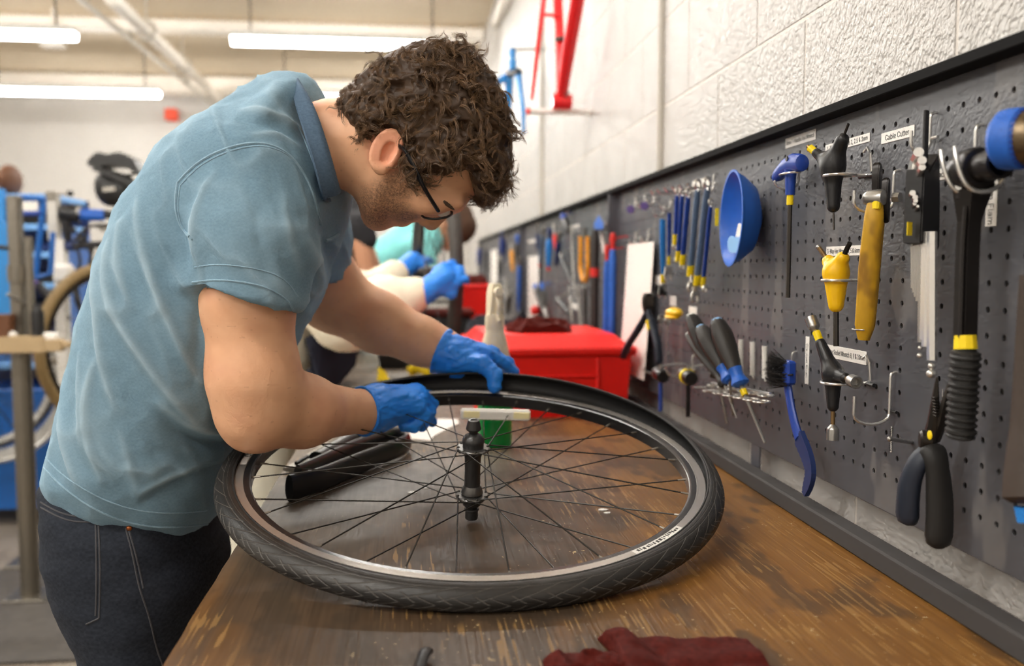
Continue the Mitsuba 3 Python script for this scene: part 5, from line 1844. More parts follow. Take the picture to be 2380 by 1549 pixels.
for i, ((x0, y0), (x1, y1), wpx, mt, (tx, ty), lab) in enumerate(SD):
    w0, w1 = (.085, .062) if i != 3 else (.080, .060)
    a, b = pt(x0, y0, w0), pt(x1, y1, w1)
    k = thing('screwdriver', lab, 'screwdriver', 'screwdrivers in the wire rack')
    r = rp(wpx / 2, a)
    t = np.linspace(0, 1, 16)
    axis = b - a
    part(k, 'handle', tube(a + axis * (t * .78)[:, None], r * np.interp(t, [0, .04, .3, .6, .9, 1], [.55, .72, 1.0, .95, .72, .66]), 8, flat=.95), mt, 40)
    part(k, 'neck', tube(a + axis * np.linspace(.78, 1.05, 8)[:, None], r * np.array([.66, .60, .56, .56, .62, .74, .80, .5]), 14), 'mat_blue_mid' if i in (2, 3) else mt, 40)
    part(k, 'cap', tube([a - norm(axis) * .0015, a + norm(axis) * .002], [r * .46, r * .58], 14), 'mat_pale_blue' if i in (2, 3) else 'mat_plastic_white')
    tip = pt(tx, ty, .045 if i != 3 else .040)
    part(k, 'blade', rod(a + axis * 1.03, tip, r * .16, r * .13, 8), 'mat_steel')
    if i == 3:
        d = norm(tip - b)
        part(k, 'band', rod(b + d * .012, b + d * .022, r * .30), 'mat_yellow_tape')
for i, (px, py0, py1) in enumerate(((1722, 790, 865), (1749, 795, 873), (1777, 805, 880))):
    k = thing('price_stick', ('first', 'second', 'third')[i] + ' white upright stick from the left behind the screwdriver rack', 'stick')
    part(k, 'stick', tube([pt(px, py0, .012), pt(px, py1, .012)], .0050, 10, flat=.8), 'mat_plastic_white')
    part(k, 'wire', tube([pt(px, py1 - 4, .012), pt(px + 2, py1 + 6, .014), pt(px + 4, py1 + 8, -.004)], .0015, 8), 'mat_chrome')

# ---- left cluster of the near panel
k = thing('side_cutters', 'side-cutting pliers with dark blue handles hanging in front of the white sheet', 'pliers')
pv = pt(1506, 708, .055)
part(k, 'jaw', plate(spline([(-.014, .012), (-.004, .024), (.010, .022), (.014, .004), (.006, -.02), (-.010, -.02)], 40, True), .012, .002, frame_to(pv - WA * .004, norm(UA * .5 + WA * .86), VA, np.cross(norm(UA * .5 + WA * .86), VA))), 'mat_dark_steel', 30)
part(k, 'handle', tube(spline([pv - VA * .012, pt(1484, 765, .066), pt(1462, 800, .072), pt(1446, 835, .074), pt(1434, 866, .074)], 26), np.interp(np.linspace(0, 1, 26), [0, .2, .6, .95, 1], [.006, .0095, .0098, .0090, .004]), 12, flat=.75), 'mat_handle_navy', 50)
part(k, 'handle', tube(spline([pv - VA * .012, pt(1518, 760, .048), pt(1528, 800, .044), pt(1532, 850, .042)], 26), np.interp(np.linspace(0, 1, 26), [0, .2, .6, .95, 1], [.006, .0095, .0098, .0090, .004]), 12, flat=.75), 'mat_handle_navy', 50)
part(k, 'band', tube([pt(1507, 745, .056), pt(1510, 766, .054)], .0085, 10, flat=.7), 'mat_yellow_tape')
hook(1526, 672, 'dark hook over the side-cutting pliers', .02, .03, .01)
k = thing('wire_brush', 'small black bristle brush above the side-cutting pliers', 'brush')
br = []
for i in range(160):
    a = pt(1535, 678, .030) + UA * rg.uniform(-.03, .03) + VA * rg.uniform(-.006, .006)
    br.append(rod(a, a + norm(VA * rg.uniform(-.3, 1) + WA * rg.uniform(.2, 1) + .3 * UA * rg.normal()) * .016, .0006, .0003, 4))
part(k, 'bristles', cat(*br), 'mat_black_plastic', False, kind='stuff')
part(k, 'back', obox(pt(1537, 682, .026), [UA, VA, WA], [.062, .010, .010], .002), 'mat_black_plastic')
k = thing('spoke_wrench', 'rounded yellow plastic spoke tool hanging above the screwdrivers', 'tool')
part(k, 'body', ell(pt(1567, 727, .036), (.016, .034, .0105), sub=3), 'mat_yellow_plastic', True)
part(k, 'rim', ell(pt(1562, 737, .040), (.014, .030, .005), sub=3), 'mat_yellow_plastic', True)
plaque(1558, 688, 711, 1574, '', 'small white label above the yellow spoke tool')
plaque(1602, 712, 731, 1622, '', 'small white label under the largest open wrench jaw')
plaque(1522, 640, 662, 1540, '', 'small white label beside the yellow band of the flat blue wrench')
# white sheet
k = thing('paper_sheet', 'white laminated sheet hanging on the panel behind the side cutters', 'sheet')
a, b = pt(1452, 562, .02), pt(1512, 555, .02)
y0, y1 = a[1], b[1]
nz = 24
V_, F_ = [], []
for i in range(nz + 1):
    t = i / nz
    z = 1.3125 + (0.990 - 1.3125) * t
    w = .012 + .004 * math.sin(t * 3.0) + .020 * t * t
    for j, y in enumerate((y0, y0 + (y1 - y0) * .5, y1)):
        V_.append([XP - w - (.003 if j == 1 else 0), y, z])
for i in range(nz):
    for j in range(2):
        p_ = i * 3 + j
        F_ += [[p_, p_ + 1, p_ + 4], [p_, p_ + 4, p_ + 3]]
V_ = np.array(V_)
n0 = len(V_)
F_ = np.array(F_)
part(k, 'sheet', trimesh.Trimesh(np.vstack([V_, V_ + [.0012, 0, 0]]), np.vstack([F_, F_[:, ::-1] + n0]), process=False), 'mat_label_white', True)
part(k, 'clip', obox(pt(1490, 556, .014), [UA, VA, WA], [.02, .012, .012], .002), 'mat_steel')
# purple-ended sockets
for i, (px, py, lab) in enumerate(((1468, 488, 'small chrome and purple bit on a peg at the top left of the near panel'), (1500, 480, 'second chrome and purple bit, right of the first'))):
    k = thing('socket_bit', lab, 'socket')
    c = pt(px, py, .03)
    part(k, 'barrel', lathe([(0, -.012), (.008, -.012), (.008, .006), (.0065, .012), (0, .012)], c, norm(UA + .4 * WA), 16), 'mat_chrome')
    part(k, 'cap', lathe([(0, .010), (.0095, .010), (.0095, .022), (0, .022)], c, norm(UA + .4 * WA), 16), 'mat_purple')
for i, (px, py, lab) in enumerate(((1484, 458, 'left chrome peg above the purple-ended bits'), (1506, 452, 'middle chrome peg above the purple-ended bits'), (1528, 446, 'right chrome peg above the purple-ended bits'), (1484, 540, 'left chrome peg over the white sheet'), (1514, 534, 'right chrome peg over the white sheet'))):
    hook(px, py, lab, .026, .024, .006, r=.0022)
# crank puller and pedal tools under the yellow tool
for i, (px, py, lab) in enumerate(((1530, 868, 'black crank puller with an open steel end, left of the screwdriver blades'), (1592, 872, 'black crank puller with a yellow ring, behind the screwdriver blades'))):
    k = thing('crank_puller', lab, 'tool')
    c = pt(px, py, .055)
    ax_ = norm(UA * .9 + WA * .1)
    part(k, 'tube', lathe([(.0085, 0), (.0135, 0), (.0135, .055), (.011, .060), (0, .060), (0, .010), (.0085, .010)], c, ax_, 24), 'mat_black_oxide')
    part(k, 'lip', lathe([(.0090, -.002), (.0145, -.002), (.0145, .003), (.0090, .003)], c, ax_, 24), 'mat_steel')
    if i:
        part(k, 'ring', lathe([(.0125, .020), (.0150, .020), (.0150, .034), (.0125, .034)], c, ax_, 24), 'mat_yellow_tape')
    part(k, 'lever', rod(c + ax_ * .03, c + ax_ * .034 - VA * .075, .0042), 'mat_blue_tool' if i == 0 else 'mat_black_oxide')
    part(k, 'bolt', rod(c + ax_ * .03, c + ax_ * .03 + VA * .022, .0035), 'mat_steel')
    part(k, 'hanger', tube([c + ax_ * .03 + VA * .018, c + ax_ * .03 + VA * .022 - WA * .03, c + ax_ * .03 + VA * .022 - WA * .0548], .002, 8), 'mat_chrome')
    hook(px + 26, py - 46, 'chrome hook over the %s crank puller' % ('left' if i == 0 else 'yellow-ringed'), .040, .060, .010)
for i, (px, y0, y1) in enumerate(((1536, 742, 850), (1552, 745, 860))):
    k = thing('spanner', ('left', 'right')[i] + ' long thin steel spanner hanging above the left crank puller', 'spanner')
    a, b = pt(px, y0, .03), pt(px - 4, y1, .034)
    part(k, 'shank', tube([a, b], .0036, 8, flat=.5), 'mat_steel')
    part(k, 'eye', tube(a + np.array([math.cos(t) * .007 * (UA * .5 + WA * .86) + math.sin(t) * .007 * VA for t in np.linspace(0, 6.283, 16, endpoint=False)]), .0026, 8, True), 'mat_steel')
# ================================================================ things on the workbench
ZB = 0.9


def on_bench(px, py, z=ZB):
    return on_z(px, py, z)


# ---- red tub with a lid
k = thing('storage_tub', 'bright red plastic tub with a lid, standing on the bench against the tool panels', 'tub')
tx0, tx1, ty0, ty1, tz = .150, .522, 2.075, 2.50, 1.052
def frustum(x0, x1, y0, y1, z0, x2, x3, y2, y3, z1):
    return hull([(x, y, z0) for x in (x0, x1) for y in (y0, y1)] + [(x, y, z1) for x in (x2, x3) for y in (y2, y3)])
part(k, 'body', frustum(tx0 + .012, tx1 - .012, ty0 + .010, ty1 - .01, ZB, tx0 + .002, tx1 - .002, ty0, ty1, tz), 'mat_red_plastic', 20)
part(k, 'rim', box([(tx0 + tx1) / 2, (ty0 + ty1) / 2, tz + .005], [tx1 - tx0 + .022, ty1 - ty0 + .022, .022], .006), 'mat_red_plastic', 20)
part(k, 'lid', frustum(tx0 + .004, tx1 - .004, ty0 + .004, ty1 - .004, tz + .015, tx0 + .03, tx1 - .03, ty0 + .06, ty1 - .03, tz + .040), 'mat_red_plastic', 20)
for x in (tx0 + .075, tx0 + .29):
    part(k, 'rib', box([x, ty0 + .003, ZB + .075], [.008, .012, .135], .003), 'mat_red_plastic')
part(k, 'rib', box([tx0 + .18, ty0 + .002, ZB + .098], [.21, .010, .007], .003), 'mat_red_plastic')
part(k, 'rib', box([tx0 + .18, ty0 + .004, ZB + .05], [.21, .010, .006], .003), 'mat_red_plastic')

pr('rag_red', proc(lambda p, n, uv: tmix((0.040, 0.004, 0.003), (0.098, 0.011, 0.007), tf(p.x * 240, p.y * 240, p.z * 240, 3))), 0.9, spec=0.1,
   bump=lambda p, n, uv: tf(p.x * 700, p.y * 700, p.z * 700, 2), bump_scale=0.0008, eps=4e-4, sheen=0.5)


def heap(cx, cy, rx, ry, h, z0, seed, n=56, sc=3.0, edge=.35):
    """A crumpled cloth: a closed height field with folds."""
    u = np.linspace(-1, 1, n)
    X, Y = np.meshgrid(u, u, indexing='ij')
    P = np.stack([X * sc, Y * sc, 0 * X], -1)
    wob = 1 + .22 * (meshkit.noise(np.stack([np.arctan2(Y, X) * 1.6 + 9, 0 * X, 0 * X], -1), seed) - .5) * 2
    r = np.maximum(np.abs(X) ** 3 + np.abs(Y) ** 3, 1e-6) ** (1 / 3) / wob
    fold = meshkit.fbm(P, 3, seed)
    ridge = 1 - np.abs(meshkit.noise(P * .9 + 5, seed + 3) - .5) * 2
    H = h * np.clip((1.0 - r) / edge, 0, 1) ** .5 * (.35 + .45 * fold + .55 * ridge ** 2)
    top = np.stack([cx + rx * X, cy + ry * Y, z0 + .0015 + H], -1).reshape(-1, 3)
    bot = top.copy()
    bot[:, 2] = z0 + .0004
    i = np.arange(n - 1)[:, None] * n + np.arange(n - 1)[None]
    inside = (r[:-1, :-1] < 1.02).ravel()
    q_ = np.stack([i, i + n, i + n + 1, i + 1], -1).reshape(-1, 4)[inside]
    f = np.vstack([q_[:, [0, 1, 2]], q_[:, [0, 2, 3]]])
    f2 = f[:, ::-1] + n * n
    m = trimesh.Trimesh(np.vstack([top, bot]), np.vstack([f, f2]), process=False)
    ed = np.vstack([f[:, [0, 1]], f[:, [1, 2]], f[:, [2, 0]]])
    key = set(map(tuple, ed))
    side = [(a, b) for a, b in key if (b, a) not in key]
    sf = [[b, a, a + n * n] for a, b in side] + [[b, a + n * n, b + n * n] for a, b in side]
    m.faces = np.vstack([m.faces, sf])
    m.remove_unreferenced_vertices()
    return m


P = on_y(1245, 765, 2.30)
single('red_rag', heap(P[0], 2.28, .080, .085, .030, tz + .040, 5), 'mat_rag_red', 'dark red crumpled rag lying on the lid of the red tub', 'rag', smooth=True)

# ---- dark red rag in front: folded cloth with a raised fold
def front_rag():
    n, m_ = 90, 60
    u, v = np.linspace(0, 1, n), np.linspace(0, 1, m_)
    U, V = np.meshgrid(u, v, indexing='ij')
    x0, x1 = on_y(1392, 1500, .815)[0], on_y(1728, 1520, .80)[0]
    X = x0 + (x1 - x0) * U + .006 * np.sin(V * 7) * (1 - U)
    Y = .822 - .030 * U - .20 * V + .004 * np.sin(U * 9 + V * 4)
    prof = np.clip(V / .06, 0, 1) ** .5
    H = .0145 * prof * (.78 + .34 * np.exp(-((U - .10) / .10) ** 2) - .25 * np.exp(-((V - .45 + .15 * U) / .05) ** 2) + .22 * np.exp(-((V - .6 + .1 * U) / .06) ** 2)) + .005 * (meshkit.fbm(np.stack([X * 60, Y * 60, 0 * X], -1), 3, 3) - .5) * prof
    H *= np.clip((1 - U) / .02, .05, 1) ** .4 * np.clip(U / .03, .05, 1) ** .4 * np.clip((1 - V) / .05, .05, 1) ** .4
    H += -.006 * np.exp(-((U - .25 - .2 * V) / .06) ** 2) * prof
    top = np.stack([X, Y, ZB + .001 + np.maximum(H, .001)], -1).reshape(-1, 3)
    bot = top.copy()
    bot[:, 2] = ZB + .0005
    i = np.arange(n - 1)[:, None] * m_ + np.arange(m_ - 1)[None]
    q_ = np.stack([i, i + 1, i + m_ + 1, i + m_], -1).reshape(-1, 4)
    f = np.vstack([q_[:, [0, 1, 2]], q_[:, [0, 2, 3]]])
    mm = trimesh.Trimesh(np.vstack([top, bot]), np.vstack([f, f[:, ::-1] + n * m_]), process=False)
    ed = np.vstack([f[:, [0, 1]], f[:, [1, 2]], f[:, [2, 0]]])
    key = set(map(tuple, ed))
    side = [(a, b) for a, b in key if (b, a) not in key]
    mm.faces = np.vstack([mm.faces, [[b, a, a + n * m_] for a, b in side], [[b, a + n * m_, b + n * m_] for a, b in side]])
    if mm.volume < 0:
        mm.faces = mm.faces[:, ::-1]
    return mm


k = thing('red_rag', 'dark red folded rag at the near edge of the bench', 'rag')
part(k, 'cloth', front_rag(), 'mat_rag_red', True)
P = on_y(1395, 1545, .775)
part(k, 'corner', heap(P[0] - .012, .745, .040, .045, .014, ZB, 11, 40), 'mat_rag_red', True)
P = on_y(986, 1549, .79)
single('tyre_lever', tube(spline([[P[0] - .012, .700, ZB + .006], [P[0] - .006, .75, ZB + .007], [P[0], .786, ZB + .011], [P[0] + .004, .800, ZB + .007]], 20), [.005] * 6 + [.0055] * 8 + [.006] * 5 + [.004], 10, flat=.6), 'mat_black_plastic', 'black tyre lever lying at the bottom edge of the picture', 'tyre lever')

# ---- spray bottle
pr('cream_plastic', srgb(236, 226, 198), 0.35, spec=0.5)
pr('green_liquid', (0.0, 0.34, 0.06), 0.12, spec=0.7)
pb = on_bench(1150, 1036)
pb[2] = ZB
k = thing('spray_bottle', 'cream spray bottle with green liquid, standing in front of the red tub', 'bottle')
part(k, 'liquid', lathe([(0, .0005), (.031, .0005), (.034, .004), (.0342, .085), (0, .085)], pb, (0, 0, 1), 32), 'mat_green_liquid', 30, label='bright green liquid')
part(k, 'bottle', lathe([(.0335, .0852), (.0345, .0860), (.0345, .130), (.0335, .150), (.0300, .180), (.0235, .210), (.0190, .226), (.0180, .234), (.012, .236), (0, .236), (0, .2352)], pb, (0, 0, 1), 32), 'mat_cream_plastic', 30)
part(k, 'collar', lathe([(.0185, .232), (.0192, .234), (.0192, .256), (.0165, .262), (0, .262)], pb, (0, 0, 1), 32), 'mat_cream_plastic', 30)
dn = norm([.25, -1, 0])
sn = np.cross(dn, [0, 0, 1])
part(k, 'spray_head', hull([pb + dn * a + sn * b + np.array([0, 0, c]) for a, b, c in ((-.012, .014, .258), (-.012, -.014, .258), (.012, .014, .258), (.012, -.014, .258), (-.016, .011, .305), (-.016, -.011, .305), (.018, .011, .305), (.018, -.011, .305),
                                                                                    (-.012, .008, .322), (-.012, -.008, .322), (.016, .008, .322), (.016, -.008, .322))]), 'mat_cream_plastic', 20)
part(k, 'nozzle', tube([pb + dn * .016 + [0, 0, .306], pb + dn * .030 + [0, 0, .306]], [.0095, .0085], 8), 'mat_cream_plastic')
part(k, 'trigger', tube(spline([pb + dn * .014 + [0, 0, .296], pb + dn * .024 + [0, 0, .280], pb + dn * .020 + [0, 0, .262], pb + dn * .028 + [0, 0, .248]], 14), .0045, 8), 'mat_cream_plastic')

# ---- black inner tube, folded
pr('butyl', (0.014, 0.014, 0.015), 0.33, spec=0.5)
k = thing('inner_tube', 'folded glossy black inner tube lying on the bench beyond the wheel', 'inner tube')
h_ = ZB + .017
T1 = [on_bench(a, b_, h_ + c) for a, b_, c in ((672, 1136, .004), (735, 1118, .003), (815, 1086, .002), (890, 1056, .004), (938, 1036, .006), (946, 1022, .008), (925, 1016, .010), (870, 1028, .012), (800, 1056, .014), (740, 1084, .016), (692, 1106, .018))]
part(k, 'tube', tube(spline(T1, 90), np.interp(np.linspace(0, 1, 90), [0, .05, .4, .5, .6, 1], [.021, .020, .018, .016, .018, .017]), 18, flat=.42, updir=norm([.55, -.83, 0])), 'mat_butyl', 50)
T3 = [on_bench(735, 1062, h_ + .01), on_bench(790, 1030, h_ + .014), on_bench(850, 1005, h_ + .02), on_bench(915, 1003, h_ + .016), on_bench(938, 1015, h_)]
part(k, 'tube', tube(spline(T3, 40), .013, 16, flat=.7, updir=(0, 0, 1)), 'mat_butyl', 50)
T4 = [on_bench(672, 1092, h_ - .009), on_bench(720, 1064, h_ - .009), on_bench(765, 1035, h_ - .009)]
part(k, 'strap', tube(spline(T4, 20), .012, 12, flat=.35, updir=(0, 0, 1)), 'mat_grey_joint', 40, label='grey strap beside the folded tube')
part(k, 'valve', tube([on_bench(688, 1078, h_ + .002), on_bench(716, 1062, h_ + .006)], .004, 8), 'mat_black_plastic')

# ---- paper, yellow pieces and scraps
single('paper_sheet', plate(np.array([on_bench(a, b)[:2] for a, b in ((925, 1019), (1000, 1026), (1010, 1014), (1068, 985), (1062, 976), (1000, 976))]), .0012, 0, np.array([[1, 0, 0, 0], [0, 1, 0, 0], [0, 0, 1, ZB + .0004], [0, 0, 0, 1.]])), 'mat_label_white',
       'white folded paper lying flat on the bench near the man\'s right glove', 'paper', smooth=False)
P = on_bench(893, 886)
single('yellow_tag', plate([(-.022, 0), (.018, 0), (.004, .030), (-.018, .044)], .004, .001, frame_to(P + [0, 0, .0], norm([1, -.1, 0]), norm([0, .35, 1]), norm([-.1, -1, .35]))), 'mat_yellow_tape', 'small yellow pointed tag standing on the bench', 'tag')
P0, P1 = on_bench(950, 872), on_bench(1024, 878)
single('yellow_strap', tube(spline([P0 + [0, 0, .010], P0 * .7 + P1 * .3 + [0, .01, .022], P0 * .4 + P1 * .6 + [0, -.005, .018], P1 + [0, 0, .010]], 24), .016, 12, flat=.45, updir=(0, 1, 0)), 'mat_yellow_tape', 'curved yellow plastic strap on the bench below the man\'s left wrist', 'strap')
rg = np.random.default_rng(12)
sc_lab = ['largest shiny scrap on the bench left of the hub', 'small shiny scrap just beyond the largest one', 'pale scrap on the bench right of the hub', 'tiny pale scrap beside it, nearer the rim']
for i, (px, py, s_) in enumerate(((958, 1147, .010), (992, 1136, .006), (1403, 1187, .009), (1412, 1194, .006))):
    P = on_bench(px, py)
    a_ = np.arange(7) / 7 * 6.283
    single('plastic_scrap', plate(np.stack([np.cos(a_) * s_ * rg.uniform(.6, 1.1, 7), np.sin(a_) * s_ * .6 * rg.uniform(.6, 1.1, 7)], 1), .0012, 0, frame_to(P + [0, 0, .0004], (1, 0, 0), (0, 1, 0), (0, 0, 1))), 'mat_plastic_white', sc_lab[i], 'scrap', smooth=False)

# ---- clutter further down the bench
flat_('dark_cloth', (48, 50, 58), 0.85)
single('dark_jacket', heap(.33, 2.98, .20, .20, .19, ZB, 8, 60, 2.6, .6), 'mat_dark_cloth', 'dark grey jacket heaped on the bench behind the red tub', 'jacket', smooth=True)
k = thing('storage_tub', 'second red tub, far down the bench beyond the upright wheel', 'tub')
part(k, 'body', frustum(.25, .35, 4.12, 4.42, ZB, .22, .37, 4.10, 4.45, 1.16), 'mat_red_plastic', 20)
part(k, 'rim', box([.295, 4.275, 1.165], [.165, .37, .02], .006), 'mat_red_plastic', 20)
single('maroon_rag', heap(.31, 4.28, .055, .12, .035, 1.1755, 15), 'mat_rag_red', 'dark rag on the second red tub', 'rag', smooth=True)
k = thing('toolbox', 'black and red toolbox on the bench under the upright wheel', 'toolbox')
part(k, 'body', box([.12, 3.75, ZB + .075], [.28, .2, .15], .012), 'mat_black_plastic')
part(k, 'lid', box([.12, 3.75, ZB + .165], [.29, .21, .03], .01), 'mat_rag_red')
part(k, 'handle', tube([[.05, 3.75, ZB + .18], [.05, 3.75, ZB + .21], [.19, 3.75, ZB + .21], [.19, 3.75, ZB + .18]], .008, 8), 'mat_black_plastic')
single('black_tray', frustum(-.10, .02, 3.15, 3.35, ZB, -.11, .03, 3.14, 3.36, ZB + .05), 'mat_black_plastic', 'low black tray on the bench beside the dark apron', 'tray')
# ================================================================ the upright wheel and the people behind
def simple_wheel(name, label, C, n, R, sec, tyre_mat, rim_mat, spokes=24, group=None):
    k = thing(name, label, 'bicycle wheel', group)
    n = norm(n)
    u, v = perp(n)
    A = np.linspace(0, 2 * math.pi, 72, endpoint=False)
    circ = lambda r, c: C + r * (np.cos(A)[:, None] * u + np.sin(A)[:, None] * v) + c * n
    part(k, 'tyre', tube(circ(R - sec, 0), sec, 12, True), tyre_mat, 50)
    prof = [(R - sec * 2 + .004, .010), (R - sec * 2 - .016, .009), (R - sec * 2 - .022, 0), (R - sec * 2 - .016, -.009), (R - sec * 2 + .004, -.010)]
    part(k, 'rim', rings(np.stack([circ(r, c) for r, c in prof], 1), True), rim_mat, 30)
    part(k, 'hub', lathe([(0, -.05), (.008, -.05), (.008, -.034), (.022, -.032), (.022, -.028), (.013, -.024), (.013, .024), (.022, .028), (.022, .032), (.008, .034), (.008, .05), (0, .05)], C, n, 20), 'mat_hub_grey')
    for i in range(spokes):
        a = 2 * math.pi * i / spokes
        s_ = 1 if i % 2 else -1
        b = a + s_ * .6 * (1 if i % 4 < 2 else -1)
        part(k, 'spoke', rod(C + .02 * (math.cos(b) * u + math.sin(b) * v) + s_ * .03 * n, C + (R - sec * 2 - .02) * (math.cos(a) * u + math.sin(a) * v), .0011, k=5), 'mat_spoke', False)
    return k


flat_('tyre_grey', (62, 58, 54), 0.6)
flat_('rim_alu', (186, 184, 180), 0.3, 0.85)
wc2 = np.array([.083, 2.90, ZB + .343])
simple_wheel('bicycle_wheel', 'upright wheel standing on the bench, gripped by two blue gloves', wc2, [.986, .164, 0], .342, .0205, 'mat_tyre_grey', 'mat_rim_black', 28)

flat_('cream_cloth', (240, 230, 206), 0.85)
flat_('black_cloth', (34, 34, 38), 0.85)
flat_('teal_cloth', (132, 214, 212), 0.85)
flat_('navy_cloth', (30, 34, 50), 0.85)
flat_('red_cloth', (220, 24, 20), 0.8)
flat_('pale_trousers', (226, 222, 204), 0.85)
flat_('hair_blond', (176, 124, 58), 0.6)
flat_('hair_brown', (74, 48, 30), 0.6)


def blob(prims, k=.03, h=.011, n=3, pad=.10):
    """Round cones ((a, b, ra, rb), ...) blended to one surface."""
    P = np.array([p for a, b, *_ in prims for p in (a, b)])
    rm = max(max(c[2], c[3]) for c in prims)
    def fn(p):
        f = None
        for a, b, ra, rb2, *fl in prims:
            c = sd_cone(p, a, b, ra, rb2, *fl)
            f = c if f is None else smin(f, c, k)
        return f
    return sdf_mesh(fn, P.min(0) - rm - .02, P.max(0) + rm + .02, h, n)


def head_prims(c, f, u, s=1.0):
    """Skull, face and jaw about the head centre c; f faces forward, u up."""
    f, u = norm(f), norm(u)
    return [(c - f * .02 + u * .02, c + f * .03 + u * .02, .082 * s, .074 * s), (c + f * .02 - u * .03, c + f * .050 - u * .075, .062 * s, .036 * s), (c + f * .088 - u * .005, c + f * .100 - u * .030, .009, .013),
            (c - f * .03 - u * .05, c - f * .05 - u * .14, .055, .058)]


def face(k, c, f, u, s=1.0):
    f, u = norm(f), norm(u)
    w = np.cross(f, u)
    for s_ in (-1, 1):
        part(k, 'eye', ell(c + f * .078 + w * .030 * s_ - u * .004, (.010,) * 3, sub=2), 'mat_plastic_white')
        part(k, 'ear', ell(c + w * .080 * s_ - u * .012 - f * .005, (.018, .010, .030), sub=2), 'mat_skin_plain')
    part(k, 'mouth', ell(c + f * .080 - u * .062, (.016, .016, .006), sub=2), 'mat_red_mark')


def hair_prims(c, f, u, t=.016):
    f, u = norm(f), norm(u)
    return [(c - f * .026 + u * .030, c + f * .016 + u * .040, .082 + t, .072 + t), (c - f * .055 + u * .0, c - f * .05 - u * .045, .062, .048)]


def hand_prims(w, kn, grip, thumb):
    """Glove: wrist, knuckle centre, finger direction of curl, thumb tip."""
    d = norm(kn - w)
    out = [(w - d * .03, kn - d * .02, .034, .036)]
    side = norm(np.cross(d, grip))
    for i, o in enumerate((-.030, -.010, .010, .029)):
        a = kn + side * o
        b = a + norm(d * .6 + grip * .5) * .038
        c = b + norm(grip - d * .1) * .030
        out += [(a - d * .02, a, .015, .0125), (a, b, .0125, .0108), (b, c, .0108, .009)]
    out += [(w + d * .02 - side * .02, (w + kn) / 2 - side * .045 + grip * .012, .020, .015), ((w + kn) / 2 - side * .045 + grip * .012, thumb, .0145, .010)]
    return out


# ---- person in the cream coat, holding the wheel
k = thing('person', 'person in a loose cream coat and blue gloves holding the upright wheel', 'person')
hc_ = np.array([-.33, 2.78, 1.46])
fdir, udir = np.array([.75, .05, -.5]), np.array([.45, 0, .85])
sn_, sf_ = np.array([-.36, 2.58, 1.26]), np.array([-.36, 2.98, 1.25])
en_, ef_ = on_y(800, 742, 2.52), on_y(850, 690, 3.02)
wn_, wf_ = on_y(1003, 676, 2.52), on_y(946, 622, 3.12)
skin_ = head_prims(hc_, fdir, udir) + [(hc_ - udir * .12, np.array([-.40, 2.78, 1.24]), .056, .08), (np.array([-.40, 2.78, 1.24]), np.array([-.46, 2.78, .95]), .11, .12), (sn_, en_, .05, .045), (en_, wn_, .042, .028), (sf_, ef_, .05, .045), (ef_, wf_, .042, .028)] + \
        [(np.array([-.46, 2.78 + s_ * .1, .92]), np.array([-.45, 2.78 + s_ * .1, .48]), .08, .06) for s_ in (-1, 1)] + [(np.array([-.45, 2.78 + s_ * .1, .48]), np.array([-.47, 2.78 + s_ * .1, .07]), .055, .045) for s_ in (-1, 1)]
part(k, 'body', blob(skin_, .025), 'mat_skin_plain', True)
face(k, hc_, fdir, udir)
coat = [(np.array([-.40, 2.70, 1.22]), np.array([-.44, 2.70, 1.04]), .145, .165), (np.array([-.40, 2.88, 1.22]), np.array([-.44, 2.88, 1.04]), .145, .165), (sn_, en_, .095, .085), (en_, on_y(890, 705, 2.52), .088, .070), (on_y(890, 705, 2.52), on_y(962, 684, 2.52), .066, .050),
        (on_y(830, 770, 2.55), on_y(880, 755, 2.52), .05, .04), (sf_, ef_, .085, .072), (ef_, on_y(916, 636, 3.08), .068, .048)]
m = blob(coat, .03, .010)
m.vertices = m.vertices + m.vertex_normals * (.018 * (meshkit.fbm(m.vertices * 14, 3, 3) - .5))[:, None]
part(k, 'coat', m, 'mat_cream_cloth', True)
legs = [(np.array([-.45, 2.78 + s_ * .1, .98]), np.array([-.44, 2.78 + s_ * .1, .5]), .115, .085) for s_ in (-1, 1)] + [(np.array([-.44, 2.78 + s_ * .1, .5]), np.array([-.46, 2.78 + s_ * .1, .08]), .085, .075) for s_ in (-1, 1)]
part(k, 'trousers', blob(legs, .04), 'mat_pale_trousers', True)
ap = [on_y(716, 792, 2.56), on_y(760, 764, 2.60), on_y(832, 800, 2.72), on_y(826, 848, 2.72), on_y(790, 895, 2.66), on_y(752, 930, 2.60), on_y(745, 880, 2.58)]
hullp = np.vstack([ap, [p + np.array([-.03, .12, 0]) for p in ap]])
am = hull(hullp).subdivide().subdivide()
am.vertices = am.vertices + am.vertex_normals * (.02 * (meshkit.fbm(am.vertices * 12, 2, 4) - .5))[:, None]
part(k, 'apron', am, 'mat_navy_cloth', True, label='dark navy apron tied over the coat')
part(k, 'hair', blob(hair_prims(hc_, fdir, udir), .02), 'mat_hair_brown', True)
part(k, 'glove', blob(hand_prims(on_y(1004, 668, 2.52), on_y(1044, 640, 2.53), norm([.25, .75, -.15]), on_y(1072, 625, 2.55)), .008, .0045, 2), 'mat_glove', True)
part(k, 'glove', blob(hand_prims(on_y(948, 618, 3.12), on_y(966, 604, 3.16), norm([.35, .7, -.1]), on_y(985, 620, 3.14)), .008, .0045, 2), 'mat_glove', True)
for s_ in (-1, 1):
    part(k, 'shoe', blob([(np.array([-.49, 2.78 + s_ * .1, .045]), np.array([-.31, 2.78 + s_ * .1, .04]), .05, .042)], .01), 'mat_black_plastic', True)

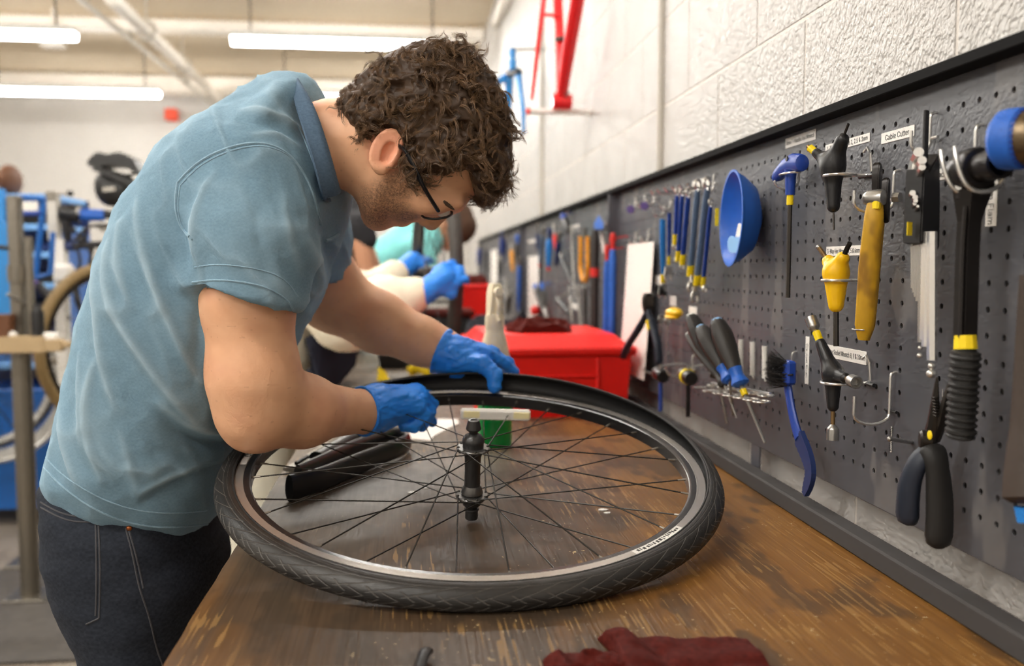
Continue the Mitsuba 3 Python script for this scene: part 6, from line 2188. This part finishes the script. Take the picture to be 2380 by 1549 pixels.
# ---- person in the black shirt
k = thing('person', 'blond person in a black short-sleeved shirt standing between the cream coat and the teal shirt', 'person')
Yb = 3.75
hb = on_y(792, 452, Yb)
fb, ub = np.array([.8, -.1, -.45]), np.array([.4, 0, .9])
sb_n, sb_f = on_y(834, 525, Yb - .20), on_y(828, 535, Yb + .20)
eb_n = on_y(856, 650, Yb - .20)
cb = on_y(790, 560, Yb)
hipb = np.array([cb[0] - .05, Yb, .98])
sk = head_prims(hb, fb, ub) + [(hb - ub * .11, cb + [0, 0, .14], .055, .07), (cb, hipb, .10, .11), (sb_n, eb_n, .040, .036), (eb_n, on_y(905, 700, Yb - .25), .034, .028), (sb_f, on_y(870, 650, Yb + .2), .052, .045)] + [(hipb + [0, s_ * .1, 0], np.array([hipb[0], Yb + s_ * .1, .07]), .08, .045) for s_ in (-1, 1)]
part(k, 'body', blob(sk, .025, .013), 'mat_skin_plain', True)
face(k, hb, fb, ub)
part(k, 'shirt', blob([(cb + [.0, -.08, .06], hipb + [0, -.06, 0], .135, .14), (cb + [.0, .08, .06], hipb + [0, .06, 0], .135, .14), (sb_n, on_y(850, 556, Yb - .2), .056, .046), (sb_f, on_y(846, 555, Yb + .2), .055, .045), (cb + [0, 0, .12], hb - ub * .13, .09, .06)], .03, .013), 'mat_black_cloth', True)
part(k, 'trousers', blob([(hipb + [0, s_ * .1, .02], np.array([hipb[0], Yb + s_ * .1, .08]), .12, .08) for s_ in (-1, 1)], .04, .014), 'mat_navy_cloth', True)
part(k, 'hair', blob(hair_prims(hb, fb, ub, .024) + [(hb - norm(fb) * .06 - ub * .02, hb - norm(fb) * .05 - ub * .13, .05, .03)], .02, .012), 'mat_hair_blond', True)
part(k, 'red_bag', blob([(on_y(826, 610, Yb - .1), on_y(836, 650, Yb - .12), .045, .06)], .02, .012), 'mat_red_cloth', True, label='red bag at the hip')

# ---- person in the teal shirt, bending over the bench
k = thing('person', 'brown-haired person in a teal shirt bending over the far part of the bench', 'person')
Yc = 4.55
ht = on_y(1040, 532, Yc)
ft, ut = np.array([.30, -.25, -.9]), np.array([.85, 0, .40])
ch, hp_ = on_y(955, 575, Yc), np.array([-.40, Yc, .99])
s1, s2 = on_y(968, 580, Yc - .20), on_y(972, 572, Yc + .20)
e1 = on_y(985, 668, Yc - .22)
sk = head_prims(ht, ft, ut) + [(ht - ut * .10, ch + [.08, 0, .03], .055, .07), (ch, hp_, .10, .11), (s1, e1, .05, .042), (e1, on_y(1030, 640, Yc - .10), .04, .028), (on_y(1030, 640, Yc - .10), on_y(1048, 650, Yc - .08), .03, .03), (s2, on_y(1000, 660, Yc + .2), .05, .042), (on_y(1000, 660, Yc + .2), on_y(1070, 690, Yc + .1), .04, .028),
                               (on_y(1070, 690, Yc + .1), on_y(1100, 705, Yc + .08), .034, .03)] + [(hp_ + [-.02, s_ * .1, -.05], np.array([hp_[0] - .05, Yc + s_ * .1, .07]), .08, .045) for s_ in (-1, 1)]
part(k, 'body', blob(sk, .025, .013), 'mat_skin_plain', True)
face(k, ht, ft, ut)
tm_ = blob([(ch + [.03, -.08, .03], hp_ + [0, -.06, .0], .125, .14), (ch + [.03, .08, .03], hp_ + [0, .06, .0], .125, .14), (s1, on_y(980, 620, Yc - .22), .080, .075), (s2, on_y(988, 612, Yc + .2), .075, .07), (on_y(985, 555, Yc), on_y(1000, 552, Yc), .08, .06)], .03, .012)
tm_.vertices = tm_.vertices + tm_.vertex_normals * (.02 * (meshkit.fbm(tm_.vertices * 11, 2, 3) - .5))[:, None]
part(k, 'shirt', tm_, 'mat_teal_cloth', True)
part(k, 'trousers', blob([(hp_ + [-.02, s_ * .1, -.04], np.array([hp_[0] - .05, Yc + s_ * .1, .08]), .125, .08) for s_ in (-1, 1)], .04, .014), 'mat_navy_cloth', True)
part(k, 'hair', blob([(c_a + [.012, 0, .012], c_b + [.012, 0, .012], r1, r2) for c_a, c_b, r1, r2 in hair_prims(ht, ft, ut, .022)], .02, .012), 'mat_hair_brown', True)

# ---- tools on the second and third panels, far enough to be soft
def hung(px0, py0, px1, py1, wpx, mat, label, cat_='tool', w=.03, name='hand_tool', taper=.7, band=None, head='mat_steel', tip=None):
    a, b = pt(px0, py0, w), pt(px1, py1, w)
    k = thing(name, label, cat_)
    r = rp(wpx / 2, a)
    t = np.linspace(0, 1, 10)
    part(k, 'grip', tube(a + (b - a) * t[:, None], r * np.interp(t, [0, .1, .5, .9, 1], [.7, 1, .95, taper, taper * .6]), 12), mat, 50)
    if head:
        u = norm(a - b)
        part(k, 'head', cat(lathe([(0, 0), (r * .6, 0), (r * .55, .02), (r * .9, .03), (r * .7, .045), (0, .05)], a - u * .005, u, 12), rod(a + u * .03, np.array([XP + .006, a[1], a[2] + .035]), .002, k=6)), head)
    else:
        part(k, 'hanger', rod(a, np.array([XP + .006, a[1], a[2] + .006]), .002, k=6), 'mat_steel')
    if band:
        c = a + (b - a) * band[1]
        part(k, 'band', tube([c, c + norm(b - a) * .025], r * 1.06, 12), band[0])
    if tip:
        part(k, 'tip', tube([b, b + norm(b - a) * rp(tip[1], b)], [r * .5, r * .4], 10), tip[0])
    return k


hung(1250, 543, 1249, 582, 9, 'mat_blue_dark', 'dark blue handled wrench at the left of the blue group on the second panel')
hung(1262, 548, 1254, 612, 11, 'mat_wrench_grip_grey', 'grey-blue handled wrench in the blue group on the second panel', tip=('mat_red_plastic', 12))
hung(1277, 556, 1275, 620, 16, 'mat_blue_sky', 'bright sky-blue handled tool on the second panel', head='mat_blue_dark', tip=('mat_red_plastic', 10))
hung(1289, 545, 1291, 580, 10, 'mat_red_plastic', 'red handled tool beside the sky-blue one')
hung(1299, 562, 1293, 618, 14, 'mat_blue_dark', 'navy handled tool right of the sky-blue one')
hung(1306, 600, 1334, 668, 9, 'mat_black_plastic', 'slanting black handle on the second panel')
k = thing('orange_pliers', 'orange-handled pliers hanging on the second panel', 'pliers')
for x0, x1, x2 in ((1350, 1350, 1356), (1366, 1366, 1362)):
    P = [pt(x0, 550, .03), pt(x1, 590, .03), pt(x1, 625, .03), pt(x2, 654, .03)]
    part(k, 'handle', tube(spline(P, 16), rp(5.5, P[0]), 10), 'mat_orange_tool', 50)
part(k, 'head', hull([pt(1350, 552, .028), pt(1366, 552, .028), pt(1352, 534, .028), pt(1364, 534, .028), pt(1358, 528, .036), pt(1358, 550, .038)]), 'mat_dark_steel')
part(k, 'hanger', rod(pt(1358, 530, .03), pt(1362, 528, -.006), .002, k=6), 'mat_steel')
hung(1383, 536, 1381, 792, 21, 'mat_screw_grip', 'long black pump with a red band on the second panel', 'pump', name='hand_pump', taper=.95, band=('mat_red_mark', .34), head=None, w=.04)
k = thing('mallet', 'bright blue mallet head above the long black pump', 'mallet')
part(k, 'knob', hull([pt(a, b, w) for a, b in ((1380, 520), (1392, 500), (1403, 520), (1402, 533), (1382, 533)) for w in (.03, .06)]), 'mat_blue_mid')
part(k, 'stem', rod(pt(1392, 520, .04), pt(1396, 518, -.004), .006), 'mat_steel')
hung(1411, 606, 1408, 790, 15, 'mat_blue_mid', 'blue tube with a red tip, left of a pair on the second panel', 'tube', name='blue_tube', head='mat_red_mark', taper=1.0, w=.045)
hung(1424, 580, 1421, 795, 18, 'mat_blue_mid', 'taller blue tube with a red tip, right of a pair on the second panel', 'tube', name='blue_tube', head='mat_red_mark', taper=1.0, w=.04)
hung(1246, 672, 1262, 718, 14, 'mat_screw_grip', 'black screwdriver low on the second panel beside the white sheet', 'screwdriver', head='mat_blue_mid', tip=('mat_steel', 40))
hung(1262, 676, 1268, 715, 12, 'mat_screw_grip', 'second black screwdriver low on the second panel', 'screwdriver', head='mat_blue_mid', tip=('mat_steel', 44))
hung(1300, 700, 1322, 728, 14, 'mat_black_plastic', 'black handle low on the second panel above the red tub', head='mat_steel')
hung(1312, 512, 1322, 540, 18, 'mat_black_plastic', 'black and blue tool high on the second panel', head='mat_blue_tool')
hung(1330, 560, 1336, 700, 8, 'mat_steel', 'long thin steel tool in the middle of the second panel')
hung(1400, 545, 1404, 590, 9, 'mat_label_white', 'pale slim tool beside the blue tubes', head='mat_steel')
hung(1345, 690, 1350, 760, 8, 'mat_steel', 'steel tool above the right part of the red tub')
hung(1360, 668, 1362, 770, 9, 'mat_dark_steel', 'dark steel tool beside the long black pump')
hung(1325, 690, 1330, 750, 7, 'mat_chrome', 'small chrome tool left of the dark steel one')
k = thing('ball_grip', 'round red knob low on the second panel', 'knob')
part(k, 'ball', ell(pt(1244, 722, .03), (.02, .02, .022), sub=3), 'mat_red_plastic', True)
part(k, 'stem', rod(pt(1244, 722, .03), pt(1248, 722, -.004), .005), 'mat_steel')
for i, (px, py, wp_, hp2, lab) in enumerate(((1315, 498, 14, 12, 'small white label high on the second panel'), (1335, 530, 22, 9, 'white label beside the orange-handled pliers'), (1336, 710, 20, 14, 'white label low on the second panel'), (1240, 563, 24, 7, 'white and red label left of the blue group'))):
    plaque(px - wp_ // 2, py - hp2 // 2, py + hp2 // 2, px + wp_ // 2, '', lab)
for x0, y0, x1, y1, lab in ((1224, 596, 1248, 742, 'white laminated sheet between the second and third panels'), (1139, 582, 1153, 660, 'white laminated sheet on the third panel')):
    a, b = pt(x0, y0, .02), pt(x1, y0, .02)
    z1, z0 = a[2], pt(x0, y1, .02)[2]
    k = thing('paper_sheet', lab, 'sheet')
    part(k, 'sheet', box([XP - .012, (a[1] + b[1]) / 2, (z0 + z1) / 2], [.0012, abs(a[1] - b[1]), z1 - z0], .0003), 'mat_label_white', False)
    part(k, 'peg', rod([XP + .004, (a[1] + b[1]) / 2, z1 - .01], [XP - .02, (a[1] + b[1]) / 2, z1 - .01], .003), 'mat_steel')
hung(1115, 578, 1112, 616, 11, 'mat_blue_tool', 'blue handle at the far end of the third panel')
hung(1131, 582, 1130, 655, 7, 'mat_black_plastic', 'thin black tool left of the white sheet on the third panel')
hung(1167, 552, 1165, 592, 10, 'mat_blue_tool', 'blue handled tool right of the white sheet on the third panel', head='mat_blue_dark')
hung(1174, 560, 1172, 610, 9, 'mat_blue_dark', 'navy handled tool beside the blue one on the third panel')
hung(1189, 582, 1192, 632, 11, 'mat_orange_tool', 'yellow-orange handle on the third panel')
hung(1203, 566, 1203, 612, 14, 'mat_screw_grip', 'black pump with a blue top on the third panel', 'pump', name='hand_pump', head='mat_blue_mid')
hung(1207, 618, 1205, 725, 10, 'mat_blue_mid', 'long blue tube on the third panel', 'tube', name='blue_tube')
hung(1164, 610, 1166, 640, 9, 'mat_black_plastic', 'small dark tool below the blue handles on the third panel')
hung(1150, 665, 1158, 700, 12, 'mat_black_plastic', 'dark tool low on the third panel')
hung(1176, 660, 1180, 700, 10, 'mat_steel', 'steel tool low on the third panel')
hung(1184, 690, 1180, 730, 12, 'mat_dark_steel', 'dark steel tool low on the third panel beside the long blue tube')

# ---- frames hung on the block wall
flat_('frame_red', (222, 30, 36), 0.25)
flat_('frame_blue', (38, 128, 196), 0.3)
k = thing('bicycle_frameset', 'red bicycle frame hanging high on the block wall', 'bicycle frame')
XF = .50
bbp = on_x(1305, 236, XF)
side = np.array([1.0, 0, 0])
part(k, 'bottom_bracket', rod(bbp - side * .030, bbp + side * .032, .024, k=24), 'mat_frame_red')
part(k, 'seat_tube', tube([bbp + [0, 0, .01], on_x(1301, 100, XF + .005), on_x(1294, -60, XF + .01)], [.015, .016, .016], 16), 'mat_frame_red')
part(k, 'down_tube', tube([bbp + [0, 0, .01], on_x(1323, 110, XF), on_x(1352, -60, XF)], [.017, .021, .022], 16), 'mat_frame_red')
a, b = on_x(1236, 232, XF - .07), on_x(1270, -60, XF - .03)
part(k, 'seat_stay', tube([a, on_x(1254, 80, XF - .05), b], [.006, .009, .010], 12), 'mat_frame_red')
part(k, 'bridge', tube([on_x(1260, 34, XF - .045), on_x(1297, 36, XF)], .006, 10), 'mat_frame_red')
part(k, 'band', tube([on_x(1302, 88, XF + .004), on_x(1302, 96, XF + .004)], .0175, 16), 'mat_dark_steel')
part(k, 'cable_stop', cat(rod(on_x(1290, 214, XF - .01), on_x(1296, 224, XF - .01), .003), rod(on_x(1320, 214, XF), on_x(1316, 224, XF), .003)), 'mat_dark_steel')
k = thing('wall_hook', 'white hook sticking out of the block wall under the red frame', 'hook')
part(k, 'rod', rod([XW + .004, bbp[1] + .03, bbp[2] - .028], [XF - .105, bbp[1] + .03, bbp[2] - .028], .010, k=14), 'mat_plastic_white')
part(k, 'end', ell([XF - .105, bbp[1] + .03, bbp[2] - .028], (.008, .013, .013), sub=2), 'mat_red_plastic')
k = thing('bicycle_fork', 'blue bicycle fork hanging on the block wall behind the man\'s hair', 'bicycle fork')
XK = .46
part(k, 'steerer', tube([on_x(1190, 118, XK), on_x(1192, 165, XK)], [.016, .018], 14), 'mat_frame_blue')
part(k, 'band', tube([on_x(1190, 132, XK), on_x(1191, 142, XK)], .0185, 14), 'mat_plastic_white')
part(k, 'cap', tube([on_x(1190, 112, XK), on_x(1190, 120, XK)], .013, 12), 'mat_dark_steel')
part(k, 'crown', tube([on_x(1182, 172, XK - .01), on_x(1206, 168, XK + .02)], .017, 14), 'mat_dark_steel')
part(k, 'blade', tube(spline([on_x(1183, 172, XK), on_x(1182, 225, XK), on_x(1178, 280, XK), on_x(1182, 330, XK)], 20), np.linspace(.030, .018, 20), 14, flat=.7), 'mat_frame_blue')
part(k, 'blade', tube(spline([on_x(1204, 168, XK + .02), on_x(1210, 215, XK + .02), on_x(1216, 260, XK + .02), on_x(1217, 310, XK + .02)], 20), np.linspace(.017, .007, 20), 12), 'mat_frame_blue')
part(k, 'arm', tube([on_x(1180, 176, XK), on_x(1160, 190, XK - .05)], [.020, .014], 12), 'mat_frame_blue')
part(k, 'hanger', rod(on_x(1190, 116, XK), [XW + .004, on_x(1190, 116, XK)[1], on_x(1190, 116, XK)[2] + .01], .006), 'mat_steel')
# ================================================================ repair stands, bicycle and shelves on the left
flat_('steel_post', (128, 122, 112), 0.34, 0.8)
flat_('galvanised', (196, 192, 184), 0.42, 0.6)
flat_('board_wood', (172, 148, 112), 0.6)
flat_('shelf_blue', (42, 128, 196), 0.4)
flat_('shelf_light', (112, 166, 224), 0.4)
flat_('tube_blue', (22, 92, 170), 0.35)
flat_('tan_tyre', (138, 114, 74), 0.6)
flat_('saddle_black', (26, 25, 24), 0.45)
flat_('brown_box', (96, 58, 32), 0.6)

k = thing('repair_stand', 'steel repair stand post on a square base plate, standing on the rubber mat', 'stand')
Ps = on_z(72, 1393, .0)
Ys = Ps[1]
xs_ = Ps[0]
part(k, 'base_plate', box([xs_, Ys, .0165], [.15, .15, .009], .002), 'mat_steel_post')
part(k, 'post', rod([xs_, Ys, .021], [xs_, Ys, .99], .034, k=28), 'mat_steel_post')
top = on_y(52, 455, Ys)
part(k, 'upper_post', bb([xs_ - .024, Ys - .024, .98], [xs_ + .018, Ys + .028, top[2]], .006), 'mat_steel_post')
part(k, 'rail', bb([xs_ + .030, Ys - .015, 1.0], [xs_ + .052, Ys + .015, top[2] - .15], .004), 'mat_steel_post')
part(k, 'collar', rod([xs_, Ys, 1.20], [xs_, Ys, 1.26], .036, k=24), 'mat_steel_post')
part(k, 'lever', tube([on_y(40, 580, Ys), on_y(-8, 574, Ys - .03)], .009, 10), 'mat_black_plastic')
part(k, 'lever', tube([on_y(60, 708, Ys), on_y(18, 684, Ys - .06)], .007, 10), 'mat_steel')
k = thing('tool_board', 'wooden board fixed across the repair stand post', 'board')
zb = on_y(70, 800, Ys - .05)[2]
part(k, 'board', bb([xs_ - .62, Ys - .09, zb - .030], [on_y(112, 800, Ys - .05)[0], Ys - .036, zb + .030], .003), 'mat_board_wood')
part(k, 'end_block', bb([on_y(104, 800, Ys - .05)[0], Ys - .086, zb - .026], [on_y(150, 800, Ys - .05)[0], Ys - .04, zb + .018], .003), 'mat_board_wood')
part(k, 'tongue', bb([on_y(140, 800, Ys - .05)[0], Ys - .08, zb - .012], [on_y(168, 800, Ys - .05)[0], Ys - .05, zb + .010], .003), 'mat_board_wood')
single('white_knob', ell(on_y(20, 778, Ys - .06), (.03, .025, .014), sub=3), 'mat_plastic_white', 'small white knob lying on the wooden board', 'loose_knob', smooth=True)  # small white knob, modelled as a plain ellipsoid
single('pale_block', box(on_y(118, 780, Ys - .06) + [0, 0, -.004], [.045, .035, .030], .006), 'mat_plastic_white', 'pale block standing on the right end of the wooden board', 'block')
single('black_canister', lathe([(0, -.06), (.022, -.06), (.022, .04), (.014, .055), (.014, .07), (0, .07)], on_y(88, 752, Ys - .06) + [0, 0, .0], (0, 0, 1), 20), 'mat_black_plastic', 'black can standing on the wooden board', 'can')

# ---- second stand: clamp head with a crank handle, gripping the bicycle
Yk = 4.05
k = thing('repair_stand', 'second repair stand with a crank handle, clamping the bicycle by a blue taped tube', 'stand')
pa = on_y(124, 455, Yk)
part(k, 'head_post', bb([pa[0] - .022, Yk - .022, on_y(124, 560, Yk)[2]], [pa[0] + .022, Yk + .022, pa[2]], .004), 'mat_galvanised')
part(k, 'head_block', box(on_y(122, 458, Yk), [.046, .05, .042], .006), 'mat_steel_post')
part(k, 'crank', tube([on_y(128, 450, Yk - .02), on_y(158, 450, Yk - .02)], .006, 10), 'mat_chrome')
part(k, 'crank_knob', ell(on_y(163, 450, Yk - .02), (.014, .014, .013), sub=2), 'mat_black_plastic', True)
part(k, 'post', bb([pa[0] + .0, Yk - .03, .02], [pa[0] + .044, Yk + .03, on_y(124, 556, Yk)[2]], .005), 'mat_plastic_white')
part(k, 'foot', box([pa[0] + .02, Yk, .011], [.4, .4, .02], .004), 'mat_steel_post')
part(k, 'jaw', tube([on_y(143, 495, Yk), on_y(186, 498, Yk)], [.034, .040], 16), 'mat_black_plastic')
part(k, 'jaw_arm', tube([on_y(152, 505, Yk), on_y(158, 560, Yk)], [.022, .016], 12), 'mat_black_plastic')
part(k, 'jaw_knob', ell(on_y(168, 535, Yk), (.016, .016, .016), sub=2), 'mat_black_plastic', True)
part(k, 'cover', bb(on_y(127, 660, Yk - .06) + [0, -.03, 0], on_y(171, 612, Yk - .06) + [0, .03, 0], .018), 'mat_plastic_white', label='white rounded plastic cover')

# ---- the bicycle held in the stand
k = thing('bicycle', 'bicycle with a tan tyre and black saddle bag, held in the second stand', 'bicycle')
part(k, 'seat_post', tube([on_y(184, 499, Yk), on_y(300, 499, Yk + .02)], .018, 14), 'mat_black_plastic')
part(k, 'blue_grip', tube([on_y(188, 500, Yk), on_y(243, 501, Yk + .01)], [.027, .024], 16), 'mat_blue_mid')
part(k, 'clamp', tube([on_y(180, 492, Yk - .02), on_y(187, 492, Yk - .02)], .02, 12), 'mat_chrome')
sd = [(q0[0], q0[1]) for q0 in ((218, 388), (226, 370), (245, 360), (262, 364), (285, 360), (312, 368), (330, 388), (333, 410), (318, 402), (300, 392), (262, 388), (238, 392))]
sx = np.array([on_y(a, b, Yk)[[0, 2]] for a, b in sd])
part(k, 'saddle', plate(spline(sx, 60, True), .15, .03, np.array([[1, 0, 0, 0], [0, 0, -1, Yk + .07], [0, 1, 0, 0], [0, 0, 0, 1.]])), 'mat_saddle_black', 30)
part(k, 'saddle_rail', tube([on_y(240, 392, Yk), on_y(290, 408, Yk), on_y(318, 404, Yk)], .006, 8), 'mat_chrome')
part(k, 'saddle_edge', hull([on_y(a, b, Yk - .085 + d) for a, b in ((212, 394), (220, 384), (330, 428), (318, 440)) for d in (0, .02)]), 'mat_saddle_black')
bg = part(k, 'saddle_bag', blob([(on_y(254, 428, Yk), on_y(286, 434, Yk), .058, .055), (on_y(258, 450, Yk), on_y(284, 456, Yk), .056, .05)], .03, .009), 'mat_saddle_black', True)
part(bg, 'badge', obox(on_y(253, 440, Yk - .062), [[1, 0, .1], [0, 1, 0], [-.1, 0, 1]], [.05, .004, .018], .001), 'mat_grey_joint')
part(bg, 'strap', hull([on_y(a, b, Yk - .05 + d) for a, b in ((286, 420), (296, 416), (318, 452), (308, 456)) for d in (0, .02)]), 'mat_saddle_black')
part(k, 'handlebar', tube([on_y(140, 574, Yk), on_y(178, 572, Yk), on_y(268, 566, Yk)], .015, 12), 'mat_black_plastic')
part(k, 'grip', tube([on_y(148, 572, Yk), on_y(172, 572, Yk)], .022, 12), 'mat_blue_dark')
part(k, 'brake_lever', ell(on_y(190, 560, Yk), (.02, .02, .025), sub=2), 'mat_black_plastic')
for pts in ([(172, 560), (195, 535), (215, 525), (262, 524)], [(205, 575), (212, 610), (190, 640)], [(178, 575), (186, 610), (176, 640)], [(198, 530), (200, 560)], [(234, 578), (246, 615), (252, 640)], [(216, 576), (206, 620), (196, 655)]):
    part(k, 'cable', tube(spline([on_y(a, b, Yk) for a, b in pts], 16) if len(pts) > 2 else [on_y(a, b, Yk) for a, b in pts], .0065, 8), 'mat_dark_steel')
part(k, 'rack_plate', hull([on_y(a, b, Yk + d) for a, b in ((218, 526), (262, 526), (240, 540)) for d in (0, .06)]), 'mat_steel_post')
part(k, 'frame_tube', tube([on_y(88, 660, Yk), on_y(122, 700, Yk), on_y(158, 745, Yk)], .017, 12), 'mat_black_plastic')
part(k, 'frame_tube', tube([on_y(60, 690, Yk + .1), on_y(86, 655, Yk + .1)], .014, 12), 'mat_purple')
part(k, 'fork_blade', tube([on_y(172, 640, Yk), on_y(180, 700, Yk), on_y(215, 800, Yk)], .012, 12), 'mat_black_plastic')
part(k, 'pedal', box(on_y(128, 838, Yk), [.09, .05, .03], .006), 'mat_steel_post')
part(k, 'crank', tube([on_y(118, 780, Yk), on_y(124, 838, Yk)], .009, 10), 'mat_steel')
Cw = on_y(258, 802, Yk)
nw = norm([.83, -.56, 0])
un = norm(np.cross([0, 0, 1], nw))
A = np.linspace(0, 2 * math.pi, 72, endpoint=False)
tw = part(k, 'wheel', tube(Cw + .335 * (np.cos(A)[:, None] * un + np.sin(A)[:, None] * np.array([0, 0, 1.0])), .022, 12, True), 'mat_tan_tyre', 50, label='wheel with a tan tyre')
part(tw, 'rim', rings(np.stack([Cw + r * (np.cos(A)[:, None] * un + np.sin(A)[:, None] * np.array([0, 0, 1.0])) + c * nw for r, c in ((.322, .011), (.296, .010), (.290, 0), (.296, -.010), (.322, -.011))], 1), True), 'mat_dark_steel', 30)
part(tw, 'hub', lathe([(0, -.05), (.012, -.05), (.02, -.03), (.012, 0), (.02, .03), (.012, .05), (0, .05)], Cw, nw, 16), 'mat_steel')
for i in range(20):
    a = 2 * math.pi * i / 20
    part(tw, 'spoke', rod(Cw + (.03 if i % 2 else -.03) * nw, Cw + .295 * (math.cos(a) * un + math.sin(a) * np.array([0, 0, 1.0])), .0012, k=5), 'mat_steel', False)

# ---- blue shelf unit
k = thing('shelf_unit', 'blue metal shelf unit full of dark parts at the left edge', 'shelf')
Y0, Y1 = 4.55, 5.0
xl_, xr_ = on_y(-160, 500, Y0)[0], on_y(132, 500, Y0)[0]
zt_ = on_y(60, 452, Y0)[2]
part(k, 'side_panel', bb([xr_ - .012, Y0, .02], [xr_, Y1, on_y(120, 540, Y0)[2]], .003), 'mat_tube_blue')
part(k, 'upright', bb([on_y(2, 500, Y0)[0] - .03, Y0 - .02, .9], [on_y(14, 500, Y0)[0], Y0 + .01, on_y(0, 440, Y0)[2]], .003), 'mat_shelf_blue')
part(k, 'upright', bb([xl_, Y0 - .01, .0], [xl_ + .04, Y0 + .03, zt_], .003), 'mat_shelf_blue')
part(k, 'back_panel', bb([xl_, Y1 - .01, .02], [xr_, Y1, zt_], .003), 'mat_blue_dark')
part(k, 'base', bb([xl_, Y0, .08], [xr_ - .0, Y1, on_y(60, 905, Y0)[2]], .004), 'mat_tube_blue')
for i, py in enumerate((457, 527, 592, 664, 728, 850)):
    z = on_y(70, py, Y0)[2]
    part(k, 'shelf', bb([xl_, Y0 - .005, z - .016], [xr_ - .013, Y1 - .011, z + .012], .003), 'mat_shelf_light')
rg = np.random.default_rng(3)
mats = ['mat_black_plastic', 'mat_dark_steel', 'mat_saddle_black', 'mat_black_plastic', 'mat_blue_dark']
names = ['top', 'second', 'third', 'fourth']
n_ = 0
for i, py in enumerate((527, 592, 664, 728)):
    z = on_y(70, py, Y0)[2] + .012
    for j in range(3):
        x = on_y(32 + j * 36, py, Y0)[0]
        w_, h2 = .062, (.085, .075, .085, .07)[i] * rg.uniform(.7, 1)
        single('parts_bin', hull([(x + a * w_ / 2, Y0 + .03 + b, z + .0008 + c) for a in (-1, 1) for b, c in ((0, 0), (.2, 0), (-.01, h2 * .6), (.2, h2))]), mats[(i * 2 + j) % 5],
               '%s parts bin on the %s shelf of the blue unit' % (('left', 'middle', 'right')[j], names[i]), 'bin')
single('helmet', ell(on_y(2, 415, Y0) + [0, .1, 0], (.045, .10, .075), sub=3), 'mat_brown_box', 'rounded brown helmet on top of the blue shelf unit, cut off by the left edge', 'helmet', smooth=True)
single('blue_sheet', plate([(0, 0), (.11, 0), (.10, .34), (.03, .40), (0, .42)], .01, .002, frame_to(on_y(-14, 735, Ys + .3), (1, 0, 0), (0, 0, 1), (0, -1, 0))), 'mat_shelf_blue', 'bright blue panel hanging behind the repair stand post at the left edge', 'panel')
single('brown_basket', frustum(*[on_y(-40, 780, Ys - .06)[0], on_y(26, 780, Ys - .06)[0], Ys - .088, Ys - .038, zb + .0305, on_y(-44, 780, Ys - .06)[0], on_y(32, 780, Ys - .06)[0], Ys - .09, Ys - .036, zb + .11]), 'mat_brown_box', 'brown basket standing on the wooden board at the left edge', 'basket')

# ---- blue tube rack in front of the shelf
k = thing('tube_rack', 'bent blue tube rack standing between the steel post and the white post', 'rack')
Yr = 3.75
part(k, 'loop', tube([on_y(46, 458, Yr), on_y(104, 463, Yr), on_y(100, 480, Yr), on_y(83, 640, Yr), on_y(44, 655, Yr)], .011, 10), 'mat_tube_blue')
part(k, 'bar', tube([on_y(123, 540, Yr), on_y(118, 636, Yr), on_y(84, 646, Yr)], .010, 10), 'mat_tube_blue')
part(k, 'tray', box(on_y(72, 497, Yr), [.085, .04, .016], .004), 'mat_blue_tool')
part(k, 'arm', rod(on_y(46, 655, Yr), [xs_, Ys + .02, on_y(46, 655, Yr)[2]], .01), 'mat_tube_blue')
part(k, 'bottles', cat(*[lathe([(0, 0), (.010, 0), (.010, .03), (.006, .038), (0, .038)], on_y(60 + i * 12, 491, Yr), (0, 0, 1), 12) for i in range(3)]), 'mat_plastic_white')

# ---- loose wheels stacked against the shelf
for i, (px, py, Yw, n, R, tm_, lab) in enumerate(((-30, 900, 4.29, (.32, -1, .12), .335, 'mat_tan_tyre', 'loose wheel with a tan tyre leaning at the left edge'), (-50, 880, 4.40, (.28, -1, .15), .335, 'mat_tyre_grey', 'second loose wheel leaning behind the tan-tyred one'),
                                                   (-20, 915, 4.16, (.30, -1, .11), .31, 'mat_rim_alu', 'loose silver-rimmed wheel leaning nearest the steel post'))):
    C = on_y(px, py, Yw)
    C[2] = max(C[2], R * .99 + .002)
    simple_wheel('loose_wheel', lab, C, n, R, .013, tm_, 'mat_rim_alu', 18)
